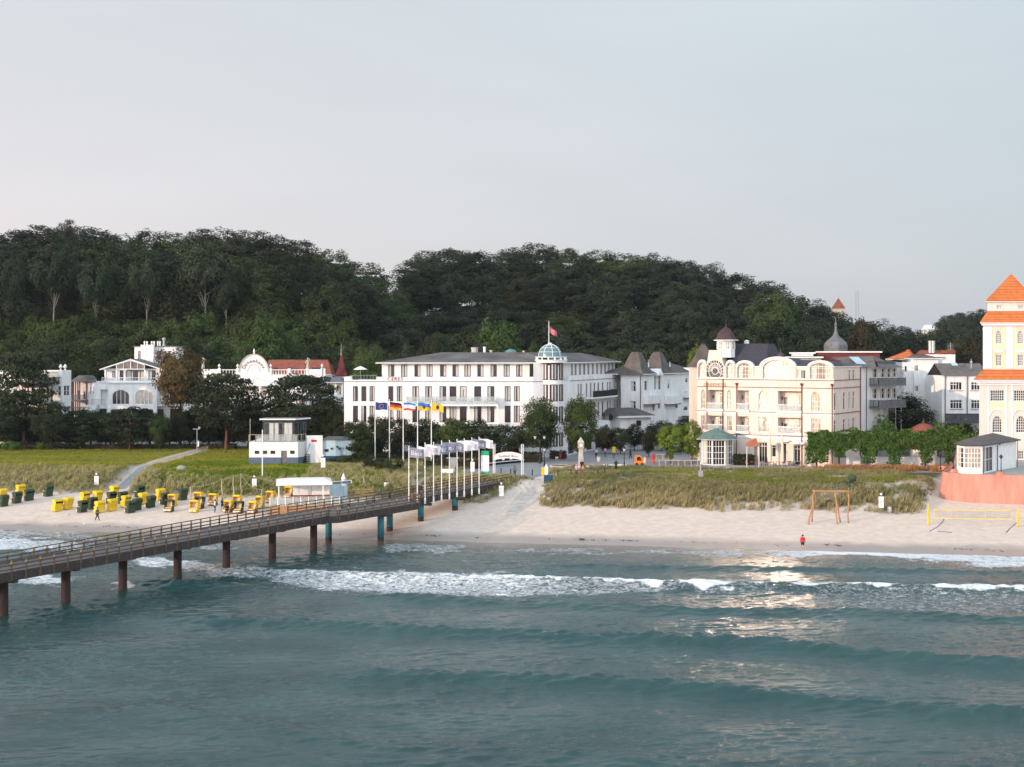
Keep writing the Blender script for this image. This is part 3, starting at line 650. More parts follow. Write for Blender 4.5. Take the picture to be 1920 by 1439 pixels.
# single trees that stand out
def ptree(px,base,top,wpx,key,leafm,bark,name,label,group=None,Y=None,sink=.1):
 if Y is None and 650<px<975 and key[:4]=='ball':Y=218;wpx*=1.25
 if Y is None and px<640:Y=min(gp(px,base)[1],246-(px%7))
 if Y is None:x,Y,z=gp(px,base)
 else:x=(px-960)/FPX*Y;z=Hs(x,Y)
 h=CZ+(HOR-top)/FPX*Y-z;return tree(key,(x,Y,z-sink),h,wpx/FPX*Y,leafm,bark,name,label,group,rot=rg.uniform(0,6.28))
ptree(128,0,412,56,'beech1','leaf_purple','greybark','dead_topped_tree','thin brownish tree crown poking above the left hill skyline',Y=378)
ptree(103,0,452,62,'beech2','leaf_purple','greybark','beech_tree','rusty brown topped tree with a bare pale trunk on the left hill',Y=322)
ptree(935,0,600,105,'round1','leaf_plane','bark','round_tree','large round olive tree behind the flat grey roof of the domed hotel',Y=285)
ptree(1003,0,640,36,'round0','leaf_plane','bark','round_tree','small round tree just left of the glass dome',Y=275)
ptree(500,0,598,110,'round2','leaf_plane','bark','round_tree','tall leafy tree directly behind the round pediment with lettering',Y=290)
ptree(1455,0,540,120,'beech3','leaf_beech','greybark','beech_tree','broad tree with a lit round crown behind the copper roof turret',Y=330)
ptree(1615,0,592,56,'beech0','leaf_purple','greybark','beech_tree','yellowish brown slender tree right of the grey onion spire',Y=310)
ptree(815,0,625,62,'round1','leaf_dark','bark','round_tree','brownish tree above the left half of the domed hotel roof',Y=270)
ptree(690,0,652,70,'round0','leaf_plane','bark','round_tree','olive tree behind the roof terrace with the parasol',Y=262)
ptree(1240+65,0,655,40,'round2','leaf_lime','bark','round_tree','bright green tree between the twin roof towers and the pointed brown roof',Y=275)
ptree(1815,0,632,90,'round1','leaf_purple','bark','willow_tree','brownish drooping tree against the orange roofed tower',Y=262)
ptree(1690,0,742,118,'round2','leaf_dark','bark','round_tree','very dark broad tree in front of the block with steel balconies',Y=232)

proto('maple',12,3.9,3.8,seed=61,n_cl=150,per=130,leaf=.17,r=.25,cl=(.7,1.4),fork=.4,lower=-.9,flat=.9)
proto('tallbeech',26,6.5,5.0,seed=77,n_cl=110,per=130,leaf=.27,r=.36,cl=(.9,2.0),fork=.62,lower=-.8,flat=.9)
for px,top,w,side in((30,478,80,'first'),(100,462,95,'second'),(178,492,70,'third'),(275,480,75,'fourth'),(386,468,95,'fifth'),(424,505,60,'sixth')):
 ptree(px,0,top,w,'tallbeech','leaf_hill','palebark','beech_tree','beech with a bare pale trunk on the left hill, '+side+' such from the left','pale trunked beeches',Y=318)
# trees between the promenade and the houses
PT=[
(44,832,664,104,'pine0','leaf_pine','pinebark','pine_tree','tall umbrella shaped pine hiding the leftmost white house'),
(10,832,742,90,'round0','leaf_dark','bark','round_tree','dark leafy tree at the very left edge under the tall pine'),
(96,832,752,80,'round1','leaf_dark','bark','round_tree','dark leafy tree between the tall pine and the shaded blue-white gable'),
(150,842,770,66,'youngpine0','leaf_pine','pinebark','pine_tree','small pine with an orange trunk before the shaded gable'),
(198,836,772,60,'round2','leaf_dark','bark','round_tree','dark tree under the left arched window of the villa'),
(243,843,764,84,'youngpine1','leaf_pine','pinebark','pine_tree','bushy pine under the two arched windows of the villa'),
(300,838,778,48,'round0','leaf_plane','bark','round_tree','yellow-green small tree left of the autumn coloured tree'),
(338,834,652,90,'maple','leaf_autumn','bark','maple_tree','tall autumn brown tree beside the villa with arched windows'),
(345,838,768,56,'round2','leaf_dark','bark','round_tree','dark rounded tree below the autumn coloured tree'),
(392,838,758,70,'round0','leaf_dark','bark','round_tree','dark tree in front of the left end of the balustraded house'),
(425,835,704,124,'pine1','leaf_pine','pinebark','pine_tree','spreading dark pine in front of the house with the round pediment'),
(470,838,775,96,'round1','leaf_dark','bark','round_tree','dark dense tree directly left of the lifeguard station'),
(512,835,755,90,'pine2','leaf_pine','pinebark','pine_tree','dark pine behind the lifeguard station lookout'),
(566,834,706,132,'pine0','leaf_pine','pinebark','pine_tree','largest flat topped pine right of the round pediment'),
(614,840,748,84,'round2','leaf_plane','bark','round_tree','dense green tree between the flat topped pine and the domed hotel'),
(636,846,772,60,'round0','leaf_dark','bark','round_tree','dark tree above the low pale blue annex'),
(672,874,796,50,'youngpine0','leaf_plane','bark','young_tree','thin open young tree standing in the dune right of the lifeguard station'),
(662,845,786,46,'ball0','leaf_purple','bark','small_tree','purple-brown small tree before the left end of the domed hotel'),
(700,848,782,56,'ball1','leaf_dark','bark','small_tree','dark small tree behind the blue flag pole'),
(740,850,780,66,'ball0','leaf_dark','bark','small_tree','dark small tree between the second and third tall flagpoles'),
(796,850,786,56,'ball1','leaf_dark','bark','small_tree','dark small tree behind the rightmost tall flagpoles'),
(848,852,782,72,'ball0','leaf_plane','bark','small_tree','green small tree before the middle of the domed hotel'),
(900,852,788,60,'ball1','leaf_dark','bark','small_tree','dark small tree right of the green middle tree before the hotel'),
(957,858,794,62,'ball0','leaf_dark','bark','small_tree','dark small tree above the arched entrance sign'),
(1013,866,745,72,'round1','leaf_plane','bark','plane_tree','big round green tree directly below the glass dome'),
(1087,866,746,72,'round2','leaf_plane','bark','plane_tree','big round green tree behind the clock column'),
(1135,852,800,44,'ball1','leaf_purple','bark','small_tree','brown-green small tree right of the clock column'),
(1163,852,800,44,'ball0','leaf_dark','bark','small_tree','dark small tree before the shop sign of the hotel wing'),
(1190,846,796,40,'ball1','leaf_dark','bark','small_tree','dark small tree at the right end of the hotel wing'),
(1216,858,802,32,'ball1','leaf_purple','bark','small_tree','reddish small tree standing alone on the plaza'),
(1258,870,794,54,'ball0','leaf_lime','bark','lime_tree','bright green tree left one of the pair beside the glazed pavilion'),
(1297,870,790,50,'ball1','leaf_lime','bark','lime_tree','bright green tree touching the left side of the green roofed pavilion'),
(1338,858,788,50,'ball0','leaf_lime','bark','lime_tree','green tree whose top shows above the green pavilion roof'),
(1392,862,803,30,'ball0','leaf_plane','bark','lime_tree','small clipped tree right of the green pavilion roof'),
(1240,846,788,60,'round0','leaf_dark','bark','round_tree','dark tree behind the plaza below the twin towered villa'),
(1292,842,780,60,'round1','leaf_dark','bark','round_tree','dark tree against the left side of the golden lit hotel'),
]
for i,px in enumerate(range(-15,640,37)):
 ptree(px,832,778+12*math.sin(i*2.3),74,'round'+str(i%3),('leaf_dark','leaf_beech','leaf_dark','leaf_hill')[i%4],'bark','round_tree',nth(i+1)+' dark tree from the left in the shaded row before the left villas','dark trees before the left villas',Y=249-(i%3))
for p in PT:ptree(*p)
for px,y0,y1,w,k,lm,lab in((1645,850,782,98,'shrub0','leaf_hedge','broad leafy bush below the dark tree behind the hedge'),(1596,850,798,46,'shrub1','leaf_hedge','small round bush at the side wall of the golden lit hotel'),
(1788,850,783,100,'shrub1','leaf_lime','bright leafy bush left of the cream tower'),(1740,850,812,50,'shrub0','leaf_hedge','green bush below the small red round roof')):
 ptree(px,0,y1,w,k,lm,'bark','bush',lab,Y=226)
for px,by,ty,w,lm,lab in((640,872,853,60,'leaf_plane','low dark bush before the pale blue annex'),(700,880,850,46,'leaf_dark','dark bush at the foot of the first tall flagpole'),(730,884,856,56,'leaf_dark','dark bush at the foot of the second tall flagpole'),
(50,836,824,34,'leaf_purple','reddish flowering bush at the far left edge of the lawn'),(20,838,826,34,'leaf_hedge','green bush at the far left before the tall pine'),(82,838,828,30,'leaf_hedge','green bush right of the reddish bush'),
(135,840,828,40,'leaf_dark','dark bush under the small orange trunked pine'),(420,840,828,50,'leaf_dark','dark bush at the lawn edge below the spreading pine'),(1904,884,872,40,'leaf_dark','dark shrub behind the glazed pavilion on the terrace')):
 ptree(px,by,ty,w,'shrub'+str(px%2),lm,'bark','bush',lab,Y=(205 if px>1800 else None))

# ------------------------------------------------------------------ grasses (nobody could count the tufts)
def tufts(name,n,region,samp,blades,h,spread,wid,m,label,cat,seed=1,tintf=None,lean=.35,hf=None):
 rng=np.random.default_rng(seed);x0,x1,y0,y1=region
 X=rng.uniform(x0,x1,n*6);Yy=rng.uniform(y0,y1,n*6);P=samp(X,Yy);keep=rng.uniform(0,1,n*6)<P
 X=X[keep][:n];Yy=Yy[keep][:n];k=len(X);Z=H(X,Yy)
 hh=h*rng.uniform(.55,1.25,k)*(hf(X,Yy)if hf else 1);base_t=(tintf(X,Yy)if tintf is not None else fbm(X*.18,Yy*.25,seed+3))+rng.normal(0,.12,k)
 bx=np.repeat(X,blades)+rng.normal(0,spread*.35,k*blades);by=np.repeat(Yy,blades)+rng.normal(0,spread*.35,k*blades);bz=np.repeat(Z,blades)-.03
 bh=np.repeat(hh,blades)*rng.uniform(.6,1.15,k*blades);a=rng.uniform(0,2*math.pi,k*blades);ln=bh*lean*rng.uniform(.2,1.4,k*blades)
 dx=np.cos(a)*ln+bh*.12;dy=np.sin(a)*ln;pa=rng.uniform(0,math.pi,k*blades);wx_=np.cos(pa)*wid;wy_=np.sin(pa)*wid
 v0=np.stack([bx-wx_,by-wy_,bz],1);v1=np.stack([bx+wx_,by+wy_,bz],1)
 v2=np.stack([bx+dx*.45+wx_*.8,by+dy*.45+wy_*.8,bz+bh*.62],1);v3=np.stack([bx+dx,by+dy,bz+bh],1)
 V=np.stack([v0,v1,v2,v3],1).reshape(-1,3);F=np.arange(len(V)).reshape(-1,4)
 T=np.clip(np.repeat(base_t,blades)+rng.normal(0,.13,k*blades),0,1)
 o=npmesh(name,V,F,[m],attrs={'tint':('FACE',T)});tag(o,label,cat,kind='stuff');return o
def front(X,Yy,s0,s1):s=inland(X,Yy);return sst(s0,s0+1.5,s)*(1-sst(s1-3,s1,s))
rt=lambda X,Yy:np.clip(.30+.75*(fbm(X*.12,Yy*.2,77)-.35)+.25*sst(12,0,inland(X,Yy)-20),0,1)
tufts('marram_grass',15000,(0,58,160,212),lambda X,Yy:dune_mask(X,Yy)*bare(X,Yy)*(.35+.65*(fbm(X*.3,Yy*.3,15)>.42)),15,.72,.42,.020,'grass_dune','straw and green marram grass covering the right dune','dune grass',3,rt,
hf=lambda X,Yy:.45+.75*sst(16,2,inland(X,Yy)-20)+.3*sst(25,33,inland(X,Yy)-20))
tufts('marram_grass',9500,(-85,6,168,232),lambda X,Yy:dune_mask(X,Yy)*bare(X,Yy)*np.where(X<-52,1-sst(30,36,inland(X,Yy)),np.where(X<-30,1-sst(25,31,inland(X,Yy)),1.0)),14,.62,.42,.020,'grass_dune','straw coloured marram grass on the left dunes beside the pier','dune grass',4,
lambda X,Yy:.62+.8*(fbm(X*.15,Yy*.2,78)-.4))
tufts('meadow_grass',30000,(-105,-18,182,262),lambda X,Yy:dune_mask(X,Yy)*np.where(X<-30,sst(25,33,inland(X,Yy)),.25),7,.26,.5,.030,'grass_lawn','short yellow-green meadow grass behind the left dunes','meadow',5,
lambda X,Yy:.35+.9*(fbm(X*.07,Yy*.12,79)-.4),lean=.6)
tufts('low_green_plants',5500,(4,56,176,212),lambda X,Yy:dune_mask(X,Yy)*(fbm(X*.16,Yy*.22,92)>.53)*sst(22,27,inland(X,Yy)),14,.34,.6,.045,'grass_lawn','low green rose bushes spreading between the dune grass','ground cover',6,lambda X,Yy:0*X+.15,lean=.9)
tufts('low_green_plants',5000,(-52,-18,180,215),lambda X,Yy:dune_mask(X,Yy)*(fbm(X*.13,Yy*.2,93)>.45),14,.4,.6,.045,'grass_lawn','low green rose bushes below the lifeguard station','ground cover',7,lambda X,Yy:0*X+.08,lean=.9)
# ------------------------------------------------------------------ building kit
class Face:
 """a vertical wall line: O + U*u, outward normal N (u runs to the viewer's right)"""
 def __init__(s,O,U,N=None):
  s.O=Vector((O[0],O[1]));s.U=Vector((U[0],U[1])).normalized();s.N=N or Vector((s.U.y,-s.U.x))
 def P(s,u,w,z):p=s.O+s.U*u-s.N*w;return(p.x,p.y,z)
 def u(s,px,w=0.0):
  k=(px-960)/FPX;o=s.O-s.N*w;return(k*o.y-o.x)/(s.U.x-k*s.U.y)
 def z(s,px,py,w=0.0):
  q=s.O+s.U*s.u(px,w)-s.N*w;return CZ-(py-HOR)/FPX*q.y
 def rect(s,x0,y0,x1,y1,w=0.0):
  c=(x0+x1)/2;return(s.u(x0,w),s.z(c,y1,w),s.u(x1,w),s.z(c,y0,w))
 def ang(s):return math.atan2(s.U.y,s.U.x)
 def shift(s,w):o=s.O-s.N*w;return Face(o,s.U,s.N)
 def bx(s,mb,u0,u1,w0,w1,z0,z1,mi=0):
  """box on the wall: w negative stands out of the wall"""
  mb.add([s.P(u0,w0,z0),s.P(u1,w0,z0),s.P(u1,w1,z0),s.P(u0,w1,z0),s.P(u0,w0,z1),s.P(u1,w0,z1),s.P(u1,w1,z1),s.P(u0,w1,z1)],
  [(0,3,2,1),(4,5,6,7),(0,1,5,4),(1,2,6,5),(2,3,7,6),(3,0,4,7)],mi)
def K(ox,oy,sc):return lambda X0,Y0,X1,Y1:(ox+X0/sc,oy+Y0/sc,ox+X1/sc,oy+Y1/sc)
KA,KB,KC,KD,KE,KF,KG,KH=K(0,600,4.8),K(350,600,4.8),K(630,580,5.05),K(900,580,5.05),K(1140,600,7.385),K(1290,600,5.333),K(1560,560,5.333),K(1700,500,8.723)
KL=K(440,740,6.4)
ARC=9
def arch_pts(u0,u1,z1,ah):
 c=(u0+u1)/2;r=(u1-u0)/2;return[(c-r*math.cos(math.pi*i/ARC),z1-ah+ah*math.sin(math.pi*i/ARC))for i in range(ARC+1)]
def wall(mb,F,u0,u1,z0,z1,ops=(),mi=0):
 """wall with real openings; op = (u0, z0, u1, z1, depth, arch_height, back)"""
 us=sorted({u0,u1,*[min(max(o[0],u0),u1)for o in ops],*[min(max(o[2],u0),u1)for o in ops]})
 zs=sorted({z0,z1,*[min(max(o[1],z0),z1)for o in ops],*[min(max(o[3],z0),z1)for o in ops]})
 for a,b in zip(us,us[1:]):
  if b-a<1e-4:continue
  run=None
  for c,d in zip(zs,zs[1:]):
   if d-c<1e-4:continue
   uc,zc=(a+b)/2,(c+d)/2
   hole=any(o[0]<uc<o[2]and o[1]<zc<o[3]for o in ops)
   if hole:
    if run:mb.quad(F.P(a,0,run[0]),F.P(b,0,run[0]),F.P(b,0,run[1]),F.P(a,0,run[1]),mi);run=None
   else:run=(run[0],d)if run else(c,d)
  if run:mb.quad(F.P(a,0,run[0]),F.P(b,0,run[0]),F.P(b,0,run[1]),F.P(a,0,run[1]),mi)
 for o in ops:
  a,c,b,d,dep,ah,back=(list(o)+[0.22,0,False])[:7]if len(o)<7 else o
  t=d-ah
  mb.quad(F.P(a,0,c),F.P(a,0,t),F.P(a,dep,t),F.P(a,dep,c),mi);mb.quad(F.P(b,0,t),F.P(b,0,c),F.P(b,dep,c),F.P(b,dep,t),mi)
  mb.quad(F.P(b,0,c),F.P(a,0,c),F.P(a,dep,c),F.P(b,dep,c),mi)
  if ah>0:
   ap=arch_pts(a,b,d,ah)
   for(p,q),(r,s_)in zip(ap,ap[1:]):
    mb.quad(F.P(p,0,q),F.P(r,0,s_),F.P(r,0,d),F.P(p,0,d),mi)
    mb.quad(F.P(p,0,q),F.P(p,dep,q),F.P(r,dep,s_),F.P(r,0,s_),mi)
  else:mb.quad(F.P(a,0,d),F.P(b,0,d),F.P(b,dep,d),F.P(a,dep,d),mi)
  if back:mb.quad(F.P(a,dep,c),F.P(b,dep,c),F.P(b,dep,d),F.P(a,dep,d),mi)
WIN={}
WR=random.Random(8)
def win_mesh(w,h,nx,nz,ah,frm,pane,ft,bars,split):
 """frame and pane meshes, x to the right, y into the wall, origin at the lower left corner"""
 key=(round(w,1),round(h,1),nx,nz,round(ah,1),frm,pane,ft,bars,split)
 if key in WIN:return WIN[key]
 w,h=key[0],key[1];ah=key[4];fr=MB();t=ft;b=bars;d0,d1=0.0,.07
 fr.box(0,d0,0,t,d1,h-ah);fr.box(w-t,d0,0,w,d1,h-ah);fr.box(t,d0,0,w-t,d1,t)
 if ah>0:
  o=arch_pts(0,w,h,ah);i_=arch_pts(t,w-t,h-t,max(ah-t,.05))
  for k in range(ARC):
   vs=[(o[k][0],d0,o[k][1]),(o[k+1][0],d0,o[k+1][1]),(i_[k+1][0],d0,i_[k+1][1]),(i_[k][0],d0,i_[k][1])]
   fr.quad(vs[3],vs[2],vs[1],vs[0]);fr.quad(vs[3],(vs[3][0],d1,vs[3][2]),(vs[2][0],d1,vs[2][2]),vs[2])
 else:fr.box(t,d0,h-t,w-t,d1,h)
 def topat(x):
  if ah<=0:return h-t
  r=w/2;return h-ah+max(ah-t,.01)*math.sqrt(max(0,1-((x-r)/r)**2))
 for i in range(1,nx):
  x=t+(w-2*t)*i/nx;fr.box(x-b/2,d0+.012,t,x+b/2,d1-.01,topat(x))
 for j in range(1,nz):
  z=t+(h-2*t)*j/nz
  if split and j==nz-1:z=h*split
  half=w/2-t
  if ah>0 and z>h-ah:half=(w/2-t)*math.sqrt(max(0,1-((z-h+ah)/ah)**2))
  fr.box(w/2-half,d0+.02,z-b/2,w/2+half,d1-.02,z+b/2)
 pn=MB();y=.05
 kinds={'dark':[(0,1,0)],'open':[(0,.5,0),(.5,1,1)],'cur':[(0,.34,1),(.34,.62,0),(.62,1,1)],'full':[(0,1,1)],'half':[(0,.45,1),(.45,1,0)],'warm':[(0,1,2)],'sun':[(0,1,3)],
 'warmh':[(0,.3,2),(.3,.7,3),(.7,1,2)]}[pane]
 for a,c,mi in kinds:
  xa=t*.5+(w-t)*a;xc=t*.5+(w-t)*c
  if ah<=0:pn.quad((xa,y,t*.5),(xc,y,t*.5),(xc,y,h-t*.5),(xa,y,h-t*.5),mi)
  else:
   n=6;xs=[xa+(xc-xa)*i/n for i in range(n+1)]
   for p,q in zip(xs,xs[1:]):pn.quad((p,y,t*.5),(q,y,t*.5),(q,y,topat(q)),(p,y,topat(p)),mi)
 def raw(nm,mb,mats):
  me=bpy.data.meshes.new(nm);me.from_pydata(mb.v,[],mb.f)
  for m_ in mats:me.materials.append(M[m_])
  me.polygons.foreach_set('material_index',mb.m);me.update();return me
 WIN[key]=(raw('window',fr,[frm]),raw('pane',pn,['glass','curtain','warm_glow_curtain','sun_glass']),w,h);return WIN[key]
def window(parent,F,r,nx=2,nz=1,ah=0.0,frm='darkframe',pane='cur',w=.15,ft=.09,bars=.07,split=None,name='window'):
 ww,hh=r[2]-r[0],r[3]-r[1];fm,pm,w2,h2=win_mesh(ww,hh,nx,nz,ah,frm,pane,ft,bars,split)
 o=bpy.data.objects.new(name,fm);link(o,parent);p=F.P(r[0],w,r[1]);q=wloc(parent)
 o.location=(p[0]-q.x,p[1]-q.y,p[2]-q.z);o.rotation_euler=(0,0,F.ang());o.scale=(ww/w2,1,hh/h2)
 pn_=link(bpy.data.objects.new('pane',pm),o) # old casements never hang quite true
 pn_.rotation_euler=(R(WR.uniform(-1.2,1.2)),0,R(WR.uniform(-1.0,1.0)));return o
def hip(mb,c,z0,z1,inset0,inset1=None,th=.18,mi=0,mi2=1):
 """hip roof over quad corners c (front-left, front-right, back-right, back-left) with a fascia"""
 ctr=[Vector(p[:2])for p in c];fl,fr_,br,bl=ctr
 inset1=inset0 if inset1 is None else inset1
 mL=(fl+bl)/2;mR=(fr_+br)/2;ax=(mR-mL).normalized();a=mL+ax*inset0;b=mR-ax*inset1
 V=[(*p,z0+th)for p in ctr]+[(*a,z1),(*b,z1)]+[(*p,z0)for p in ctr]
 mb.add(V,[(0,1,5,4),(1,2,5),(2,3,4,5),(3,0,4)],mi);mb.add(V,[(6,7,1,0),(7,8,2,1),(8,9,3,2),(9,6,0,3),(9,8,7,6)],mi2)
def pyr(mb,c,z0,apex,z1,mi=0):
 mb.add([(*p[:2],z0)for p in c]+[(*apex[:2],z1)],[(i,(i+1)%len(c),len(c))for i in range(len(c))]+[tuple(range(len(c)-1,-1,-1))],mi)
def frust(mb,c0,z0,c1,z1,mi=0,cap=True):
 n=len(c0);mb.add([(*p[:2],z0)for p in c0]+[(*p[:2],z1)for p in c1],[(i,(i+1)%n,n+(i+1)%n,n+i)for i in range(n)]+([tuple(range(n,2*n))]if cap else[]),mi)
def sq(F,u0,u1,w0,w1):return[F.P(u0,w0,0)[:2],F.P(u1,w0,0)[:2],F.P(u1,w1,0)[:2],F.P(u0,w1,0)[:2]]
def scaled(c,k):
 cx=sum(p[0]for p in c)/len(c);cy_=sum(p[1]for p in c)/len(c);return[(cx+(p[0]-cx)*k,cy_+(p[1]-cy_)*k)for p in c]
def shell(mb,F,u0,u1,D,z0,z1,front=True,top=True,mi=0,right=True,left=True):
 """the plain sides, back and flat top of a block behind a wall"""
 P=F.P
 if left:mb.quad(P(u0,D,z0),P(u0,0,z0),P(u0,0,z1),P(u0,D,z1),mi)
 if right:mb.quad(P(u1,0,z0),P(u1,D,z0),P(u1,D,z1),P(u1,0,z1),mi)
 mb.quad(P(u1,D,z0),P(u0,D,z0),P(u0,D,z1),P(u1,D,z1),mi)
 if top:mb.quad(P(u0,0,z1),P(u1,0,z1),P(u1,D,z1),P(u0,D,z1),mi)
 if front:mb.quad(P(u0,0,z0),P(u1,0,z0),P(u1,0,z1),P(u0,0,z1),mi)
def text_mesh(txt,size,ext=.03,spacing=1.0):
 cu=bpy.data.curves.new('lettering','FONT');cu.body=txt;cu.size=size;cu.extrude=ext;cu.align_x='CENTER';cu.align_y='CENTER';cu.space_character=spacing;cu.resolution_u=3
 ob=bpy.data.objects.new('lettering',cu);COL.objects.link(ob);dg=bpy.context.evaluated_depsgraph_get();dg.update()
 me=bpy.data.meshes.new_from_object(ob.evaluated_get(dg));COL.objects.unlink(ob);bpy.data.objects.remove(ob);return me
def lettering(parent,txt,size,F,u,z,m,w=-.06,ext=.03,spacing=1.0,sx=1.0,name='lettering'):
 me=text_mesh(txt,size,ext,spacing);me.materials.clear();me.materials.append(M[m]);o=link(bpy.data.objects.new(name,me),parent)
 p=F.P(u,w,z);q=wloc(parent);o.location=(p[0]-q.x,p[1]-q.y,p[2]-q.z);o.rotation_euler=(R(90),0,F.ang());o.scale=(sx,1,1);return o
def arc_lettering(parent,txt,size,F,u,z,rad,a0,a1,m,w=-.08):
 mbs=MB()
 for i,ch in enumerate(txt):
  a=a0+(a1-a0)*i/(len(txt)-1);me=text_mesh(ch,size,.03);ca,sa=math.cos(a-math.pi/2),math.sin(a-math.pi/2)
  vs=[]
  for v in me.vertices:
   x=v.co.x*ca-v.co.y*sa;y=v.co.x*sa+v.co.y*ca;vs.append(F.P(u+rad*math.cos(a)+x,w-v.co.z,z+rad*math.sin(a)+y))
  mbs.add(vs,[tuple(p.vertices)for p in me.polygons])
 return mk('lettering',mbs,m,parent)
def rail(mb,pts,h=1.0,step=.14,r=.018,top=.03,posts=True,mi=0):
 for a,b in zip(pts,pts[1:]):
  a=Vector(a);b=Vector(b);n=max(1,int((b-a).length/step))
  mb.bar(a+Vector((0,0,h)),b+Vector((0,0,h)),top*1.6,top*1.6,mi);mb.bar(a+Vector((0,0,.1)),b+Vector((0,0,.1)),top,top,mi)
  for i in range(n+1):
   p=a.lerp(b,i/n);mb.bar(p,p+Vector((0,0,h)),r*2 if i%8 else r*3.4,r*2,mi)
def urn(mb,p,s=1.0,mi=0):mb.lathe(p,[(0,0),(.18*s,0),(.18*s,.08*s),(.07*s,.16*s),(.09*s,.24*s),(.26*s,.45*s),(.28*s,.6*s),(.16*s,.68*s),(.2*s,.75*s),(.05*s,.9*s),(0,.95*s)],10,mi)
def baluster_run(mb,F,u0,u1,z0,z1,w=.0,step=.32,mi=0):
 F.bx(mb,u0,u1,w-.12,w+.12,z0,z0+.14,mi);F.bx(mb,u0,u1,w-.14,w+.14,z1-.14,z1,mi);n=max(2,int((u1-u0)/step));h=z1-z0-.28
 for i in range(n):
  u=u0+(u1-u0)*(i+.5)/n;mb.lathe(F.P(u,w,z0+.14),[(.06,0),(.06,h*.1),(.10,h*.3),(.045,h*.62),(.07,h*.9),(.07,h)],6,mi)
GZ=4.0;HAZE=0.00006

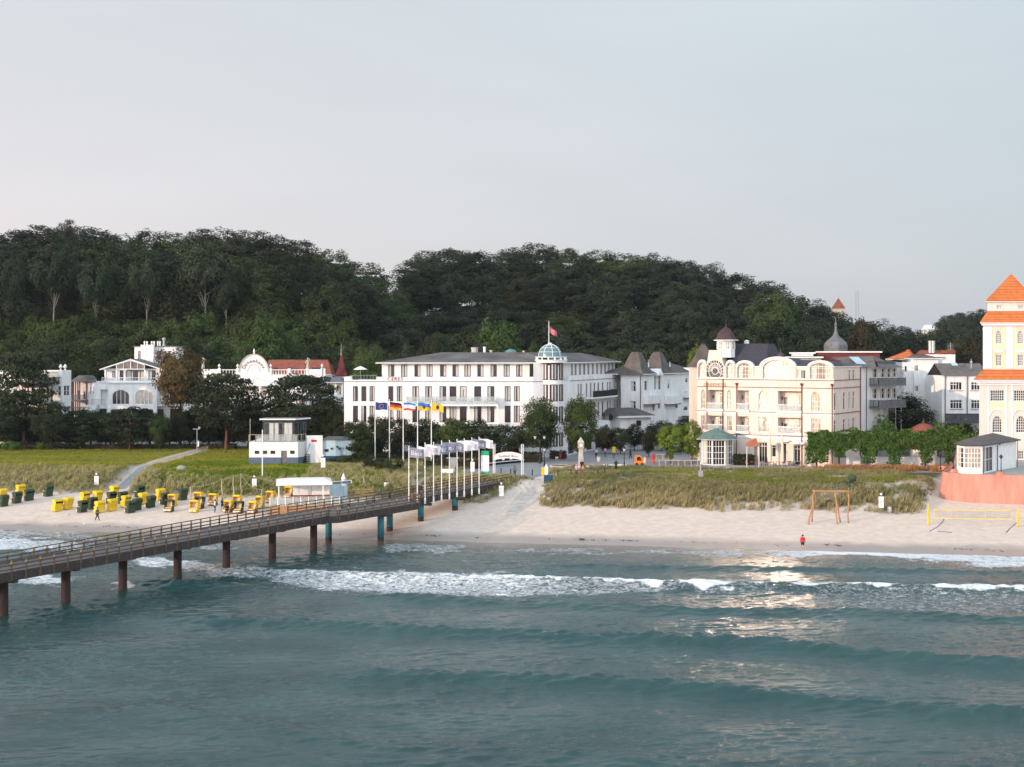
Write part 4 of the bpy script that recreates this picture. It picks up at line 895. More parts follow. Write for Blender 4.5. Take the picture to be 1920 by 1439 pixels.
# ------------------------------------------------------------------ white four storey hotel with the glass dome
def domed_hotel():
 F=Face((-28.9,225),(1,0));u1=F.u(1000)
 t=thing('hotel_building','long white four storey hotel with a glass dome and flag over its rounded corner','hotel',F.P(0,0,GZ))
 zp,zc=F.z(800,707),F.z(800,715)
 cols=[(160,208),(240,288),(318,367),(495,543),(575,627),(723,788),(845,908),(980,1045),(1075,1140),(1172,1237),(1308,1375),(1433,1500),(1598,1653),(1685,1740)]
 ops=[];wins=[]
 rr=random.Random(3)
 for a,b in cols:
  for y0,y1 in((730,873),(915,1073)):
   r=F.rect(*KC(a,y0,b,y1));ops.append((*r,.25,0,False));wins.append((F,r,2,1,rr.choice(['cur','half','cur','dark','full'])if a>300 else rr.choice(['half','dark','dark'])))
 for px in(668,700,740,790,848,900,955): # ground floor
  r=(F.u(px),GZ+.3,F.u(px+18),GZ+3.0);ops.append((*r,.3,.8,False));wins.append((F,r,2,2,'dark'))
 mb=MB();wall(mb,F,0,u1,GZ,zc,ops);D=16
 P=F.P
 mb.quad(P(0,D,GZ),P(0,0,GZ),P(0,0,zc),P(0,D,zc));mb.quad(P(u1,D,GZ),P(0,D,GZ),P(0,D,zc),P(u1,D,zc));mb.quad(P(0,0,zc-.02),P(u1,0,zc-.02),P(u1,D,zc-.02),P(0,D,zc-.02))
# corner piece and wing
 uB0=F.u(1013);Wg=Face((F.P(F.u(1057),0,0)[0],227.0),(.378,.926));uw1=Wg.u(1163)
 Cn=Face(F.P(u1,0,0)[:2],Vector(Wg.O)-Vector(F.P(u1,0,0)[:2]));uc=(Vector(Wg.O)-Vector(Cn.O)).length
 ztop=F.z(800,682)
 wall(mb,Cn,0,uc,GZ,ztop,[])
 wo=[];
 def wr(X0,Y0,X1,Y1):return Wg.rect(*KD(X0,Y0,X1,Y1))
 zt0,zt1=F.z(800,750.5),F.z(800,723);zf0,zf1=F.z(800,792),F.z(800,762)
 for a,b in((925,940),(950,967),(1002,1017),(1042,1058),(1078,1094),(1114,1130),(1154,1170),(1203,1214),(1226,1240),(1273,1286),(1297,1310)):
  ua,ub=Wg.u(900+a/5.05),Wg.u(900+b/5.05);ub=ua+max(.95,ub-ua)
  for z0,z1 in((zt0,zt1),(zf0,zf1)):
   r=(ua,z0,ub,z1);wo.append((*r,.25,0,False));wins.append((Wg,r,2,1,rr.choice(['cur','full','half'])))
 for k in range(6):
  r=(2.5+k*5,GZ+.2,5.6+k*5,GZ+3.1);wo.append((*r,.4,0,False));wins.append((Wg,r,3,1,'dark'))
 wall(mb,Wg,0,uw1,GZ,zc,wo);Dw=11;PW=Wg.P
 mb.quad(PW(uw1,0,GZ),PW(uw1,Dw,GZ),PW(uw1,Dw,zc),PW(uw1,0,zc));mb.quad(PW(0,0,zc-.02),PW(uw1,0,zc-.02),PW(uw1,Dw,zc-.02),PW(0,Dw,zc-.02))
# parapets
 a,b=F.u(645),F.u(659);F.bx(mb,a+.01,b,0.01,.35,zc,zp);F.bx(mb,a+.01,a+.3,.35,D,zc,zp);F.bx(mb,F.u(706),u1,0.01,.35,zc,zp)
 F.bx(mb,b,F.u(706),.01,.3,zc,zc+.15)
 Wg.bx(mb,Wg.u(1068),uw1-.01,.01,.35,zc,zp)
 walls=mk('wall',mb,'white',t)
# set back top storey
 mb=MB();S=F.shift(1.7);Sw=Wg.shift(1.5);sops=[]
 for a,b in((495,553),(617,675),(742,800),(857,915),(985,1045),(1102,1160),(1215,1277),(1338,1397),(1463,1523),(1587,1645),(1705,1765)):
  r=S.rect(*KC(a,525,b,640));sops.append((*r,.2,0,False));wins.append((S,r,2,1,rr.choice(['cur','half','full','open'])))
 us0,us1=S.u(716),S.u(993);wall(mb,S,us0,us1,zc,ztop,sops);shell(mb,S,us0,us1,13,zc,ztop,front=False,top=False,right=False)
 sops=[]
 for a,b in((862,878),(897,913),(938,954),(978,993),(1018,1034),(1060,1075),(1101,1117),(1140,1155),(1177,1192),(1213,1228),(1248,1263)):
  ua=Sw.u(900+a/5.05);r=(ua,S.z(800,705.5),ua+1.2,S.z(800,684));sops.append((*r,.2,0,False));wins.append((Sw,r,2,1,rr.choice(['cur','full'])))
 uw2=Sw.u(1153);wall(mb,Sw,-1,uw2,zc,ztop,sops);mb.quad(Sw.P(uw2,0,zc),Sw.P(uw2,10,zc),Sw.P(uw2,10,ztop),Sw.P(uw2,0,ztop))
 mk('upper_wall',mb,'white',t)
 for F_,r,nx,nz,pn in wins:window(t,F_,r,nx,nz,0 if r[1]>GZ+1 or F_ is Wg else.8,'darkframe',pn,ft=.11,bars=.13)
# roofs
 mb=MB();e0=F.z(800,682);zr=F.z(880,661)
 hip(mb,[S.P(us0-1.0,-1.2,0),S.P(us1+3.5,-1.0,0),S.P(us1+3.5,14,0),S.P(us0-1.0,14,0)],ztop,zr,11,2,.16)
 c=[Sw.P(-1.5,-1.0,0),Sw.P(uw2+1.3,-1.0,0),Sw.P(uw2+1.3,12,0),Sw.P(-1.5,12,0)]
 hip(mb,c,ztop+.003,zr-.1,2,6,.16)
 mk('roof',mb,['bitumen','trim'],t)
 for nm,px,py,dia,hh,m_ in(('chimney',890,655,1.2,1.3,'stone'),('chimney',908.5,654,.45,1.4,'white_paint'),('vent',921,657,.5,.8,'steel'),('vent',982,658,.4,.7,'steel')):
  p=at(px,py,234);m2=MB();m2.lathe((p[0],p[1],zr-.6),[(dia/2,0),(dia/2,hh),(dia/2+.08,hh),(dia/2+.08,hh+.18),(0,hh+.2)],10);mk(nm,m2,m_,t)
 p=at(898,652,236);m2=MB();m2.box(p[0]-1,p[1],zr-.4,p[0]+1.2,p[1]+2,zr+1.3);m2.box(p[0]-1.1,p[1]-.1,zr+1.3,p[0]+1.3,p[1]+2.1,zr+1.42);mk('plant_box',m2,'black',t)
 p=at(958,661,236);m2=MB();m2.lathe((p[0],p[1],zr-.5),[(1.25,0),(1.25,.25)]+[(1.2*math.cos(x),.25+.85*math.sin(x))for x in(.2,.5,.8,1.1,1.4,1.57)],16);mk('roof_dome',m2,'dome_glass',t,smooth=True)
# cornice lines
 mb=MB();F.bx(mb,-.06,u1,-.07,0,zc-.12,zc-.02);Wg.bx(mb,Wg.u(1068),uw1+.05,-.07,0,zc-.12,zc-.02);Cn.bx(mb,0,uc,-.05,0,zc-.12,zc-.02);mk('cornice',mb,'midgrey',t)
# rounded bay and dome
 Yb=226.6;bx_,by_=(1033.5-960)/FPX*Yb,Yb+.4;rb=2.0
 mb=MB();mb.lathe((bx_,by_,0),[(rb,GZ),(rb,ztop-.3)],28);mk('round_bay',mb,'white',t,smooth=True)
 for y0,y1 in((682,713),(721.5,753),(763,795),(812,838)):
  z0,z1=CZ-(y1-HOR)/FPX*(Yb-2),CZ-(y0-HOR)/FPX*(Yb-2)
  for a0 in(-147,-97,-47):
   f_=MB();pn=MB();n=5;aw=37
   for k in range(n):
    t0,t1=R(a0+aw*k/n),R(a0+aw*(k+1)/n)
    q=lambda ang,r_,z_:(bx_+r_*math.cos(ang),by_+r_*math.sin(ang),z_)
    pn.quad(q(t0,rb+.03,z0),q(t1,rb+.03,z0),q(t1,rb+.03,z1),q(t0,rb+.03,z1),1 if k in(1,3)else 0)
    for za,zb in((z0,z0+.12),(z1-.12,z1)):f_.quad(q(t0,rb+.06,za),q(t1,rb+.06,za),q(t1,rb+.06,zb),q(t0,rb+.06,zb))
   for am in(a0,a0+aw/2,a0+aw):
    an=R(am);f_.bar(q(an,rb+.05,z0),q(an,rb+.05,z1),.14,.1)
   o=mk('window',f_,'darkframe',t);mk('pane',pn,['glass','curtain'],o)
 mb=MB();zd=CZ-(677-HOR)/FPX*Yb
 mb.lathe((bx_,by_,0),[(rb+.25,zd-.35),(rb+.75,zd-.3),(rb+.75,zd+.05),(rb+.9,zd+.08),(rb+.9,zd+.18),(0,zd+.2)],28)
 for k in range(14):
  a=k*2*math.pi/14;mb.bar((bx_+(rb+.6)*math.cos(a),by_+(rb+.6)*math.sin(a),zd+.18),(bx_+(rb+.6)*math.cos(a),by_+(rb+.6)*math.sin(a),zd+.62),.2,.12)
 mb.lathe((bx_,by_,0),[(rb+.4,zd+.6),(rb+.75,zd+.6),(rb+.75,zd+.72),(rb+.4,zd+.72)],28)
 mk('gallery_ring',mb,'trim',t)
 dr=2.05;zc_=zd+.72
 mb=MB();prof=[(dr*math.cos(x),zc_+dr*1.06*math.sin(x))for x in[i*math.pi/2/8 for i in range(9)]];mb.lathe((bx_-.2,by_,0),prof,24);dm=mk('dome',mb,'dome_glass',t,smooth=True)
 mb=MB()
 for k in range(8):
  a=k*math.pi/4+.2;mb.tube([(bx_-.2+r_*1.01*math.cos(a),by_+r_*1.01*math.sin(a),z_)for r_,z_ in prof],.05,5)
 for r_,z_ in prof[2:7:2]:mb.tube([(bx_-.2+r_*1.01*math.cos(a*.2618),by_+r_*1.01*math.sin(a*.2618),z_)for a in range(25)],.035,4)
 mk('rib',mb,'trim',dm)
 mb=MB();zt=zc_+dr*1.06;mb.lathe((bx_-.2,by_,zt-.1),[(.35,0),(.35,.3),(.1,.35),(0,.4)],10);mk('finial',mb,'trim',dm)
 pz=CZ-(602-HOR)/FPX*Yb;mb=MB();mb.tube([(bx_-.4,by_,zt),(bx_-.4,by_,pz)],[.07,.045],6);fp=mk('flagpole',mb,'white_paint',t)
 M['pinkflag']=mat('faded_pink_flag',(.50,.14,.17),.8,.2,1);M['pinkflag'].use_backface_culling=False
 m2=MB();n=9
 for j in range(2):
  for i in range(n):
   s_=i/(n-1);m2.v.append((bx_-.35+1.35*s_,by_+.2*math.sin(s_*7),pz-.9-1.0*s_+(-1.15*j)*(1-.25*s_)+.06*math.sin(s_*9)))
 m2.f=[(i,i+1,n+i+1,n+i)for i in range(n-1)];m2.m=[0]*(n-1);mk('flag',m2,'pinkflag',fp,off=wloc(fp))
# long balcony of the front
 mb=MB();bz=F.z(850,758);ua,ub=F.u(763),F.u(934);F.bx(mb,ua,ub,-1.5,-.002,bz-.3,bz);mk('balcony_slab',mb,'trim',t)
 mb=MB();zg0,zg1=bz,F.z(850,744);F.bx(mb,ua+.02,ub-.02,-1.48,-1.45,zg0+.06,zg1);F.bx(mb,ub-.05,ub-.02,-1.44,-.01,zg0+.06,zg1);F.bx(mb,ua+.02,ua+.05,-1.44,-.01,zg0+.06,zg1);g=mk('balcony_glass',mb,'railglass',t)
 mb=MB();F.bx(mb,ua,ub,-1.5,-1.43,zg1,zg1+.05)
 for k in range(12):u=ua+.1+(ub-ua-.25)*k/11;F.bx(mb,u,u+.05,-1.5,-1.43,bz,zg1)
 mk('handrail',mb,'steel',t)
 for px in(763,879,933):m2=MB();u=F.u(px);F.bx(m2,u-.15,u+.15,-1.4,-1.1,F.z(850,795),bz-.3);mk('column',m2,'trim',t)
 mb=MB();zl=F.z(850,795);F.bx(mb,ua,ub,-1.5,-.002,zl-.35,zl);mk('balcony_slab',mb,'trim',t)
 for px in(789,809,816,858,882,911,928):
  m2=MB();u=F.u(px);F.bx(m2,u-.25,u+.3,-1.1,-.6,bz+.4,bz+.48);F.bx(m2,u+.22,u+.3,-1.1,-.6,bz+.48,bz+1.0)
  for du in(-.25,.25):
   for w_ in(-1.1,-.65):F.bx(m2,u+du,u+du+.05,w_,w_+.05,bz+.005,bz+.4)
  tag(mk('balcony_chair',m2,'darkgrey'),'dark chair on the long hotel balcony, at '+{789:'its left end',809:'the second window',816:'the tall planter of the left half',858:'the three middle windows',882:'the right tall planter',911:'the last but one window',928:'its right end'}[px],'chair','chairs on the hotel balcony')
# wing balconies
 mb=MB();a,b=Wg.u(1099),Wg.u(1145.5);z_=zt0;Wg.bx(mb,a,b,-1.4,-.002,z_-.3,z_);mk('balcony_slab',mb,'trim',t)
 mb=MB();rail(mb,[Wg.P(a+.05,-1.35,z_),Wg.P(b-.05,-1.35,z_)],1.1,.12,.03,.05);rail(mb,[Wg.P(b-.05,-1.35,z_),Wg.P(b-.05,-.05,z_)],1.1,.12,.03,.05);mk('balcony_rail',mb,'railing',t)
 zf=CZ-(788-HOR)/FPX*245;a,b=Wg.u(1118),uw1
 mb=MB();Wg.bx(mb,a,b+1.5,-2.6,-.002,zf-1.6,zf);sh=mk('shop_fascia',mb,'trim',t)
 mb=MB();rail(mb,[Wg.P(a+.05,-2.5,zf),Wg.P(b+1.4,-2.5,zf)],1.2,.1,.035,.06);mk('terrace_rail',mb,'railing',t)
 mb=MB()
 for k in range(5):u=a+.4+(b-a)*k/4;Wg.bx(mb,u-.15,u+.15,-2.4,-2.1,GZ,zf-1.6)
 mk('column',mb,'midgrey',t)
 FW=Wg.shift(-2.6);lettering(sh,'BAR',.8,FW,FW.u(1137),zf-.9,'black',w=-.03);lettering(sh,'C',.9,FW,FW.u(1154),zf-.75,'black',w=-.03);lettering(sh,'SPA',.6,FW,FW.u(1167.5),zf-.7,'black',w=-.03)
 lettering(t,'CERES',.82,F,F.u(741),(zp+zc)/2,'lettering_red',w=-.03,spacing=1.25)
 lettering(t,'CERES',.45,Wg,uw1-1.6,(zp+zc)/2+.2,'lettering_red',w=-.03,spacing=1.1)
# terrace rail and things on the roof terrace
 mb=MB();rail(mb,[F.P(F.u(660),.2,zc+.1),F.P(F.u(705),.2,zc+.1)],.9,.5,.02,.03);mk('terrace_rail',mb,'steel',t)
 c=F.P(F.u(672),3,zc);um=thing('parasol','white open parasol on the roof terrace of the domed hotel','parasol',c)
 m2=MB();m2.tube([c,(c[0],c[1],c[2]+2.5)],.04,6);mk('pole',m2,'steel',um);m2=MB();m2.lathe((c[0],c[1],c[2]+1.95),[(1.25,0),(.9,.22),(.45,.45),(0,.62)],8);mk('canopy',m2,'white_paint',um)
 for i,(px,lab)in enumerate(((664,'leftmost clipped box bush on the hotel roof terrace'),(668,'second clipped box bush on the hotel roof terrace, left of the parasol pole'),(700,'box bush at the right end of the hotel roof terrace'))):
  q=F.P(F.u(px),.9,zc);tree('shrub'+str(i%2),q,1.4,1.3,'leaf_hedge','bark','terrace_bush',lab)
 return F,Wg
FD,WD=domed_hotel()

# ------------------------------------------------------------------ golden lit hotel with arched dormers and lantern turret
def lit_hotel():
 ct=Vector((50.45,205));U=Vector((.834,-.551));L=23.4;O=ct-U*L;F=Face(O,U);S=Face(ct,(.55,.835));LS=12.8
 t=thing('hotel_building','cream white hotel lit golden with arched gables, rose window and lantern turret','hotel',(O.x,O.y,GZ))
 rc=lambda*a:F.rect(*KF(*a));P=F.P
 z_par=F.z(1440,711.5);z_top=F.z(1560,689)
 ops=[];W=[]
 def wn(a,nx,nz,arch=0,pane='warm',depth=.28,face=F,split=None,kk=KF,z=None):
  r=face.rect(*kk(*a));r=r if z is None else(r[0],z[0],r[2],z[1]);ops.append((*r,depth,arch,False))if face is F else None
  W.append((face,r,nx,nz,arch,pane,split));return r
 zA0,zA1=F.z(1440,770),F.z(1440,733);zB0,zB1=F.z(1440,811),F.z(1440,782.5)
 for a,b,nx,ar in((130,172,2,.8),(390,432,2,.8),(705,805,3,1.05),(1232,1320,3,1.0)):
  wn((a,695,b,900),nx,4,ar,'warm' if a>600 else 'warmh',z=(zA0,zA1))
  wn((a,950,b+8,1130),nx,3,0,'warm' if a>1000 else 'warmh',z=(zB0,zB1),split=.72)
 logg=[]
 for a,b in((200,350),(497,610),(900,1135)):
  for z0,z1 in((zA0,zA1),(zB0,zB1)):
   r=(F.u(1290+a/5.333),z0,F.u(1290+b/5.333),z1);ops.append((*r,1.5,0,True));logg.append(r)
 zg0=GZ+.1
 for a,b,y0,nx,pn in((705,790,1225,3,'dark'),(835,877,1250,1,'dark'),(905,982,1230,2,'half'),(1055,1122,1240,2,'dark')):
  r=(F.u(1290+a/5.333),zg0 if a!=835 else GZ+1.2,F.u(1290+b/5.333),F.z(1440,600+y0/5.333));ops.append((*r,.3,0,False));W.append((F,r,nx,2,0,pn,.8))
 r=(F.u(1413.5),zg0,F.u(1420.5),F.z(1440,830));ops.append((*r,1.0,0,True))
 mb=MB();wall(mb,F,0,L,GZ,z_par,ops)
# dormer storey: between z_par and the arches
 G=[(95,190,410,.35,2.2),(375,470,415,.35,2.2),(478,660,418,.45,2.6),(715,1080,380,.9,3.5),(1195,1450,418,.6,3.0)]
 ops2=[];gab=MB();vault=MB();edge=MB()
 z_m=F.z(1440,690)
 for a,b,y,k,dp in G:
  ua,ub=F.u(1290+a/5.333),F.u(1290+b/5.333);cpx=1290+(a+b)/2/5.333;zt=F.z(cpx,600+y/5.333);zb=F.z(cpx,600+485/5.333)
  ah=zt-zb;n=12;c=(ua+ub)/2;rad=(ub-ua)/2
  pt=[(c-rad*math.cos(math.pi*i/n),zb+ah*math.sin(math.pi*i/n))for i in range(n+1)]
# curved gable front with its window, rim and barrel roof running back
  iw=.80;wi=[(c-rad*iw*math.cos(math.pi*i/n),zb+ah*.78*math.sin(math.pi*i/n))for i in range(n+1)]
  w0=-.14
  for(p,q),(p2,q2),(s1,s2),(s3,s4)in zip(pt,pt[1:],wi,wi[1:]):
   gab.quad(P(s1,w0,s2),P(s3,w0,s4),P(p2,w0,q2),P(p,w0,q));vault.quad(P(p,w0+.05,q),P(p2,w0+.05,q2),P(p2,5.5,q2),P(p,5.5,q))
   edge.quad(P(p,w0-.1,q),P(p2,w0-.1,q2),P(p2,w0-.1,q2+.2),P(p,w0-.1,q+.2));edge.quad(P(p,w0-.1,q+.2),P(p2,w0-.1,q2+.2),P(p2,.5,q2+.2),P(p,.5,q+.2));edge.quad(P(p2,w0-.1,q2),P(p,w0-.1,q),P(p,w0,q),P(p2,w0,q2))
   gab.quad(P(s1,w0,s2),P(s1,.25,s2),P(s3,.25,s4),P(s3,w0,s4))
  gab.quad(P(ua,w0,z_par),P(c-rad*iw,w0,z_par),P(c-rad*iw,w0,zb),P(ua,w0,zb));gab.quad(P(c+rad*iw,w0,z_par),P(ub,w0,z_par),P(ub,w0,zb),P(c+rad*iw,w0,zb))
  gab.quad(P(ua,3,z_par),P(ua,w0,z_par),P(ua,w0,zb),P(ua,3,zb));gab.quad(P(ub,w0,z_par),P(ub,3,z_par),P(ub,3,zb),P(ub,w0,zb))
  gab.quad(P(c-rad*iw,.25,z_par),P(c-rad*iw,w0,z_par),P(c-rad*iw,w0,zb),P(c-rad*iw,.25,zb));gab.quad(P(c+rad*iw,w0,z_par),P(c+rad*iw,.25,z_par),P(c+rad*iw,.25,zb),P(c+rad*iw,w0,zb))
  r=(c-rad*iw,z_par+.05,c+rad*iw,zb+ah*.78);W.append((F,r,max(2,int(rad*2/.75)),4 if rad<2 else 3,ah*.78,'warm' if a in(715,95,375)else 'warmh',None));ops2.append((*r,.3,0,False))
# pointed gable with rose window
 ua,ub=F.u(1290+190/5.333),F.u(1290+358/5.333);c=(ua+ub)/2;zs=F.z(1343,688);zt=F.z(1343,657);w0=-.2
 ro=(c-1.75,z_par+.15,c+1.75,F.z(1343,675));n=ARC;ap=arch_pts(ro[0],ro[2],ro[3],(ro[3]-ro[1])*.6)
 hw=1.05
 outl=lambda z:hw+((ub-ua)/2-hw)*min(1,max(0,(zt-z)/(zt-zs)))
 for i in range(12):
  za,zb_=z_par+(zt-z_par)*i/12,z_par+(zt-z_par)*(i+1)/12
  def inner(z):
   if z>=ro[3]or z<=ro[1]:return 0
   h6=(ro[3]-ro[1])*.6
   return 1.75 if z<ro[3]-h6 else 1.75*math.sqrt(max(0,1-((z-ro[3]+h6)/h6)**2))
  ia,ib=inner(za),inner(zb_)
  for sg in(-1,1):
   q=[P(c+sg*ia,w0,za),P(c+sg*outl(za),w0,za),P(c+sg*outl(zb_),w0,zb_),P(c+sg*ib,w0,zb_)]
   gab.quad(*(q if sg>0 else q[::-1]));gab.quad(P(c+sg*outl(za),w0,za),P(c+sg*outl(za),3,za),P(c+sg*outl(zb_),3,zb_),P(c+sg*outl(zb_),w0,zb_))
 rose=MB();pn=MB();w1=-.08
 for(p,q),(p2,q2)in zip(ap,ap[1:]):pn.quad(P(p,w1+.1,ro[1]),P(p2,w1+.1,ro[1]),P(p2,w1+.1,q2),P(p,w1+.1,q))
 cz_=ro[1]+1.1
 for k in range(13):
  an=math.pi*(k-1)/11;
  for r0,r1 in((.55,1.75),):
   e=(c+r1*math.cos(an),cz_+(r1*1.35)*math.sin(an));e=(max(ro[0]+.05,min(ro[2]-.05,e[0])),max(ro[1]+.05,min(ro[3]-.1,e[1])))
   rose.bar(P(c+r0*math.cos(an),w1,cz_+r0*math.sin(an)),P(e[0],w1,e[1]),.09,.09)
 for rr_,sx in((.55,1.0),(1.15,1.15)):
  cp=[P(c+rr_*math.cos(a),w1,cz_+rr_*sx*math.sin(a))for a in[math.pi*2*k/20 for k in range(21)]if cz_+rr_*sx*math.sin(a)>ro[1]-.02]
  for a_,b_ in zip(cp,cp[1:]):
   if(Vector(a_)-Vector(b_)).length<.8:rose.bar(a_,b_,.09,.09)
 for(p,q),(p2,q2)in zip(ap,ap[1:]):rose.bar(P(p,w1,q),P(p2,w1,q2),.16,.14)
 for a_,b_ in((0,1),(1,0)):rose.bar(P(ro[0]if a_ else ro[2],w1,ro[1]),P(ro[0]if a_ else ro[2],w1,ap[0][1]),.14,.14)
 rose.bar(P(ro[0],w1,ro[1]),P(ro[2],w1,ro[1]),.14,.14)
# flat parts of the dormer storey
 ops2.append((F.u(1290+1088/5.333),z_par+.1,F.u(1290+1175/5.333),z_m-.3,.25,0,False));W.append((F,ops2[-1][:4],3,1,0,'half',None));ops2.append((ro[0]-.1,z_par,ro[2]+.1,z_top-.02,.3,0,True))
 mb2=MB();wall(mb2,F.shift(0.0),.6,L,z_par+.002,z_top,[o for o in ops2]);
# side wall
 so=[];sw=[]
 for X in(1458,1550,1607,1645):
  for y0,y1,ar in((718 if X==1458 else 708,862,0),(975,1095,0)):
   z0=F.z(1440,768)if y0<900 else F.z(1440,811);z1=F.z(1440,735)if y0<900 else F.z(1440,785);uu=S.u(1290+X/5.333);r=(uu,z0,uu+(1.1 if X!=1607 else.8),z1);so.append((*r,.2,0,False));sw.append(r)
 for X in(1607,1645):uu=S.u(1290+X/5.333);r=(uu,F.z(1440,713),uu+1.1,F.z(1440,694));so.append((*r,.2,0,False));sw.append(r)
 wall(mb,S,0,LS,GZ,z_top,so)
 bl=S.P(LS,0,0);bk=(bl[0]-U.x*L,bl[1]-U.y*L)
 mb.quad((bk[0],bk[1],GZ),(O.x,O.y,GZ),(O.x,O.y,z_top),(bk[0],bk[1],z_top));mb.quad((bl[0],bl[1],GZ),(bk[0],bk[1],GZ),(bk[0],bk[1],z_top),(bl[0],bl[1],z_top))
 mk('wall',mb,'cream',t);mk('dormer_wall',mb2,'cream',t);mk('gable_front',gab,'cream',t);mk('barrel_roof',vault,'slate',t);mk('gable_rim',edge,'trim',t)
 ro_=mk('rose_window',rose,'whiteframe',t);mk('pane',pn,'glass',ro_)
 mb=MB();o1,o2=P(-.2,-.35,0),P(L+.35,-.35,0);b2_=(bl[0]+.5,bl[1]);hip(mb,[P(.6,.12,0),P(L+.15,-.05,0),(bl[0]+.2,bl[1],0),(bk[0],bk[1],0)],z_top,z_top+1.1,5,5,.12);mk('roof',mb,['slate','trim'],t)
 for F_,r,nx,nz,ar,pn_,sp in W:window(t,F_,r,nx,nz,ar,'whiteframe',pn_,ft=.09,bars=.06,split=sp,w=.2)
 for r in sw:window(t,S,r,1,2,0,'whiteframe','half',w=.12,split=.7)
# loggias
 for i,r in enumerate(logg):
  B=F.shift(1.45);wd_=r[2]-r[0]
  if wd_>3.5:
   window(t,B,(r[0]+1.3,r[1]+.05,r[2]-.9,r[3]-.35),3,2,.9 if i%2==0 else 0,'whiteframe','warm',split=.7,w=-.08);window(t,B,(r[0]+.35,r[1]+.05,r[0]+1.05,r[3]-.9),1,1,0,'whiteframe','dark',w=-.08)
  else:window(t,B,(r[0]+wd_*.38,r[1]+.05,r[2]-.1,r[3]-.15),2,3,0,'whiteframe','cur',split=.72,w=-.08)
  m2=MB();F.bx(m2,r[0]-.1,r[2]+.1,-.42,-.003,r[1]-.32,r[1]+.02);bs=mk('balcony',m2,'trim',t)
  m2=MB();F.bx(m2,r[0],r[2],-.36,-.33,r[1]+.05,r[1]+.95);mk('balcony_glass',m2,'railglass',bs)
  m2=MB();F.bx(m2,r[0]-.05,r[2]+.05,-.40,-.32,r[1]+.95,r[1]+1.05);mk('handrail',m2,'trim' if wd_<4 or i>3 else 'trim',bs)
  for uu in(r[0]+.22,r[2]-.3)if wd_>3.5 else(r[0]+.3,):m2=MB();B.bx(m2,uu-.07,uu+.07,-.2,-.03,r[3]-1.5,r[3]-.9);mk('wall_lamp',m2,'copper_brown',t)
# string courses, downpipes, cornices
 mb=MB()
 for py in(712.3,726.8,773.5,817):z=F.z(1440,py);F.bx(mb,-.02,L+.05,-.1,-.002,z-.05,z+.04);S.bx(mb,.03,LS,-.1,-.002,z-.05,z+.04)
 mk('string_course',mb,'red_trim',t)
 mb=MB();z=F.z(1440,772);F.bx(mb,-.02,L+.03,-.06,-.001,z-.5,z-.15);z=F.z(1440,816);F.bx(mb,-.02,L+.03,-.06,-.001,z-.6,z-.12);F.bx(mb,-.15,L+.15,-.22,-.001,z_par-.02,z_par+.1);mk('cornice',mb,'trim',t)
 for X,y0 in((192,610),(352,590),(490,655),(1140,660),(1444,665)):
  u=F.u(1290+X/5.333);m2=MB();z=F.z(1290+X/5.333,600+y0/5.333);m2.tube([P(u,-.16,z),P(u,-.16,GZ+.1)],.07,6)
  if X>400:m2.lathe(P(u,-.16,z-.1),[(.09,0),(.24,.35),(.26,.5),(0,.5)],6)
  mk('downpipe',m2,'red_trim',t)
 m2=MB();m2.tube([S.P(LS-.15,-.12,z_top),S.P(LS-.15,-.12,GZ)],.08,6);mk('downpipe',m2,'red_trim',t)
# pilaster strips
 for X in(615,690,820,880,1160,1215,1350):
  u=F.u(1290+X/5.333);m2=MB();F.bx(m2,u-.05,u+.05,-.05,-.001,zB0,zB1+.5);mk('pilaster',m2,'trim',t);m2=MB();F.bx(m2,u-.05,u+.05,-.05,-.001,zA0,zA1+.2);mk('pilaster',m2,'trim',t)
# steep slate roof and lantern
 z0,z1=F.z(1370,682),F.z(1390,644.5);c0=[P(F.u(1351),.6,0),P(F.u(1434),.6,0),P(F.u(1434),9,0),P(F.u(1351),9,0)];c1=[P(F.u(1351)+.3,3.8,0),P(F.u(1423),3.8,0),P(F.u(1423),6.5,0),P(F.u(1351)+.3,6.5,0)]
 mb=MB();frust(mb,c0,z0-.5,c1,z1);mk('slate_roof',mb,'slate',t)
 mb=MB();q0=P(c-1,0,0);cl=P(c-outl(zt),.3,0);Z0,Z1=F.z(1354,657),F.z(1354,639);uc=F.u(1290+344/5.333);lc=P(uc,1.4,0);rr_=1.5
 oc=[(lc[0]+rr_*math.cos(a),lc[1]+rr_*math.sin(a))for a in[math.pi/8+k*math.pi/4 for k in range(8)]]
 frust(mb,oc,Z0-1.2,oc,Z1);tl=mk('lantern',mb,'trim',t)
 for k in range(8):
  a,b=Vector(oc[k]),Vector(oc[(k+1)%8]);f2=Face(a+(b-a)*.0,b-a)
  window(tl,f2,(.2,Z0+.15,(b-a).length-.2,Z1-.15),2,2,0,'whiteframe','warm',w=-.1)if(f2.N.y<.5)else None
 mb=MB();mb.lathe((lc[0],lc[1],Z1),[(rr_+.55,-.02),(rr_+.6,.12),(rr_+.1,.2)],8,0,math.pi/8,math.pi/8+2*math.pi);mk('lantern_eave',mb,'trim',tl)
 zt_=F.z(1354,610)-Z1-.4;mb=MB();mb.lathe((lc[0],lc[1],Z1+.12),[(rr_+.45,0),(rr_+.1,.35),(rr_-.05,zt_*.35),(rr_-.35,zt_*.6),(rr_-.85,zt_*.82),(.15,zt_),(.06,zt_+.5),(.05,zt_+1.1),(.16,zt_+1.2),(0,zt_+1.3)],8,0,math.pi/8,math.pi/8+2*math.pi);mk('lantern_dome',mb,'copper_brown',tl)
# small copper turret above the big gable
 u=F.u(1461);z=F.z(1461,671);m2=MB();m2.lathe(P(u,.6,z-.4),[(.55,0),(.55,.35),(.68,.45),(.62,.8),(.4,1.1),(.12,1.35),(.05,1.6),(.12,1.8),(.0,2.1)],8);mk('turret',m2,'copper_brown',t)
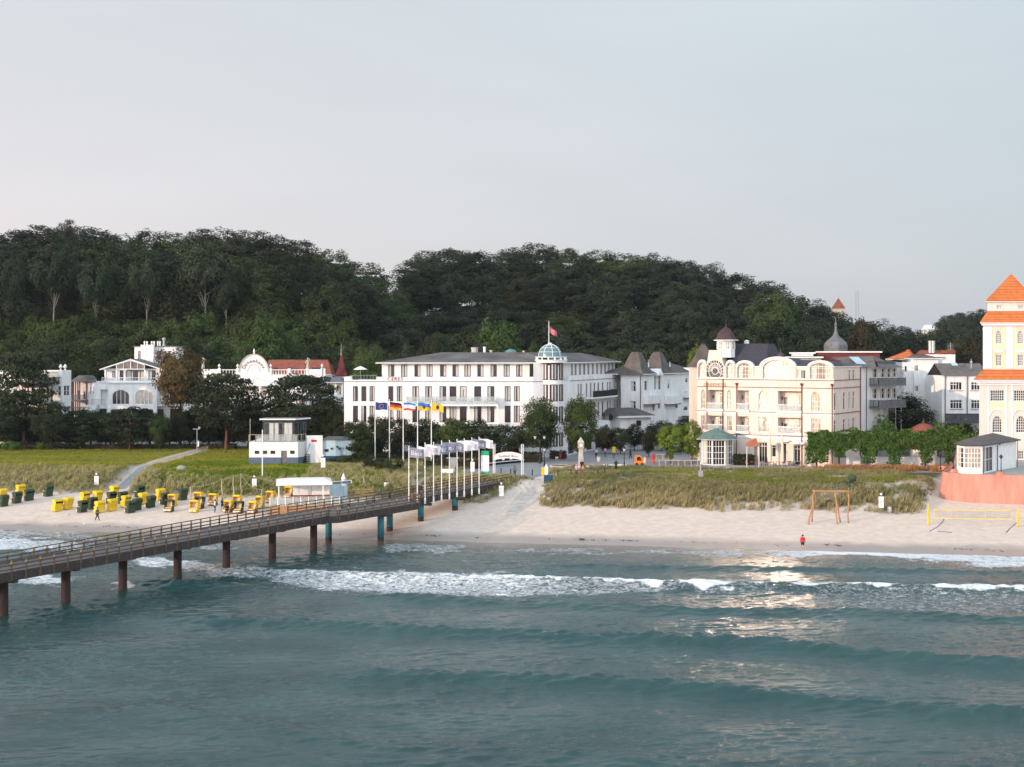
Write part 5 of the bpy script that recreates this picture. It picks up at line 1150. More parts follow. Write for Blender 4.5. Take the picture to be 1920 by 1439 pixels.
# bulls-eye spokes of the big gable are its window; roof gear
 for px,py,w_,h_,m_ in((1395,668,.3,1.0,'white_paint'),(1411,668,.35,1.3,'black'),(1391,640,.8,.5,'trim')):
  u=F.u(px,3);q=P(u,3.5 if px!=1391 else 5,0);zz=F.z(px,py,3)-h_/2;m2=MB();m2.lathe((q[0],q[1],zz-.8),[(w_/2,0),(w_/2,h_+.5),(w_/2+.08,h_+.55),(0,h_+.8)],8);mk('chimney',m2,m_,t)
 lettering(t,'STRANDHOTEL',.72,F,F.u(1341),F.z(1341,721.5),'gold',w=-.05,sx=.82)
 mb=MB();z=F.z(1441,826);F.bx(mb,F.u(1464),F.u(1482),-1.2,-.01,z-.1,z+.1);F.bx(mb,F.u(1486),F.u(1512),-1.3,-.01,z-.35,z-.1);mk('canopy',mb,'trim',t)
# pointed brown roof on the left end
 ap_=at(1319,644,226);m2=MB();c0=[(ap_[0]-2.6,223.2),(ap_[0]+2.4,223.2),(ap_[0]+2.4,228.2),(ap_[0]-2.6,228.2)];zb0=CZ-(688-HOR)/FPX*225
 zt1=CZ-(645-HOR)/FPX*226;frust(m2,c0,zb0,scaled(c0,.72),zb0+.9);frust(m2,scaled(c0,.72),zb0+.9,scaled(c0,.1),zt1,0);mk('pointed_roof',m2,'shingle',t)
 m2=MB();frust(m2,scaled(c0,.86),GZ,scaled(c0,.86),zb0+.05);mk('corner_tower',m2,'cream',t)
 for dx in(-.2,.2):m2=MB();m2.lathe((ap_[0]+dx,ap_[1]-.7,zt1-.2),[(.06,0),(.06,.6),(.1,.65),(0,.8)],6);mk('finial',m2,'copper_brown',t)
 return F,S
FH,SH=lit_hotel()
# ------------------------------------------------------------------ villa with twin roof towers
def twin_villa():
 C=Vector((24.8,250));B=Face(C,(.5,.866));A0=C-Vector((.866,-.5))*4.4;A=Face(A0,(.866,-.5));L=29
 t=thing('villa','shaded white villa with two bell shaped grey-brown roof towers','villa',(C.x,C.y,GZ));ze=17.8
 ops=[];W=[]
 for(x0,y0,x1,y1)in((310,850,383,993),(310,1125,383,1240)):r=A.rect(*KE(x0,y0,x1,y1));ops.append((*r,.2,0,False));W.append((A,r,2,2,0,'half',.62))
 mb=MB();wall(mb,A,0,4.4,GZ,ze,ops)
 ops=[]
 for x0,y0,x1,y1,ar in((500,845,545,980,0),(640,770,672,970,.5),(695,770,735,970,.5),(820,830,858,955,0),(612,1120,650,1260,0),(690,1095,730,1235,.5),(930,1095,970,1228,0),(1070,800,1110,870,.4),(1140,790,1165,870,0),(1175,790,1200,870,0),
 (1045,990,1110,1080,.6),(1135,985,1158,1080,.3),(1172,985,1195,1080,.3),(1210,985,1232,1080,.3),(1045,1195,1110,1275,.6),(1135,1185,1158,1280,.3),(1172,1185,1195,1280,.3)):
  r=B.rect(*KE(x0,y0,x1,y1));r=(r[0],r[1],max(r[2],r[0]+.9),r[3]);ops.append((*r,.25,ar,False));W.append((B,r,2,2,ar,'half' if ar==0 else 'dark',.7))
 wall(mb,B,0,L,GZ,ze,ops)
 mb.quad(B.P(L,0,GZ),B.P(L,9,GZ),B.P(L,9,ze),B.P(L,0,ze));mb.quad(A.P(0,9,GZ),A.P(0,0,GZ),A.P(0,0,ze),A.P(0,9,ze));mk('wall',mb,'villa_white',t)
 for F_,r,nx,nz,ar,pn,sp in W:window(t,F_,r,nx,nz,ar,'whiteframe',pn,split=sp,ft=.08,bars=.06)
 mb=MB();hip(mb,[B.P(-.3,-.6,0),B.P(L+.5,-.6,0),B.P(L+.5,9,0),B.P(-.3,9,0)],ze,ze+2.0,4,5,.15);mk('roof',mb,['shingle','trim'],t)
 for i,(u,ww)in enumerate(((2.1,2.15),(12.5,2.1))):
  c=sq(B,u-ww,u+ww,-.0 if i==0 else.2,4.2);m2=MB();hh=[(1.28,ze-.1),(1.0,ze+.95),(.86,ze+1.6),(.42,ze+4.0),(.30,ze+4.35)]
  for(k0,z0),(k1,z1)in zip(hh,hh[1:]):frust(m2,scaled(c,k0),z0,scaled(c,k1),z1,0,z1>ze+4.2)
  tr=mk('tower_roof',m2,'shingle',t);m2=MB();frust(m2,scaled(c,.3),ze+4.352,scaled(c,.34),ze+4.42);mk('roof_cap',m2,'zinc',tr)
  if i:m2=MB();frust(m2,c,ze-3,c,ze+.0);mk('tower_wall',m2,'villa_white',t)
  m2=MB();q=B.P(u+1.6,.2,ze+1.4);m2.lathe(q,[(.15,0),(.12,.5),(.05,.9),(0,1.2)],6);mk('finial',m2,'trim',tr)
# balconies, small gables, trim
 for u0,u1,z in((.8,6.5,0),(11,17,1)):
  m2=MB();zz=B.z(1215 if z==0 else 1262,742);B.bx(m2,u0,u1,-1.0,-.003,zz-1.6,zz);mk('bay',m2,'villa_white',t)
  m2=MB();B.bx(m2,u0-.05,u1+.05,-1.06,.02,zz-1.78,zz-1.603);mk('bay_trim',m2,'red_trim',t)
 for u in(7.2,25):m2=MB();z0=ze-.2;m2.add([B.P(u-1.3,-.9,z0),B.P(u+1.3,-.9,z0),B.P(u,-.9,z0+1.3),B.P(u-1.3,2,z0),B.P(u+1.3,2,z0),B.P(u,2,z0+1.3)],[(0,1,2),(0,2,5,3),(1,4,5,2)]);mk('small_gable',m2,'trim',t)
 for z in(12.9,9.2):m2=MB();B.bx(m2,20.5,L,-.9,-.003,z-.1,z+1.0);mk('loggia_parapet',m2,'villa_white',t);m2=MB();B.bx(m2,20.4,L+.1,-.95,-.001,z-.3,z-.102);mk('loggia_trim',m2,'red_trim',t)
 m2=MB();m2.tube([A.P(4.2,-.1,ze),A.P(4.2,-.1,GZ)],.07,6);mk('downpipe',m2,'copper_brown',t)
 p=at(1219,680,262);m2=MB();m2.box(p[0]-.35,p[1],ze,p[0]+.35,p[1]+.7,20.6);mk('chimney',m2,'stone',t)
# low annex with dark roof in front
 a=thing('annex_building','low white annex with a flat olive roof between the hotel wing and the villa','annex',at(1195,800,238));Fa=Face((20.0,242),(.92,.39));m2=MB();shell(m2,Fa,0,6.5,7,GZ,10.3);mk('wall',m2,'villa_white',a)
 m2=MB();frust(m2,sq(Fa,-.9,7.1,-.9,7.5),10.35,sq(Fa,1.5,6,5,7.2),11.5);mk('roof',m2,'shingle',a);m2=MB();Fa.bx(m2,-.7,7,-.85,-.002,10.0,10.34);mk('fascia',m2,'trim',a)
 window(a,Fa,(3.4,8.4,4.4,9.4),2,1,0,'darkframe','dark',w=-.08)
twin_villa()

# ------------------------------------------------------------------ left villas
def arched_villa():
 Y0=258;F=Face(at(178,700,Y0)[:2],(1,0));Z=lambda py:CZ-(py-HOR)/FPX*Y0;u=lambda X:F.u(X/4.8);z=lambda Yc:Z(600+Yc/4.8)
 t=thing('villa','white villa with two tall arched windows and a glazed gable on its roof terrace','villa',(*F.P(0,0,0)[:2],GZ))
 W=[];mb=MB();M1=F.shift(-1.5);ops=[]
 m=lambda X:M1.u(X/4.8)
 zz=lambda Yc:CZ-(600+Yc/4.8-HOR)/FPX*(Y0-1.5)
 for a,b,pn in((1008,1163,'dark'),(1218,1375,'warm')):r=(m(a),zz(762),m(b),zz(630));ops.append((*r,.3,1.25,False));W.append((M1,r,4,1,1.25,'whiteframe',pn))
 for a,b in((1000,1180),(1215,1375),(1415,1470)):r=(m(a),zz(905),m(b),zz(805));ops.append((*r,.3,0,False));W.append((M1,r,4,1,0,'darkframe','dark'))
 wall(mb,M1,m(970),m(1412),GZ,zz(572),[o for o in ops if o[0]<m(1400)]);shell(mb,M1,m(970),m(1412),3,GZ,zz(572),front=False)
 ops=[]
 for a,b in((905,970),(1420,1500),(1560,1640)):r=(u(a),z(762),u(b),z(628));ops.append((*r,.9,0,True));W.append((F.shift(.85),(r[0]+.1,r[1],r[2]-.1,r[3]-.3),2,2,0,'darkframe','dark'))
 for a,b in((870,960),(1530,1620)):r=(u(a),z(905),u(b),z(800));ops.append((*r,.3,0,False));W.append((F,r,3,1,0,'darkframe','dark'))
 wall(mb,F,u(845),u(1690),GZ,z(565),ops);shell(mb,F,u(845),u(1690),13,GZ,z(565),front=False);mk('wall',mb,'villa_white',t)
 m2=MB();F.bx(m2,u(800),u(900),-2.2,-.002,GZ+3.5,z(765));mk('lower_bay',m2,'villa_white',t);m2=MB();F.bx(m2,u(1420),u(1640),-1.2,-.002,z(775),z(765));mk('balcony_slab',m2,'villa_white',t)
 m2=MB();rail(m2,[F.P(u(850),-1.9,z(765)),F.P(u(968),-1.9,z(765))],1.1,.18,.02,.05);mk('balcony_rail',m2,'steel',t)
 m2=MB();rail(m2,[F.P(u(1420),-1.1,z(765)),F.P(u(1640),-1.1,z(765))],1.1,.18,.02,.05);mk('balcony_rail',m2,'steel',t)
 m2=MB();M1.bx(m2,m(960),m(1422),-.2,3,zz(572),zz(560));F.bx(m2,u(868),u(1450),-.15,.1,z(565),z(552));mk('cornice',m2,'trim',t)
# glazed upper pavilion under a low gable roof
 U_=F.shift(1.8);uu=lambda X:U_.u(X/4.8);zu=lambda Yc:CZ-(600+Yc/4.8-HOR)/FPX*(Y0+1.8);ops=[]
 for a,b,y0,pn,nx in((1010,1058,460,'cur',2),(1078,1112,455,'dark',1),(1135,1305,455,'cur',4),(1335,1400,455,'half',2)):r=(uu(a),zu(550 if a!=1010 else 525),uu(b),zu(y0));ops.append((*r,.2,0,False));W.append((U_,r,nx,1,0,'darkframe',pn))
 m2=MB();wall(m2,U_,uu(960),uu(1480),z(565),zu(440),ops);shell(m2,U_,uu(960),uu(1480),8,z(565),zu(440),front=False);mk('upper_wall',m2,'villa_white',t)
 apx,ae=uu(1192),zu(352);V=MB();e0,e1=uu(915),uu(1475);zE=zu(443)
 V.add([U_.P(e0,-1.4,zE),U_.P(apx,-1.4,ae),U_.P(e1,-1.4,zE),U_.P(e0,9,zE),U_.P(apx,9,ae),U_.P(e1,9,zE)],[(0,1,4,3),(1,2,5,4)]);
 V.add([U_.P(e0,-1.4,zE-.2),U_.P(apx,-1.4,ae-.2),U_.P(e1,-1.4,zE-.2),U_.P(e0,9,zE-.2),U_.P(apx,9,ae-.2),U_.P(e1,9,zE-.2)],[(3,4,1,0),(4,5,2,1)],1)
 V.quad(U_.P(e0,-1.4,zE-.2),U_.P(apx,-1.4,ae-.2),U_.P(apx,-1.4,ae),U_.P(e0,-1.4,zE),1);V.quad(U_.P(apx,-1.4,ae-.2),U_.P(e1,-1.4,zE-.2),U_.P(e1,-1.4,zE),U_.P(apx,-1.4,ae),1);mk('roof',V,['grey_roof','trim'],t)
 g=MB();n0,n1=uu(1065),uu(1315);zt=lambda x:ae-.25-abs(x-apx)/(apx-e0)*(ae-zE)
 g.add([U_.P(n0,-1.15,zE+.1),U_.P(n1,-1.15,zE+.1),U_.P(n1,-1.15,zt(n1)),U_.P(apx,-1.15,ae-.25),U_.P(n0,-1.15,zt(n0))],[(0,1,2,3,4)]);gp_=mk('gable_glazing',g,'sun_glass',t)
 m2=MB()
 for x in(n0,(n0+apx)/2,apx,(n1+apx)/2,n1):m2.bar(U_.P(x,-1.2,zE),U_.P(x,-1.2,zt(x)),.14 if x in(n0,n1,apx)else.07,.12)
 m2.bar(U_.P(n0,-1.2,zE),U_.P(n1,-1.2,zE),.2,.14);m2.bar(U_.P(n0,-1.2,zt(n0)),U_.P(apx,-1.2,ae-.3),.16,.14);m2.bar(U_.P(apx,-1.2,ae-.3),U_.P(n1,-1.2,zt(n1)),.16,.14);mk('frame',m2,'trim',gp_)
 for X in(965,1065,1320):m2=MB();U_.bx(m2,uu(X)-.15,uu(X)+.15,-1.3,-1.0,z(565)-.3,zE-.15);mk('column',m2,'trim',t)
 m2=MB();rail(m2,[F.P(u(915),.2,z(552)),F.P(u(1450),.2,z(552))],.7,.3,.02,.05);mk('terrace_rail',m2,'trim',t)
# stair tower with chimney pots
 m2=MB();Yt=Y0+9;tw=Face(at(252,650,Yt)[:2],(1,0));q=lambda X:tw.u(X/4.8);zq=lambda Yc:CZ-(600+Yc/4.8-HOR)/FPX*Yt;ops=[]
 for a,b,pn in((1243,1277,'cur'),(1408,1450,'dark'),(1478,1500,'half'),(1506,1535,'half')):r=(q(a),zq(350),q(b),zq(282));ops.append((*r,.2,0,False));W.append((tw,r,2,1,0,'darkframe',pn))
 wall(m2,tw,0,q(1585),zq(470),zq(243),ops);shell(m2,tw,0,q(1585),6,zq(470),zq(243),front=False);tw.bx(m2,q(1280),q(1395),-1.2,-.002,zq(470),zq(225));wt=mk('stair_tower',m2,'white',t)
 m2=MB();tw.bx(m2,-.25,q(1600),-.3,6.2,zq(243),zq(236));mk('roof_slab',m2,'zinc',wt)
 for X in(1295,1318,1360,1382,1415,1435):m2=MB();m2.lathe(tw.P(q(X),.5,zq(243)),[(.14,0),(.14,.75),(.2,.85),(.16,1.05),(0,1.2)],7);mk('chimney_pot',m2,'trim',wt)
 m2=MB();m2.lathe(tw.P(q(1466),.8,zq(240)),[(.3,0),(.3,.5),(.22,.6),(.22,1.3),(.36,1.35),(.36,1.75),(.1,1.8),(0,1.85)],10);mk('flue',m2,'steel',wt)
 for F_,r,nx,nz,ar,fm,pn in W:window(t,F_,r,nx,nz,ar,fm,pn,ft=.09,bars=.1)
arched_villa()

def left_house():
 Y0=252;F=Face(at(-60,700,Y0)[:2],(1,0));k=7.195
 cx_=at(116,700,Y0);S=Face(cx_[:2],(.30,.954));t=thing('villa','leftmost white house with urns on its parapet and a pale blue shaded gable end','villa',(cx_[0],cx_[1],GZ))
 Z=lambda Yc:CZ-(640+Yc/k-HOR)/FPX*Y0;u=lambda X:F.u(X/k);mb=MB();ops=[];W=[]
 for X in(60,180,300,430,510,640):r=(u(X),Z(760),u(X+50),Z(640));ops.append((*r,.2,0,False));W.append((F,r,2,2));r=(u(X),Z(1000),u(X+50),Z(890));ops.append((*r,.2,0,False));W.append((F,r,2,2));r=(u(X),Z(1330),u(X+60),Z(1180));ops.append((*r,.2,0,False));W.append((F,r,2,1))
 u1=u(835);wall(mb,F,0,u1,GZ,Z(395),ops);us=S.u(133.5);so=[]
 for X in(790,862,900):
  for y0,y1 in((600,735),(880,960),(1240,1290)):uu=S.u(X/k);r=(uu,S.z(125,640+y1/k),uu+1.0,S.z(125,640+y0/k));so.append((*r,.15,0,False));W.append((S,r,1,2))
 zt=Z(395);wall(mb,S,0,us,GZ,zt+.05,so);mb.quad(S.P(us,0,GZ),S.P(us,9,GZ),S.P(us,9,zt),S.P(us,0,zt));mk('wall',mb,'villa_white',t)
 for F_,r,nx,nz in W:window(t,F_,r,nx,nz,0,'whiteframe','dark',ft=.08,bars=.06)
 m2=MB();zz=Z(545);m2.add([F.P(u(430),-2.6,Z(615)),F.P(u(715),-2.6,Z(615)),F.P(u(830),-.1,zz+.9),F.P(u(520),-.1,zz+.9),F.P(u(430),-2.6,Z(625)),F.P(u(715),-2.6,Z(625))],[(0,1,2,3),(5,1,0,4)]);mk('porch_roof',m2,'grey_roof',t)
 for z_ in(Z(815),Z(1010)):
  m2=MB();F.bx(m2,u(430),u(760),-2.4,-.002,z_-.25,z_);mk('balcony_slab',m2,'trim',t);m2=MB();rail(m2,[F.P(u(430),-2.3,z_),F.P(u(755),-2.3,z_)],1.0,.16,.03,.06);mk('balcony_rail',m2,'trim',t)
 for X in(440,595,700,757):m2=MB();F.bx(m2,u(X)-.1,u(X)+.1,-2.35,-2.15,GZ,Z(620));mk('post',m2,'red_trim',t)
 m2=MB();F.bx(m2,-.1,u1,-.12,-.001,Z(540),Z(525));mk('cornice',m2,'trim',t)
 m2=MB();baluster_run(m2,F,u(545),u(780),Z(460),Z(405),-.13);mk('balustrade',m2,'trim',t)
 for X in(55,812):m2=MB();urn(m2,F.P(u(X),.3,zt),1.3);mk('urn',m2,'trim',t)
 m2=MB();urn(m2,S.P(us-1.2,.5,zt),1.3);mk('urn',m2,'trim',t)
# shaded timber loggia and the wall beside it
 v=thing('loggia_building','dark timber balcony bay with a small grey gable roof between the two left villas','house',at(140,720,262));Yg=264;G=Face(at(134,700,Yg)[:2],(1,0));gz=lambda Yc:CZ-(640+Yc/k-HOR)/FPX*Yg;g=lambda X:G.u(X/k)
 m2=MB();G.bx(m2,0,g(1165),1.6,5,GZ,gz(545));G.bx(m2,g(1180),g(1310),.5,5,GZ,gz(560));mk('wall',m2,'villa_white',v)
 m2=MB();a_=gz(468);b_=gz(548);m2.add([G.P(g(950),-.6,b_),G.P(g(1050),-.6,b_),G.P(g(1150),-.6,a_),G.P(g(1195),-.6,b_+.1),G.P(g(950),5,a_),G.P(g(1150),5,a_),G.P(g(1300),.2,b_),G.P(g(1195),5,a_-.6)],[(0,1,2,5,4),(2,3,7,5),(1,3,2),(3,6,7)]);mk('roof',m2,'grey_roof',v)
 for X in(985,1020,1050,1075,1165):m2=MB();G.bx(m2,g(X)-.1,g(X)+.1,-.1,.1,GZ,b_);mk('post',m2,'red_trim',v)
 for y in(800,960):m2=MB();G.bx(m2,0,g(1172),-.2,1.55,gz(y)-.2,gz(y));mk('balcony_slab',m2,'midgrey',v);m2=MB();rail(m2,[G.P(0,-.15,gz(y)),G.P(g(1170),-.15,gz(y))],1.05,.15,.03,.06);mk('balcony_rail',m2,'midgrey',v)
 for X in(1000,1085):window(v,G.shift(1.6),(g(X),gz(790),g(X+40),gz(620)),1,2,0,'whiteframe','dark',w=-.08)
 for X in(1200,1240):window(v,G.shift(.5),(g(X),gz(715),g(X+22),gz(610)),1,2,0,'whiteframe','half',w=-.08)
left_house()

def balustraded_house():
 Y0=262;F=Face(at(372,700,Y0)[:2],(1,0));u=lambda X:F.u(350+X/4.8);z=lambda Yc:CZ-(600+Yc/4.8-HOR)/FPX*Y0
 t=thing('hotel_building','white balustraded house with a round lettered pediment between two statues','hotel',(*F.P(0,0,0)[:2],GZ));mb=MB();u1=u(1235);zt=z(500);ops=[];W=[]
 for X in range(150,1200,95):r=(u(X),z(800),u(X+45),z(690));ops.append((*r,.2,0,False));W.append(r)
 for X in range(150,1200,95):r=(u(X),z(1020),u(X+45),z(900));ops.append((*r,.2,0,False));W.append(r)
 wall(mb,F,0,u1,GZ,zt,ops);shell(mb,F,0,u1,12,GZ,zt,front=False);mk('wall',mb,'villa_white',t)
 for r in W:window(t,F,r,2,2,0,'whiteframe','half',ft=.08)
 c,R_=u(605),u(738)-u(605);zb=z(470);m2=MB();n=20;pts=[(c-R_*math.cos(math.pi*i/n),zb+(z(310)-zb)*math.sin(math.pi*i/n))for i in range(n+1)]
 pts=[(c-R_,zt)]+pts+[(c+R_,zt)];k=len(pts);m2.add([F.P(a,-.1,b)for a,b in pts]+[F.P(a,.6,b)for a,b in pts],[tuple(range(k-1,-1,-1)),tuple(range(k,2*k))]+[(i,(i+1)%k,k+(i+1)%k,k+i)for i in range(k)]);ped=mk('round_pediment',m2,'trim',t)
 m2=MB();
 for(a,b),(a2,b2)in zip(pts[1:-1],pts[2:-1]):m2.bar(F.P(a,-.18,b),F.P(a2,-.18,b2),.22,.16)
 mk('moulding',m2,'stone',ped);m2=MB()
 ip=[(c+(a-c)*.42,zb+(b-zb)*.42)for a,b in pts[1:-1]]
 for(a,b),(a2,b2)in zip(ip,ip[1:]):m2.bar(F.P(a,-.14,b),F.P(a2,-.14,b2),.08,.08)
 mk('inner_moulding',m2,'stone',ped)
 arc_lettering(ped,'Dünenhaus',.98,F,c,zb+.1,R_*.72,R(156),R(24),'lettering_red',w=-.15)
 m2=MB();m2.lathe(F.P(c,.2,z(312)),[(.28,0),(.12,.25),(.2,.5),(.22,.7),(.05,1.1),(0,1.3)],8);mk('finial',m2,'trim',ped)
 for a,b in((315,450),(765,915),(930,1075)):m2=MB();baluster_run(m2,F,u(a),u(b),zt,z(447),.1,.55);mk('balustrade',m2,'trim',t)
 for a,b in((135,300),(1100,1232)):m2=MB();F.bx(m2,u(a),u(b),-.05,.25,zt,z(445));mk('parapet',m2,'trim',t)
 for X in(292,458,752,922,1085,1218,1235):m2=MB();F.bx(m2,u(X)-.28,u(X)+.28,-.15,.4,zt-.2,z(438));mk('pier',m2,'trim',t)
 for X in(292,458,755,1218):m2=MB();urn(m2,F.P(u(X),.1,z(438)),1.0);mk('urn',m2,'trim',t)
 for X,lab in((147,'pale stone figure standing on the left end of the balustraded parapet'),(1090,'pale stone figure on the parapet right of the round pediment')):
  p=F.P(u(X),.1,z(438));m2=MB();m2.lathe(p,[(.35,0),(.35,.12),(.26,.14),(.3,.5),(.22,.95),(.27,1.35),(.3,1.55),(.12,1.72),(.1,1.8),(.16,1.95),(.14,2.1),(0,2.2)],9);m2.tube([(p[0]-.25,p[1],p[2]+1.5),(p[0]-.45,p[1]-.1,p[2]+1.15),(p[0]-.2,p[1]-.3,p[2]+1.2)],[.1,.08,.05],6);m2.tube([(p[0]+.25,p[1],p[2]+1.5),(p[0]+.42,p[1]-.1,p[2]+1.8),(p[0]+.2,p[1]-.1,p[2]+2.0)],[.1,.08,.05],6)
  tag(mk('statue',m2,'stone',None,smooth=True),lab,'statue')
# porch with a triangular pediment on columns
 a,b,ap=u(470),u(822),u(600);m2=MB();z0,z1,z2=z(595),z(582),z(518);m2.add([F.P(a,-2,z1),F.P(b,-2,z1),F.P(ap+.4,-2,z2),F.P(a,0,z1),F.P(b,0,z1),F.P(ap+.4,0,z2)],[(0,1,2),(0,2,5,3),(1,4,5,2)]);F.bx(m2,a-.1,b+.1,-2.1,-.002,z0,z1);mk('porch_pediment',m2,'trim',t)
 for X in(500,680,800):m2=MB();m2.lathe(F.P(u(X),-1.7,0),[(.4,GZ),(.4,GZ+.3),(.3,GZ+.4),(.24,z(625)),(.38,z(612)),(.4,z0)],10);mk('column',m2,'trim',t)
# red tiled roof and dark spire behind
 Yr=Y0+14;r_=thing('red_roofed_house','long red-brown tiled roof with skylights rising behind the balustraded house','house',at(560,700,Yr));G=Face(at(498,700,Yr)[:2],(1,0));g=lambda X:G.u(350+X/4.8);gz=lambda Yc:CZ-(600+Yc/4.8-HOR)/FPX*Yr
 m2=MB();shell(m2,G,g(700),g(1260),9,GZ,gz(500));mk('wall',m2,'villa_white',r_);m2=MB();hip(m2,[G.P(g(690),-.4,0),G.P(g(1310),-.4,0),G.P(g(1310),9.4,0),G.P(g(690),9.4,0)],gz(505),gz(360),.3,1.6,.15);mk('roof',m2,['red_tile','trim'],r_)
 for X in(770,900,1120,1160):m2=MB();uu=g(X);m2.add([G.P(uu,.55,gz(448)),G.P(uu+1.1,.55,gz(448)),G.P(uu+1.1,1.0,gz(430)),G.P(uu,1.0,gz(430))],[(0,1,2,3)]);mk('skylight',m2,'glass',r_)
 s=thing('spire_roof','pointed dark red spire with a metal finial left of the domed hotel','spire',at(640,700,268));c=[at(628+d[0],704,266+d[1])[:2]for d in((0,0),(24,0),(24,3),(0,3))]
 zt_,zb_=CZ-(664-HOR)/FPX*267,CZ-(706-HOR)/FPX*267;m2=MB();frust(m2,c,zb_,scaled(c,.55),zb_+1.6);frust(m2,scaled(c,.55),zb_+1.6,scaled(c,.06),zt_);mk('roof',m2,'dark_red',s)
 m2=MB();frust(m2,scaled(c,.9),GZ,scaled(c,.9),zb_);mk('wall',m2,'villa_white',s)
 cx_=sum(p[0]for p in c)/4;cy_=sum(p[1]for p in c)/4;m2=MB();m2.lathe((cx_,cy_,zt_-.3),[(.2,0),(.14,.8),(.28,1.0),(.1,1.3),(.05,2.4),(.0,2.6)],8);mk('finial',m2,'zinc',s)
# grey timber bay left of the domed hotel
 v=thing('veranda_house','grey-white timber veranda bay with arches squeezed between balustraded house and domed hotel','house',at(620,740,256));G=Face(at(605,700,254)[:2],(1,0));g=lambda X:G.u(350+X/4.8);gz=lambda Yc:CZ-(600+Yc/4.8-HOR)/FPX*254
 m2=MB();ops=[(g(1255),gz(680),g(1330),gz(580),.6,.5,True),(g(1350),gz(680),g(1400),gz(575),.6,0,True)];wall(m2,G,0,g(1405),GZ,gz(565),ops);shell(m2,G,0,g(1405),8,GZ,gz(565),front=False);mk('wall',m2,'villa_white',v)
 m2=MB();hip(m2,[G.P(-.3,-.6,0),G.P(g(1412),-.6,0),G.P(g(1412),8,0),G.P(-.3,8,0)],gz(568),gz(515),1,1,.12);mk('roof',m2,['zinc','trim'],v)
 m2=MB();G.bx(m2,0,g(1402),-.7,-.003,gz(735),gz(685));mk('balcony',m2,'trim',v)
 for X in(1258,1300,1365):window(v,G.shift(.55),(g(X),gz(678),g(X+25),gz(600)),1,2,0,'whiteframe','half',w=-.08)
balustraded_house()

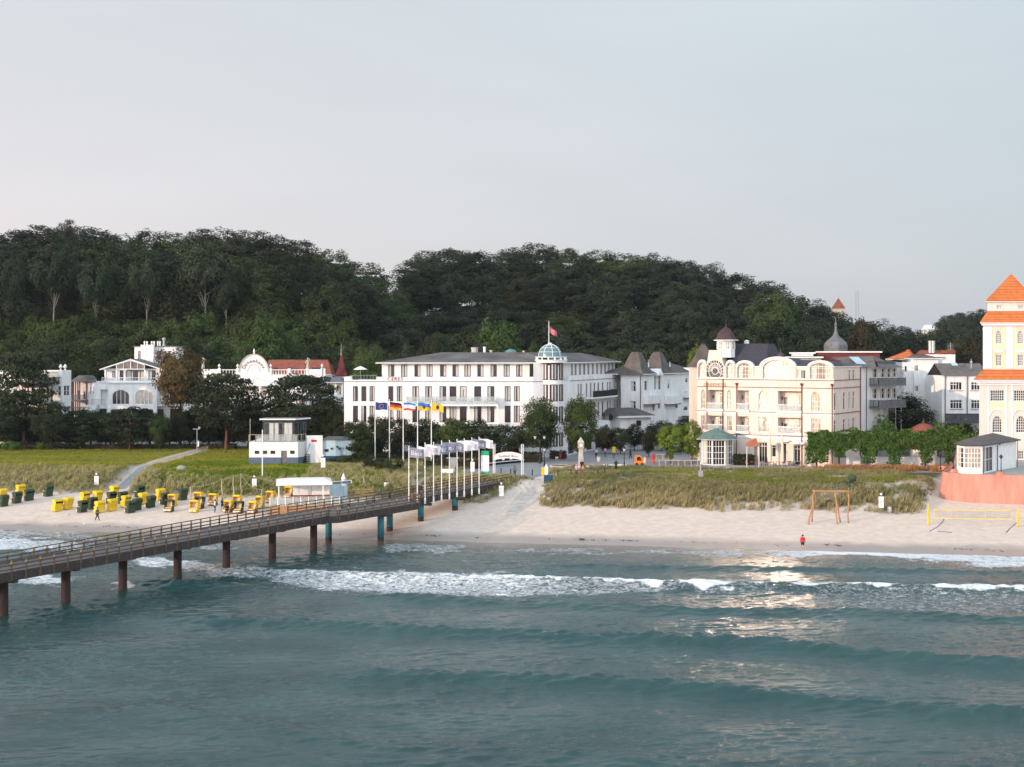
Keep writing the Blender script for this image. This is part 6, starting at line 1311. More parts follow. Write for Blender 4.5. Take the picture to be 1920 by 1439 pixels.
# ------------------------------------------------------------------ cream spa house with orange tiled roofs
def spa_house():
 Y0=193;F=Face(at(1836,700,Y0)[:2],(1,0),Vector((-.40,-1.0)));t=thing('spa_hotel','cream and ochre spa house tower with stepped orange tiled roofs','spa hotel',(*F.P(0,0,0)[:2],GZ))
 U1=F.shift(1.1);U2=F.shift(2.4);w0=F.u(2000)-0;W=[]
 z_e=F.z(1880,714);ops=[]
 g=lambda X,Yc,X2,Y2:F.rect(*KG(X,Yc,X2,Y2))
 for a,b in((1580,1725),(1815,1960),(2055,2200)):r=g(a,915,b,1030);ops.append((*r,.25,0,False));W.append((F,r,6,4,0))
 for a,b in((1600,1703),(1836,1940),(2075,2180)):r=g(a,1172,b,1345);ops.append((*r,.25,1.1,False));W.append((F,r,4,6,1.1))
 r=(F.u(1908),F.z(1910,862),F.u(1920),F.z(1910,845));ops.append((*r,.25,0,False));W.append((F,r,3,3,0))
 mb=MB();wall(mb,F,0,w0,GZ,z_e,ops);shell(mb,F,0,w0,16,GZ,z_e,front=False);mk('wall',mb,'cream',t)
 m2=MB() # ochre fields between the pilasters
 for a,b in((1572,1735),(1808,1968),(2048,2205)):
  rr_=g(a,1040,b,1120);F.bx(m2,rr_[0],rr_[2],-.02,-.001,rr_[1],rr_[3])
 mk('ochre_panel',m2,'cream_panel',t)
 for a in(1563,1740,1800,1975):m2=MB();u=F.u(1560+a/5.333);F.bx(m2,u-.12,u+.12,-.07,-.001,GZ,z_e-.5);mk('pilaster',m2,'trim',t)
 for a,b in((1580,1725),(1815,1960)):
  m2=MB();ra=g(a-15,1105,b+15,1350);p=arch_pts(ra[0],ra[2],ra[3],1.6)
  for(x,z),(x2,z2)in zip(p,p[1:]):m2.bar(F.P(x,-.08,z),F.P(x2,-.08,z2),.1,.14)
  mk('arch_moulding',m2,'trim',t)
 m2=MB();F.bx(m2,-.75,w0+.6,-.8,1.0,z_e,z_e+.16);F.bx(m2,-.5,w0+.4,-.5,-.001,z_e-.35,z_e);F.bx(m2,-.25,w0,-.2,-.001,z_e-.7,z_e-.35);mk('cornice',m2,'trim',t)
 def skirt(Fo,uo0,uo1,z0,zi,ui0,ui1,ddo,ddi,D):
  c0=[Fo.P(uo0,ddo,0),Fo.P(uo1,ddo,0),Fo.P(uo1,D,0),Fo.P(uo0,D,0)];c1=[Fo.P(ui0,ddi,0),Fo.P(ui1,ddi,0),Fo.P(ui1,D-2,0),Fo.P(ui0,D-2,0)];m=MB();frust(m,c0,z0,c1,zi,0,True);return m
 zi=U1.z(1880,693);ui0=U1.u(1843.5);ui1=ui0+9.2
 uL=ui0
 mk('lower_roof',skirt(F,-.85,w0+.7,z_e+.165,zi,ui0-.02,w0-1,-.9,1.05,17),'orange_tile',t)
 z2=U1.z(1880,607);ops=[]
 h=lambda X,Yc,X2,Y2:U1.rect(*KG(X,Yc,X2,Y2))
 for a,b in((1635,1698),(1852,1915)):
  r=h(a,322,b,455);ops.append((*r,.25,.85,False));W.append((U1,r,4,6,.85));r=h(a,560,b,678);ops.append((*r,.25,0,False));W.append((U1,r,4,4,0))
 uR=U1.u(1560+2235/5.333)
 m2=MB();wall(m2,U1,uL,uR,zi-1.5,z2,ops);shell(m2,U1,uL,uR,8,zi-1.5,z2,front=False);mk('tower_wall',m2,'cream',t)
 for a,b in((1600,1738),(1808,1955)):
  rr_=h(a,290,b,690);m2=MB();
  for x0_,x1_ in((rr_[0],h(1633,0,1,1)[0]if a==1600 else h(1850,0,1,1)[0]),((h(1700,0,1,1)[0]if a==1600 else h(1917,0,1,1)[0]),rr_[2])):U1.bx(m2,x0_,x1_,-.02,-.001,rr_[1],rr_[3])
  U1.bx(m2,rr_[0],rr_[2],-.025,-.002,h(0,550,1,470)[1],h(0,550,1,470)[3]);mk('ochre_panel',m2,'cream_panel',t)
  m2=MB();ww=h(a+15,540,b-15,515);p=arch_pts(ww[0],ww[2],ww[3],ww[3]-ww[1])
  m2.add([U1.P(x,-.16,z)for x,z in p]+[U1.P(x,-.03,z)for x,z in p],[tuple(range(len(p)))[::-1]]+[(i,i+1,len(p)+i+1,len(p)+i)for i in range(len(p)-1)]);mk('window_pediment',m2,'trim',t)
 for a,b in((1510,1598),(1742,1806),(1958,2030)):m2=MB();rr_=h(a,285,b,700);U1.bx(m2,rr_[0],rr_[2],-.12,-.001,rr_[1],rr_[3]);U1.bx(m2,rr_[0]-.05,rr_[2]+.05,-.17,-.002,rr_[3]-.45,rr_[3]-.25);mk('pilaster',m2,'trim',t)
 m2=MB();U1.bx(m2,uL-.45,uR+.45,-.5,.9,z2,z2+.14);U1.bx(m2,uL-.25,uR+.25,-.28,-.001,z2-.3,z2);mk('cornice',m2,'trim',t)
 z3=U2.z(1880,583.5);v0,v1=U2.u(1851.5),0;v1=uR-.9
 mk('middle_roof',skirt(U1,uL-.5,uR+.5,z2+.145,z3,v0-.0,v1,-.55,1.32,8.5),'orange_tile',t)
 z4=U2.z(1880,567);ops=[];h2=lambda X,Yc,X2,Y2:U2.rect(*KG(X,Yc,X2,Y2))
 for a,b in((1643,1698),(1858,1915)):r=h2(a,64,b,108);ops.append((*r,.2,0,False));W.append((U2,r,3,3,0))
 m2=MB();wall(m2,U2,v0,v1,z3-.5,z4,ops);shell(m2,U2,v0,v1,5,z3-.5,z4,front=False);mk('attic_wall',m2,'cream',t)
 m2=MB();U2.bx(m2,v0-.3,v1+.3,-.3,5.3,z4,z4+.12);mk('cornice',m2,'trim',t)
 m2=MB();zc=(v0+v1)/2;uA=U2.u(1896,2.5);pyr(m2,[U2.P(v0-.35,-.35,0),U2.P(2*uA-v0+.35,-.35,0),U2.P(2*uA-v0+.35,5.35,0),U2.P(v0-.35,5.35,0)],z4+.125,U2.P(uA,2.5,0),U2.z(1896,513,2.5));mk('pyramid_roof',m2,'orange_tile',t)
 for F_,r,nx,nz,ar in W:window(t,F_,r,nx,nz,ar,'whiteframe','dark',ft=.12,bars=.055,w=.16)
spa_house()

# ------------------------------------------------------------------ houses between the lit hotel and the spa house
def middle_houses():
 Z=lambda Yc,Y:CZ-(560+Yc/5.333-HOR)/FPX*Y
 P_=lambda X:1560+X/5.333
# side building with steel balconies
 t=thing('apartment_building','white building with steel frame balconies and an old grey roof beside the lit hotel','apartment building',at(1625,760,226));Y0=224
 F=Face(at(P_(288),700,Y0)[:2],(.80,.60));u=lambda X:F.u(P_(X));mb=MB();ze=Z(682,Y0);ops=[];W=[]
 for X in(405,480,540,600):
  for a,b in((700,790),(900,1000)):r=(u(X),Z(b,228),u(X)+1.3,Z(a,228));ops.append((*r,.2,0,False));W.append(r)
 wall(mb,F,0,u(650),GZ,ze,ops);shell(mb,F,0,u(650),10,GZ,ze,front=False);mk('wall',mb,'villa_white',t)
 for r in W:window(t,F,r,2,2,0,'whiteframe','half')
 m2=MB();m2.add([F.P(-.4,-.5,ze),F.P(u(365),-1.6,ze),F.P(u(480),1.5,Z(575,226)),F.P(u(300),6,Z(590,230)),F.P(-.4,6,ze+1.5)],[(0,1,2,3,4)]);m2.add([F.P(u(365),-2.2,Z(690,224)),F.P(u(650),-1.5,Z(690,230)),F.P(u(640),5,Z(575,236)),F.P(u(480),1.5,Z(580,230))],[(0,1,2,3)]);F.bx(m2,u(380),u(650),.3,8,ze,ze+.9);mk('roof',m2,'grey_roof',t)
 for za in(Z(860,226),Z(1080,226)):
  m2=MB();F.bx(m2,u(372),u(648),-2.0,-.002,za-.25,za);mk('balcony_slab',m2,'midgrey',t);m2=MB();rail(m2,[F.P(u(372),-1.95,za),F.P(u(646),-1.95,za)],1.1,.13,.03,.06);rail(m2,[F.P(u(372),-1.95,za),F.P(u(372),-.1,za)],1.1,.13,.03,.06);mk('balcony_rail',m2,'midgrey',t)
 m2=MB()
 for X in(400,460,545,600):
  m2.bar(F.P(u(X),-1.9,GZ),F.P(u(X),-1.9,Z(700,226)),.1,.1);m2.bar(F.P(u(X),-1.9,Z(960,226)),F.P(u(X)+1.4,-1.9,Z(880,226)),.06,.06);m2.bar(F.P(u(X),-1.9,Z(740,226)),F.P(u(X)+1.4,-1.9,Z(790,226)),.06,.06)
 m2.bar(F.P(u(372),-1.9,Z(735,226)),F.P(u(640),-1.9,Z(735,226)),.08,.08);mk('steel_frame',m2,'steel',t)
 m2=MB();m2.tube([F.P(u(340),-.12,ze),F.P(u(340),-.12,GZ)],.08,6);mk('downpipe',m2,'midgrey',t)
 m2=MB();a=u(235);m2.add([F.P(0.1,1.0,ze+.5),F.P(1.9,.2,ze+.4),F.P(2.6,2.6,ze+1.7),F.P(.8,3.2,ze+1.7)],[(0,1,2,3)]);mk('skylight',m2,'paleblue',t)
# gabled house
 t=thing('gabled_house','narrow white gabled house with dark trim between steel balconies and the plain white block','house',at(1695,760,246));Y0=246;F=Face(at(P_(648),700,Y0)[:2],(1,.0));u=lambda X:F.u(P_(X));ze=Z(770,Y0);mb=MB();ops=[]
 for X in(665,690,730):
  for a,b in((810,880),):r=(u(X),Z(b,Y0),u(X)+.8,Z(a,Y0));ops.append((*r,.2,0,False))
 wall(mb,F,0,u(812),GZ,ze,ops);shell(mb,F,0,u(812),9,GZ,ze,front=False);ap=u(697);F_=F;mb.add([F.P(u(650),0,ze),F.P(u(745),0,ze),F.P(ap,0,Z(612,Y0))],[(0,1,2)]);mk('wall',mb,'villa_white',t)
 for o in ops:window(t,F,o[:4],1,2,0,'whiteframe','dark')
 m2=MB();zt=Z(598,Y0);m2.add([F.P(u(620),-.5,Z(690,Y0)),F.P(ap,-.5,zt),F.P(u(750),-.5,ze-.1),F.P(u(600),9,Z(700,Y0)),F.P(ap,9,zt),F.P(u(750),9,ze)],[(0,1,4,3),(1,2,5,4)]);mk('roof',m2,'grey_roof',t)
 for X in(655,700,745):m2=MB();uu=u(X);rail(m2,[F.P(uu,-.6,Z(930,Y0)),F.P(uu+1.0,-.6,Z(930,Y0))],1.0,.15,.03,.05);mk('french_balcony',m2,'midgrey',t)
# plain white block with orange hip roof behind
 t=thing('apartment_building','plain white block with small windows and a grey and orange hipped roof','apartment building',at(1735,780,240));Y0=238;F=Face(at(P_(820),700,Y0)[:2],(1,0));u=lambda X:F.u(P_(X));ze=Z(603,Y0);mb=MB();ops=[]
 for a,b,c,d in((825,865,670,730),(825,865,872,930)):ops.append((u(a),Z(d,Y0),u(b),Z(c,Y0),.15,0,False))
 wall(mb,F,0,u(1062),GZ,ze,ops);S=Face(F.P(u(1062),0,0)[:2],(.42,.907));so=[(1,Z(b,Y0),2.2,Z(a,Y0),.15,0,False)for a,b in((640,690),(915,1020),(1105,1210))];ls=S.u(P_(1102));wall(mb,S,0,ls,GZ,ze,[o for o in so if o[2]<ls])
 shell(mb,F,0,u(1062),8,GZ,ze,front=False,right=False);F.bx(mb,u(722),0,.4,6,GZ,Z(640,Y0));mk('wall',mb,'villa_white',t)
 for o in ops:window(t,F,o[:4],2,1,0,'whiteframe','half')
 for o in so:window(t,S,o[:4],1,2,0,'whiteframe','half')if o[2]<ls else None
 window(t,F.shift(.4),(u(727),Z(730,Y0),u(757),Z(672,Y0)),1,1,0,'whiteframe','dark',w=-.08)
 m2=MB();hip(m2,[F.P(u(795),-.5,0),F.P(u(1085),-.5,0),F.P(u(1110),8.5,0),F.P(u(795),8.5,0)],ze,Z(553,Y0),3,3,.12);mk('roof',m2,['shingle','trim'],t)
 m2=MB();a=Face(F.P(0,4,0)[:2],(1,0));hip(m2,[a.P(u(735),0,0),a.P(u(920),0,0),a.P(u(920),9,0),a.P(u(735),9,0)],ze-.2,Z(512,Y0+4),3.4,.6,.1);mk('orange_roof',m2,['orange_tile','trim'],t)
 t2=thing('red_roofed_house','low red tiled house with two tall chimneys behind the plain white block','house',at(1760,690,254));G=Face(at(P_(930),700,254)[:2],(1,0));g=lambda X:G.u(P_(X));m2=MB();shell(m2,G,g(930),g(1232),7,GZ,Z(560,254));mk('wall',m2,'villa_white',t2)
 m2=MB();hip(m2,[G.P(g(905),-.5,0),G.P(g(1130),-.5,0),G.P(g(1240),7,0),G.P(g(905),7,0)],Z(600,254),Z(515,254),.5,1,.12);G.bx(m2,g(1120),g(1235),0,6,Z(553,254),Z(516,254),0);mk('roof',m2,['red_tile','trim'],t2)
 for X in(1015,1045):m2=MB();m2.tube([G.P(g(X),2,Z(545,254)),G.P(g(X),2,Z(432,254))],.38,10);m2.lathe(G.P(g(X),2,Z(436,254)),[(.42,0),(.42,.25),(0,.3)],10);mk('chimney',m2,'steel',t2)
 m2=MB();q=at(P_(1185),0,256);m2.tube([(q[0],q[1],Z(580,254)),(q[0],q[1],Z(440,254))],.06,6)
 for k in range(5):m2.bar((q[0]-.7,q[1],Z(455+k*14,254)),(q[0]+.6,q[1],Z(455+k*14,254)),.04,.04)
 tag(mk('antenna_mast',m2,'steel'),'thin roof antenna right of the two tall chimneys','antenna')
# grey roofed house
 t=thing('long_house','white house with long grey tiled roof left of the cream tower','house',at(1800,780,228));Y0=228;F=Face(at(P_(1102),700,Y0)[:2],(1,0));u=lambda X:F.u(P_(X));ze=Z(772,Y0);ops=[]
 for a,b in((1182,1303),(1392,1512)):
  for c,d in((835,918),(1015,1105)):ops.append((u(a),Z(d,Y0),u(b),Z(c,Y0),.15,0,False))
 mb=MB();u1=u(1560);wall(mb,F,0,u1,GZ,ze,ops);shell(mb,F,0,u1,9,GZ,ze,front=False);mk('wall',mb,'villa_white',t)
 for o in ops:window(t,F,o[:4],4,2,0,'whiteframe','dark',split=.7,ft=.1,bars=.1);m2=MB();F.bx(m2,o[0]-.15,o[2]+.15,-.12,-.001,o[1]-.12,o[1]);mk('sill',m2,'concrete',t)
 m2=MB();m2.add([F.P(-.1,-.4,ze),F.P(u1,-.4,ze),F.P(u1,4,Z(648,Y0+4)),F.P(-.1,4,Z(648,Y0+4)),F.P(-.1,8,ze),F.P(u1,8,ze)],[(0,1,2,3),(3,2,5,4)]);mk('roof',m2,'grey_roof',t)
 m2=MB();m2.add([F.P(u(1225),1.1,Z(685,Y0+1.1)+.25),F.P(u(1285),1.1,Z(685,Y0+1.1)+.25),F.P(u(1285),2.2,Z(662,Y0+2.2)+.35),F.P(u(1225),2.2,Z(662,Y0+2.2)+.35)],[(0,1,2,3)]);mk('skylight',m2,'paleblue',t)
 for X in(1130,1350):m2=MB();m2.tube([F.P(u(X),-.12,ze),F.P(u(X),-.12,GZ)],.09,6);mk('downpipe',m2,'midgrey',t)
 m2=MB();m2.lathe(F.P(u(1410),.9,Z(700,Y0)),[(.1,0),(.1,.9),(.25,.95),(.25,1.2),(.1,1.3),(0,1.8)],8);mk('vent',m2,'steel',t)
 m2=MB();m2.add([F.P(u(1090),-4,Z(1250,Y0-4)),F.P(u1,-4,Z(1250,Y0-4)),F.P(u1,-.01,Z(1150,Y0)),F.P(u(1135),-.01,Z(1150,Y0))],[(0,1,2,3)]);mk('lower_roof',m2,'slate',t)
# low round building with a red conical roof
 t=thing('round_pavilion','small round white pavilion with a red-brown conical ribbed roof','pavilion',at(1728,820,216));q=at(P_(915),0,216);zb,zt=Z(1328,216),Z(1240,216);m2=MB();m2.lathe((q[0],q[1],0),[(2.1,GZ),(2.1,zb)],20);mk('wall',m2,'cream',t)
 m2=MB();m2.lathe((q[0],q[1],0),[(2.75,zb-.05),(1.3,zb+.95),(.25,zt-.05),(.1,zt+.2),(0,zt+.7)],20);rf=mk('roof',m2,'red_tile',t);m2=MB();m2.lathe((q[0],q[1],0),[(2.1,zb-.2),(2.8,zb-.18),(2.8,zb-.04)],20);mk('eave',m2,'trim',rf)
 m2=MB();
 for k in range(20):a=k*math.pi/10;m2.bar((q[0]+2.7*math.cos(a),q[1]+2.7*math.sin(a),zb),(q[0]+.25*math.cos(a),q[1]+.25*math.sin(a),zt),.05,.06)
 mk('ridge_rib',m2,'copper_brown',rf)
# roofs and gear seen over the lit hotel
 for X0,X1,y0,y1,Y,m_,nm,lab,cat in((1545,1650,658,690,236,'red_trim','roof_terrace','long white edged roof terrace structure behind the lit hotel','roof terrace'),(1447,1540,668,690,232,'stone','roof_building','low stone coloured rooftop block behind the large arched gable','rooftop building'),(1495,1525,660,668,234,'white_paint','roof_lantern','small white glazed rooftop box behind the lit hotel','skylight box')):
  t=thing(nm,lab,cat,at((X0+X1)/2,y1,Y));a=at(X0,y0,Y);b=at(X1,y1,Y);m2=MB();m2.box(a[0],Y,b[2],b[0],Y+5,a[2]-.35);mk('wall',m2,m_,t);m2=MB();m2.box(a[0]-.3,Y-.4,a[2]-.347,b[0]+.3,Y+5.3,a[2]-.1);mk('roof_slab',m2,'trim',t)
 q=at(1567,664,250);t=thing('onion_spire','grey onion shaped roof with a tall thin spire behind the lit hotel','spire',(q[0],q[1],GZ));zb=q[2]-.5;m2=MB();m2.lathe((q[0],q[1],0),[(2.05,GZ),(2.05,zb)],8);mk('drum',m2,'villa_white',t)
 hh=lambda y:CZ-(y-HOR)/FPX*250;m2=MB();m2.lathe((q[0],q[1],0),[(2.2,zb),(2.25,hh(655)),(2.3,hh(648)),(2.0,hh(642)),(1.3,hh(636)),(.6,hh(630)),(.28,hh(622)),(.2,hh(612)),(.32,hh(609)),(.1,hh(605)),(.06,hh(598)),(0,hh(594))],8);mk('onion_roof',m2,'zinc',t)
 M['zinc'].node_tree.nodes['Principled BSDF'].inputs['Metallic'].default_value=.2
 q=at(1572,574,520);t=thing('church_spire','small red pointed tower roof peeping over the right hill','spire',q);m2=MB();s_=2.3;pyr(m2,[(q[0]-s_,q[1]-s_),(q[0]+s_,q[1]-s_),(q[0]+s_,q[1]+s_),(q[0]-s_,q[1]+s_)],q[2]-1,(q[0],q[1]),q[2]+3.2);mk('roof',m2,'red_tile',t);m2=MB();m2.box(q[0]-2,q[1]-2,q[2]-22,q[0]+2,q[1]+2,q[2]-1);mk('wall',m2,'stone',t);m2=MB();m2.tube([(q[0],q[1],q[2]+3),(q[0],q[1],q[2]+6.4)],[.15,.05],5);mk('finial',m2,'steel',t)
 q=at(1607.5,580,540);m2=MB();top=CZ+(HOR-547)/FPX*540
 for dx,dy in((-.5,-.5),(.5,-.5),(.5,.5),(-.5,.5)):m2.bar((q[0]+dx,q[1]+dy,10),(q[0]+dx,q[1]+dy,top),.14,.14)
 z=top-9
 while z<top:m2.bar((q[0]-.5,q[1]-.5,z),(q[0]+.5,q[1]-.5,z+.9),.1,.1);z+=.9
 tag(mk('radio_mast',m2,'steel'),'lattice radio mast standing over the right end of the hill','mast')
 for px,py,Y,w_,m_,lab in((1764,634,620,7,'orange_tile','tiny orange roofed house in the far gap between the trees'),(1822,634,560,8,'red_tile','tiny red roofed house beside the spa tower in the distance'),(1745,616,760,6,'white_paint','tiny pale house on the skyline gap')):
  q=at(px,py,Y);t=thing('distant_house',lab,'house',q,'distant houses');m2=MB();m2.box(q[0]-w_/2,Y,q[2]-5,q[0]+w_/2,Y+6,q[2]-.5);mk('wall',m2,'villa_white',t);m2=MB();m2.add([(q[0]-w_/2-.5,Y-.5,q[2]-.6),(q[0]+w_/2+.5,Y-.5,q[2]-.6),(q[0]+w_/2-.5,Y+3,q[2]+2),(q[0]-w_/2+.5,Y+3,q[2]+2),(q[0]-w_/2-.5,Y+6.5,q[2]-.6),(q[0]+w_/2+.5,Y+6.5,q[2]-.6)],[(0,1,2,3),(3,2,5,4),(0,3,4),(1,5,2)]);mk('roof',m2,m_,t)
middle_houses()
# ------------------------------------------------------------------ pier
def V2(*a):return Vector(a)
PD=Vector((.49,.871)).normalized();PL=Vector((-PD.y,PD.x))
def pier():
 t=thing('pier','long weathered timber pier with railings running from the lower left to the plaza','pier',(-41.9,106.9,3.9))
 zT,zB,zR=3.9,3.14,4.86
 NA0=Vector((-41.9,106.9))-PD*14;NA1=Vector((-20.5,144.9));FA0=NA0+PL*3.3;FA1=Vector((-25.2,148.0))+PD*-1.5
 NB0,NB1=Vector((-19.3,144.9)),Vector((-11.4,157.5));FB0,FB1=Vector((-25.2,148.0)),Vector((-15.0,163.0))
 NC0,NC1=Vector((-12.9,160.0)),Vector((-0.3,185.2));FC0,FC1=Vector((-15.8,161.6)),Vector((-3.2,186.8))
 mb=MB()
 def deck(poly):mb.prism([(p.x,p.y)for p in poly],zT-.12,zT)
 deck([NA0,NA1,FA1,FA0]);deck([NA1+PD*.002,NB0+V2(.0,.0),NB1,NC0+V2(0,-.3),FC0,FB1,FB0,FA1+PD*.01]);deck([NC0,NC1,FC1,FC0+V2(0,.01)])
 mk('deck',mb,'deckwood',t)
 def beam(a,b,z0,z1,w=.22,out_=1):
  m=MB();d=(b-a).normalized();n=Vector((d.y,-d.x))*out_
  L=(b-a).length;k=max(1,round(L/6.9))
  for i in range(k): # one timber per bay with a small step at each joint
   p,q=a+d*(L*i/k+.02),a+d*(L*(i+1)/k-.02);o=.015*(i%2)
   m.prism([(p.x,p.y),(p.x+n.x*(w+o),p.y+n.y*(w+o)),(q.x+n.x*(w+o),q.y+n.y*(w+o)),(q.x,q.y)],z0+.02*(i%3),z1)
  return mk('side_beam',m,'oldwood',t)
 segs=[(NA0,NA1,1),(NA1,NB0,1),(NB0,NB1,1),(NB1,NC0,1),(NC0,NC1,1),(FA0,FA1,-1),(FB0,FB1,-1),(FC0,FC1,-1)]
 for a,b,o in segs:beam(a,b,zB,zT+.03,.2,o)
 def railing(a,b,o,parts=True,step=1.47):
  d=(b-a).normalized();n=Vector((d.y,-d.x))*o*.26;L=(b-a).length;k=max(1,round(L/step));mr=MB()
  for z,h in((zR,.07),(zR-.36,.10),(zR-.70,.10)):mr.bar((*(a+n*.8),z),(*(b+n*.8),z),.14 if z==zR else.06,h)
  mk('rail',mr,'railwood',t);mall=MB()
  for i in range(k+1):
   p=a+d*(L*i/k)+n;m=MB()if parts else mall;x,y=p
   m.bar((x,y,zB+.05),(x,y,zR-.22),.14,.12,0);m.bar((x,y,zR-.22),(x,y,zR+.02),.145,.125,1)
   if parts:mk('rail_post',m,['railwood','yellowcap'],t)
  if not parts:mk('rail_post',mall,['railwood','yellowcap'],t)['kind']='stuff'
 railing(NA0+PD*12,NA1,1);railing(FA0+PD*12,FA1,-1);railing(NB0,NB1,1);railing(NC0,NC1,1);railing(FC0,FC1,-1);railing(FB0,FB1,-1,False);railing(NB1,NC0,1,False,1.0);railing(NA1,NB0,1,False,1.0)
# piles, from the sea to the dune
 for i,(x,y,m_,r)in enumerate([(-45.8,102.5,0,.4),(-42.4,108.9,0,.4),(-39.2,114.8,0,.4),(-36.1,121.2,0,.4),(-32.6,127.4,0,.4),(-29.2,133.6,0,.4),(-25.6,139.6,0,.4),(-22.1,145.6,0,.4),(-21.4,152.5,1,.38),(-15.3,152.3,1,.38),(-14.8,158.2,1,.38),(-11.4,163.4,1,.38),(-7.4,169.5,1,.38)]):
  zb=min(Hs(x,y),0)-1;zg=max(Hs(x,y),0);m=MB();m.tube([(x,y,zb),(x,y,zg+.55 if m_ else zB)],r,16)
  if m_:m.tube([(x,y,zg+.55),(x,y,zB)],r,16,1)
  mk('pile',m,['pile_rust','pile_teal'],t,smooth=True)
  m=MB();c=Vector((x,y));a,b=c-PL*1.5,c+PL*1.5;m.bar((a.x,a.y,zB-.0),(b.x,b.y,zB-.0),.5,.35);mk('cross_beam',m,'oldwood',t)
# benches on the platform
 for i,(x,y,lab)in enumerate(((-19.5,152.5,'timber bench in the middle of the pier platform'),(-17.0,156.5,'timber bench nearer the shore on the pier platform'))):
  b=thing('bench',lab,'bench',(x,y,zT),'benches on the pier',rz=math.atan2(PD.y,PD.x));m=MB();m.box(-.9,-.25,.42,.9,.25,.48);mk('seat',m,'deckwood',b,off=(0,0,0))
  for sx in(-.7,.7):m=MB();m.box(sx-.06,-.2,0,sx+.06,.2,.42);mk('leg',m,'oldwood',b,off=(0,0,0))
 b=thing('bench','yellowish slatted bench with a high back at the far side of the pier platform','bench',(-18.2,161.2,zT));m=MB()
 for k in range(5):m.box(-19.4,161.0,zT+.35+k*.22,-17.0,161.06,zT+.45+k*.22)
 mk('backrest',m,'yellowcap',b);m=MB();m.box(-19.4,160.5,zT+.4,-17.0,160.98,zT+.46);mk('seat',m,'yellowcap',b)
 for x in(-19.3,-17.1):m=MB();m.box(x-.05,160.6,zT,x+.05,161.0,zT+.4);mk('leg',m,'railwood',b)
pier()

# ------------------------------------------------------------------ flags
def cloth(w,h,nx=14,nz=8,amp=.12,droop=.35,seed=1,ripple=1.0):
 """waving cloth hanging from x=0; returns vertices as grid"""
 rg_=random.Random(seed);ph=rg_.uniform(0,6);G=[]
 for j in range(nz+1):
  for i in range(nx+1):
   s_=i/nx;v=j/nz;G.append((w*s_*(1-.12*droop),amp*s_**.6*math.sin(ph+s_*7.5*ripple+v*1.2),-h*v*(1-.12*s_)-droop*s_**1.4*h*.55+.04*math.sin(ph+s_*9+v)))
 return G
def flag(parent,pos,w,h,bands,vertical=False,seed=1,droop=.35,mark=None,marks=None,name='flag'):
 nx,nz=14,12;G=cloth(w,h,nx,nz,.13,droop,seed);mb=MB();mb.v=[(pos[0]+a,pos[1]+b,pos[2]+c)for a,b,c in G]
 nb=len(bands)
 for j in range(nz):
  for i in range(nx):
   o=j*(nx+1)+i;mb.f.append((o,o+1,o+nx+2,o+nx+1));mb.m.append(int((i/nx if vertical else j/nz)*nb))
 o=mk(name,mb,[M[b]if isinstance(b,str)else b for b in bands],parent,smooth=True)
 def at_(u,v):
  i=min(nx-1,int(u*nx));j=min(nz-1,int(v*nz));a=G[j*(nx+1)+i];b=G[j*(nx+1)+i+1];c=G[(j+1)*(nx+1)+i];fu,fv=u*nx-i,v*nz-j
  return(pos[0]+a[0]+(b[0]-a[0])*fu+(c[0]-a[0])*fv,pos[1]+a[1]+(b[1]-a[1])*fu-.02,pos[2]+a[2]+(b[2]-a[2])*fu+(c[2]-a[2])*fv)
 if marks: # lettering wrapped on the cloth
  me=text_mesh(marks[0],1.0,0);vs=[v.co for v in me.vertices];x0,x1=min(v.x for v in vs),max(v.x for v in vs);y0,y1=min(v.y for v in vs),max(v.y for v in vs);m=MB();(u0,u1,v0,v1)=marks[2]
  m.add([at_(u0+(u1-u0)*(v.x-x0)/(x1-x0),v1+(v0-v1)*(v.y-y0)/(y1-y0))for v in vs],[tuple(p.vertices)for p in me.polygons]);mk('lettering',m,marks[1],o)
 if mark=='stars':
  m=MB()
  for k in range(12):
   a=k*math.pi/6;u,v=.5+.17*math.cos(a),.5+.28*math.sin(a);p=at_(u,v);m.add([(p[0]+.05*math.cos(q),p[1],p[2]+.05*math.sin(q))for q in[j*1.2566 for j in range(5)]],[(0,1,2,3,4)])
  mk('star',m,'yellow',o)
 if mark=='crest':
  m=MB();p=[at_(.5+.13*math.cos(q),.5+.28*math.sin(q))for q in[j*.785 for j in range(8)]];m.add(p,[tuple(range(8))]);mk('crest',m,'darkgrey' if 'yellow' not in bands[:1]else 'gold',o)
 return o
M['flag_blue']=mat('blue_flag_cloth',(.035,.045,.20),.8,.1,2);M['flag_azure']=mat('azure_flag_cloth',(.05,.16,.50),.8,.1,2);M['flag_black']=mat('black_flag_cloth',(.02,.015,.015),.8,.1,2)
M['flag_red']=mat('red_flag_cloth',(.55,.04,.03),.8,.1,2);M['flag_gold']=mat('golden_flag_cloth',(.75,.45,.03),.8,.1,2);M['flag_white']=mat('white_flag_cloth',(.72,.70,.72),.8,.08,2)
M['flag_slate']=mat('slate_blue_flag_cloth',(.17,.19,.27),.8,.12,2);M['flag_lilac']=mat('lilac_flag_cloth',(.25,.25,.31),.8,.12,2);M['flag_green']=mat('green_flag_cloth',(.02,.33,.17),.8,.1,2);M['flag_grey']=mat('grey_lettering',(.28,.28,.33),.8,.1,2)
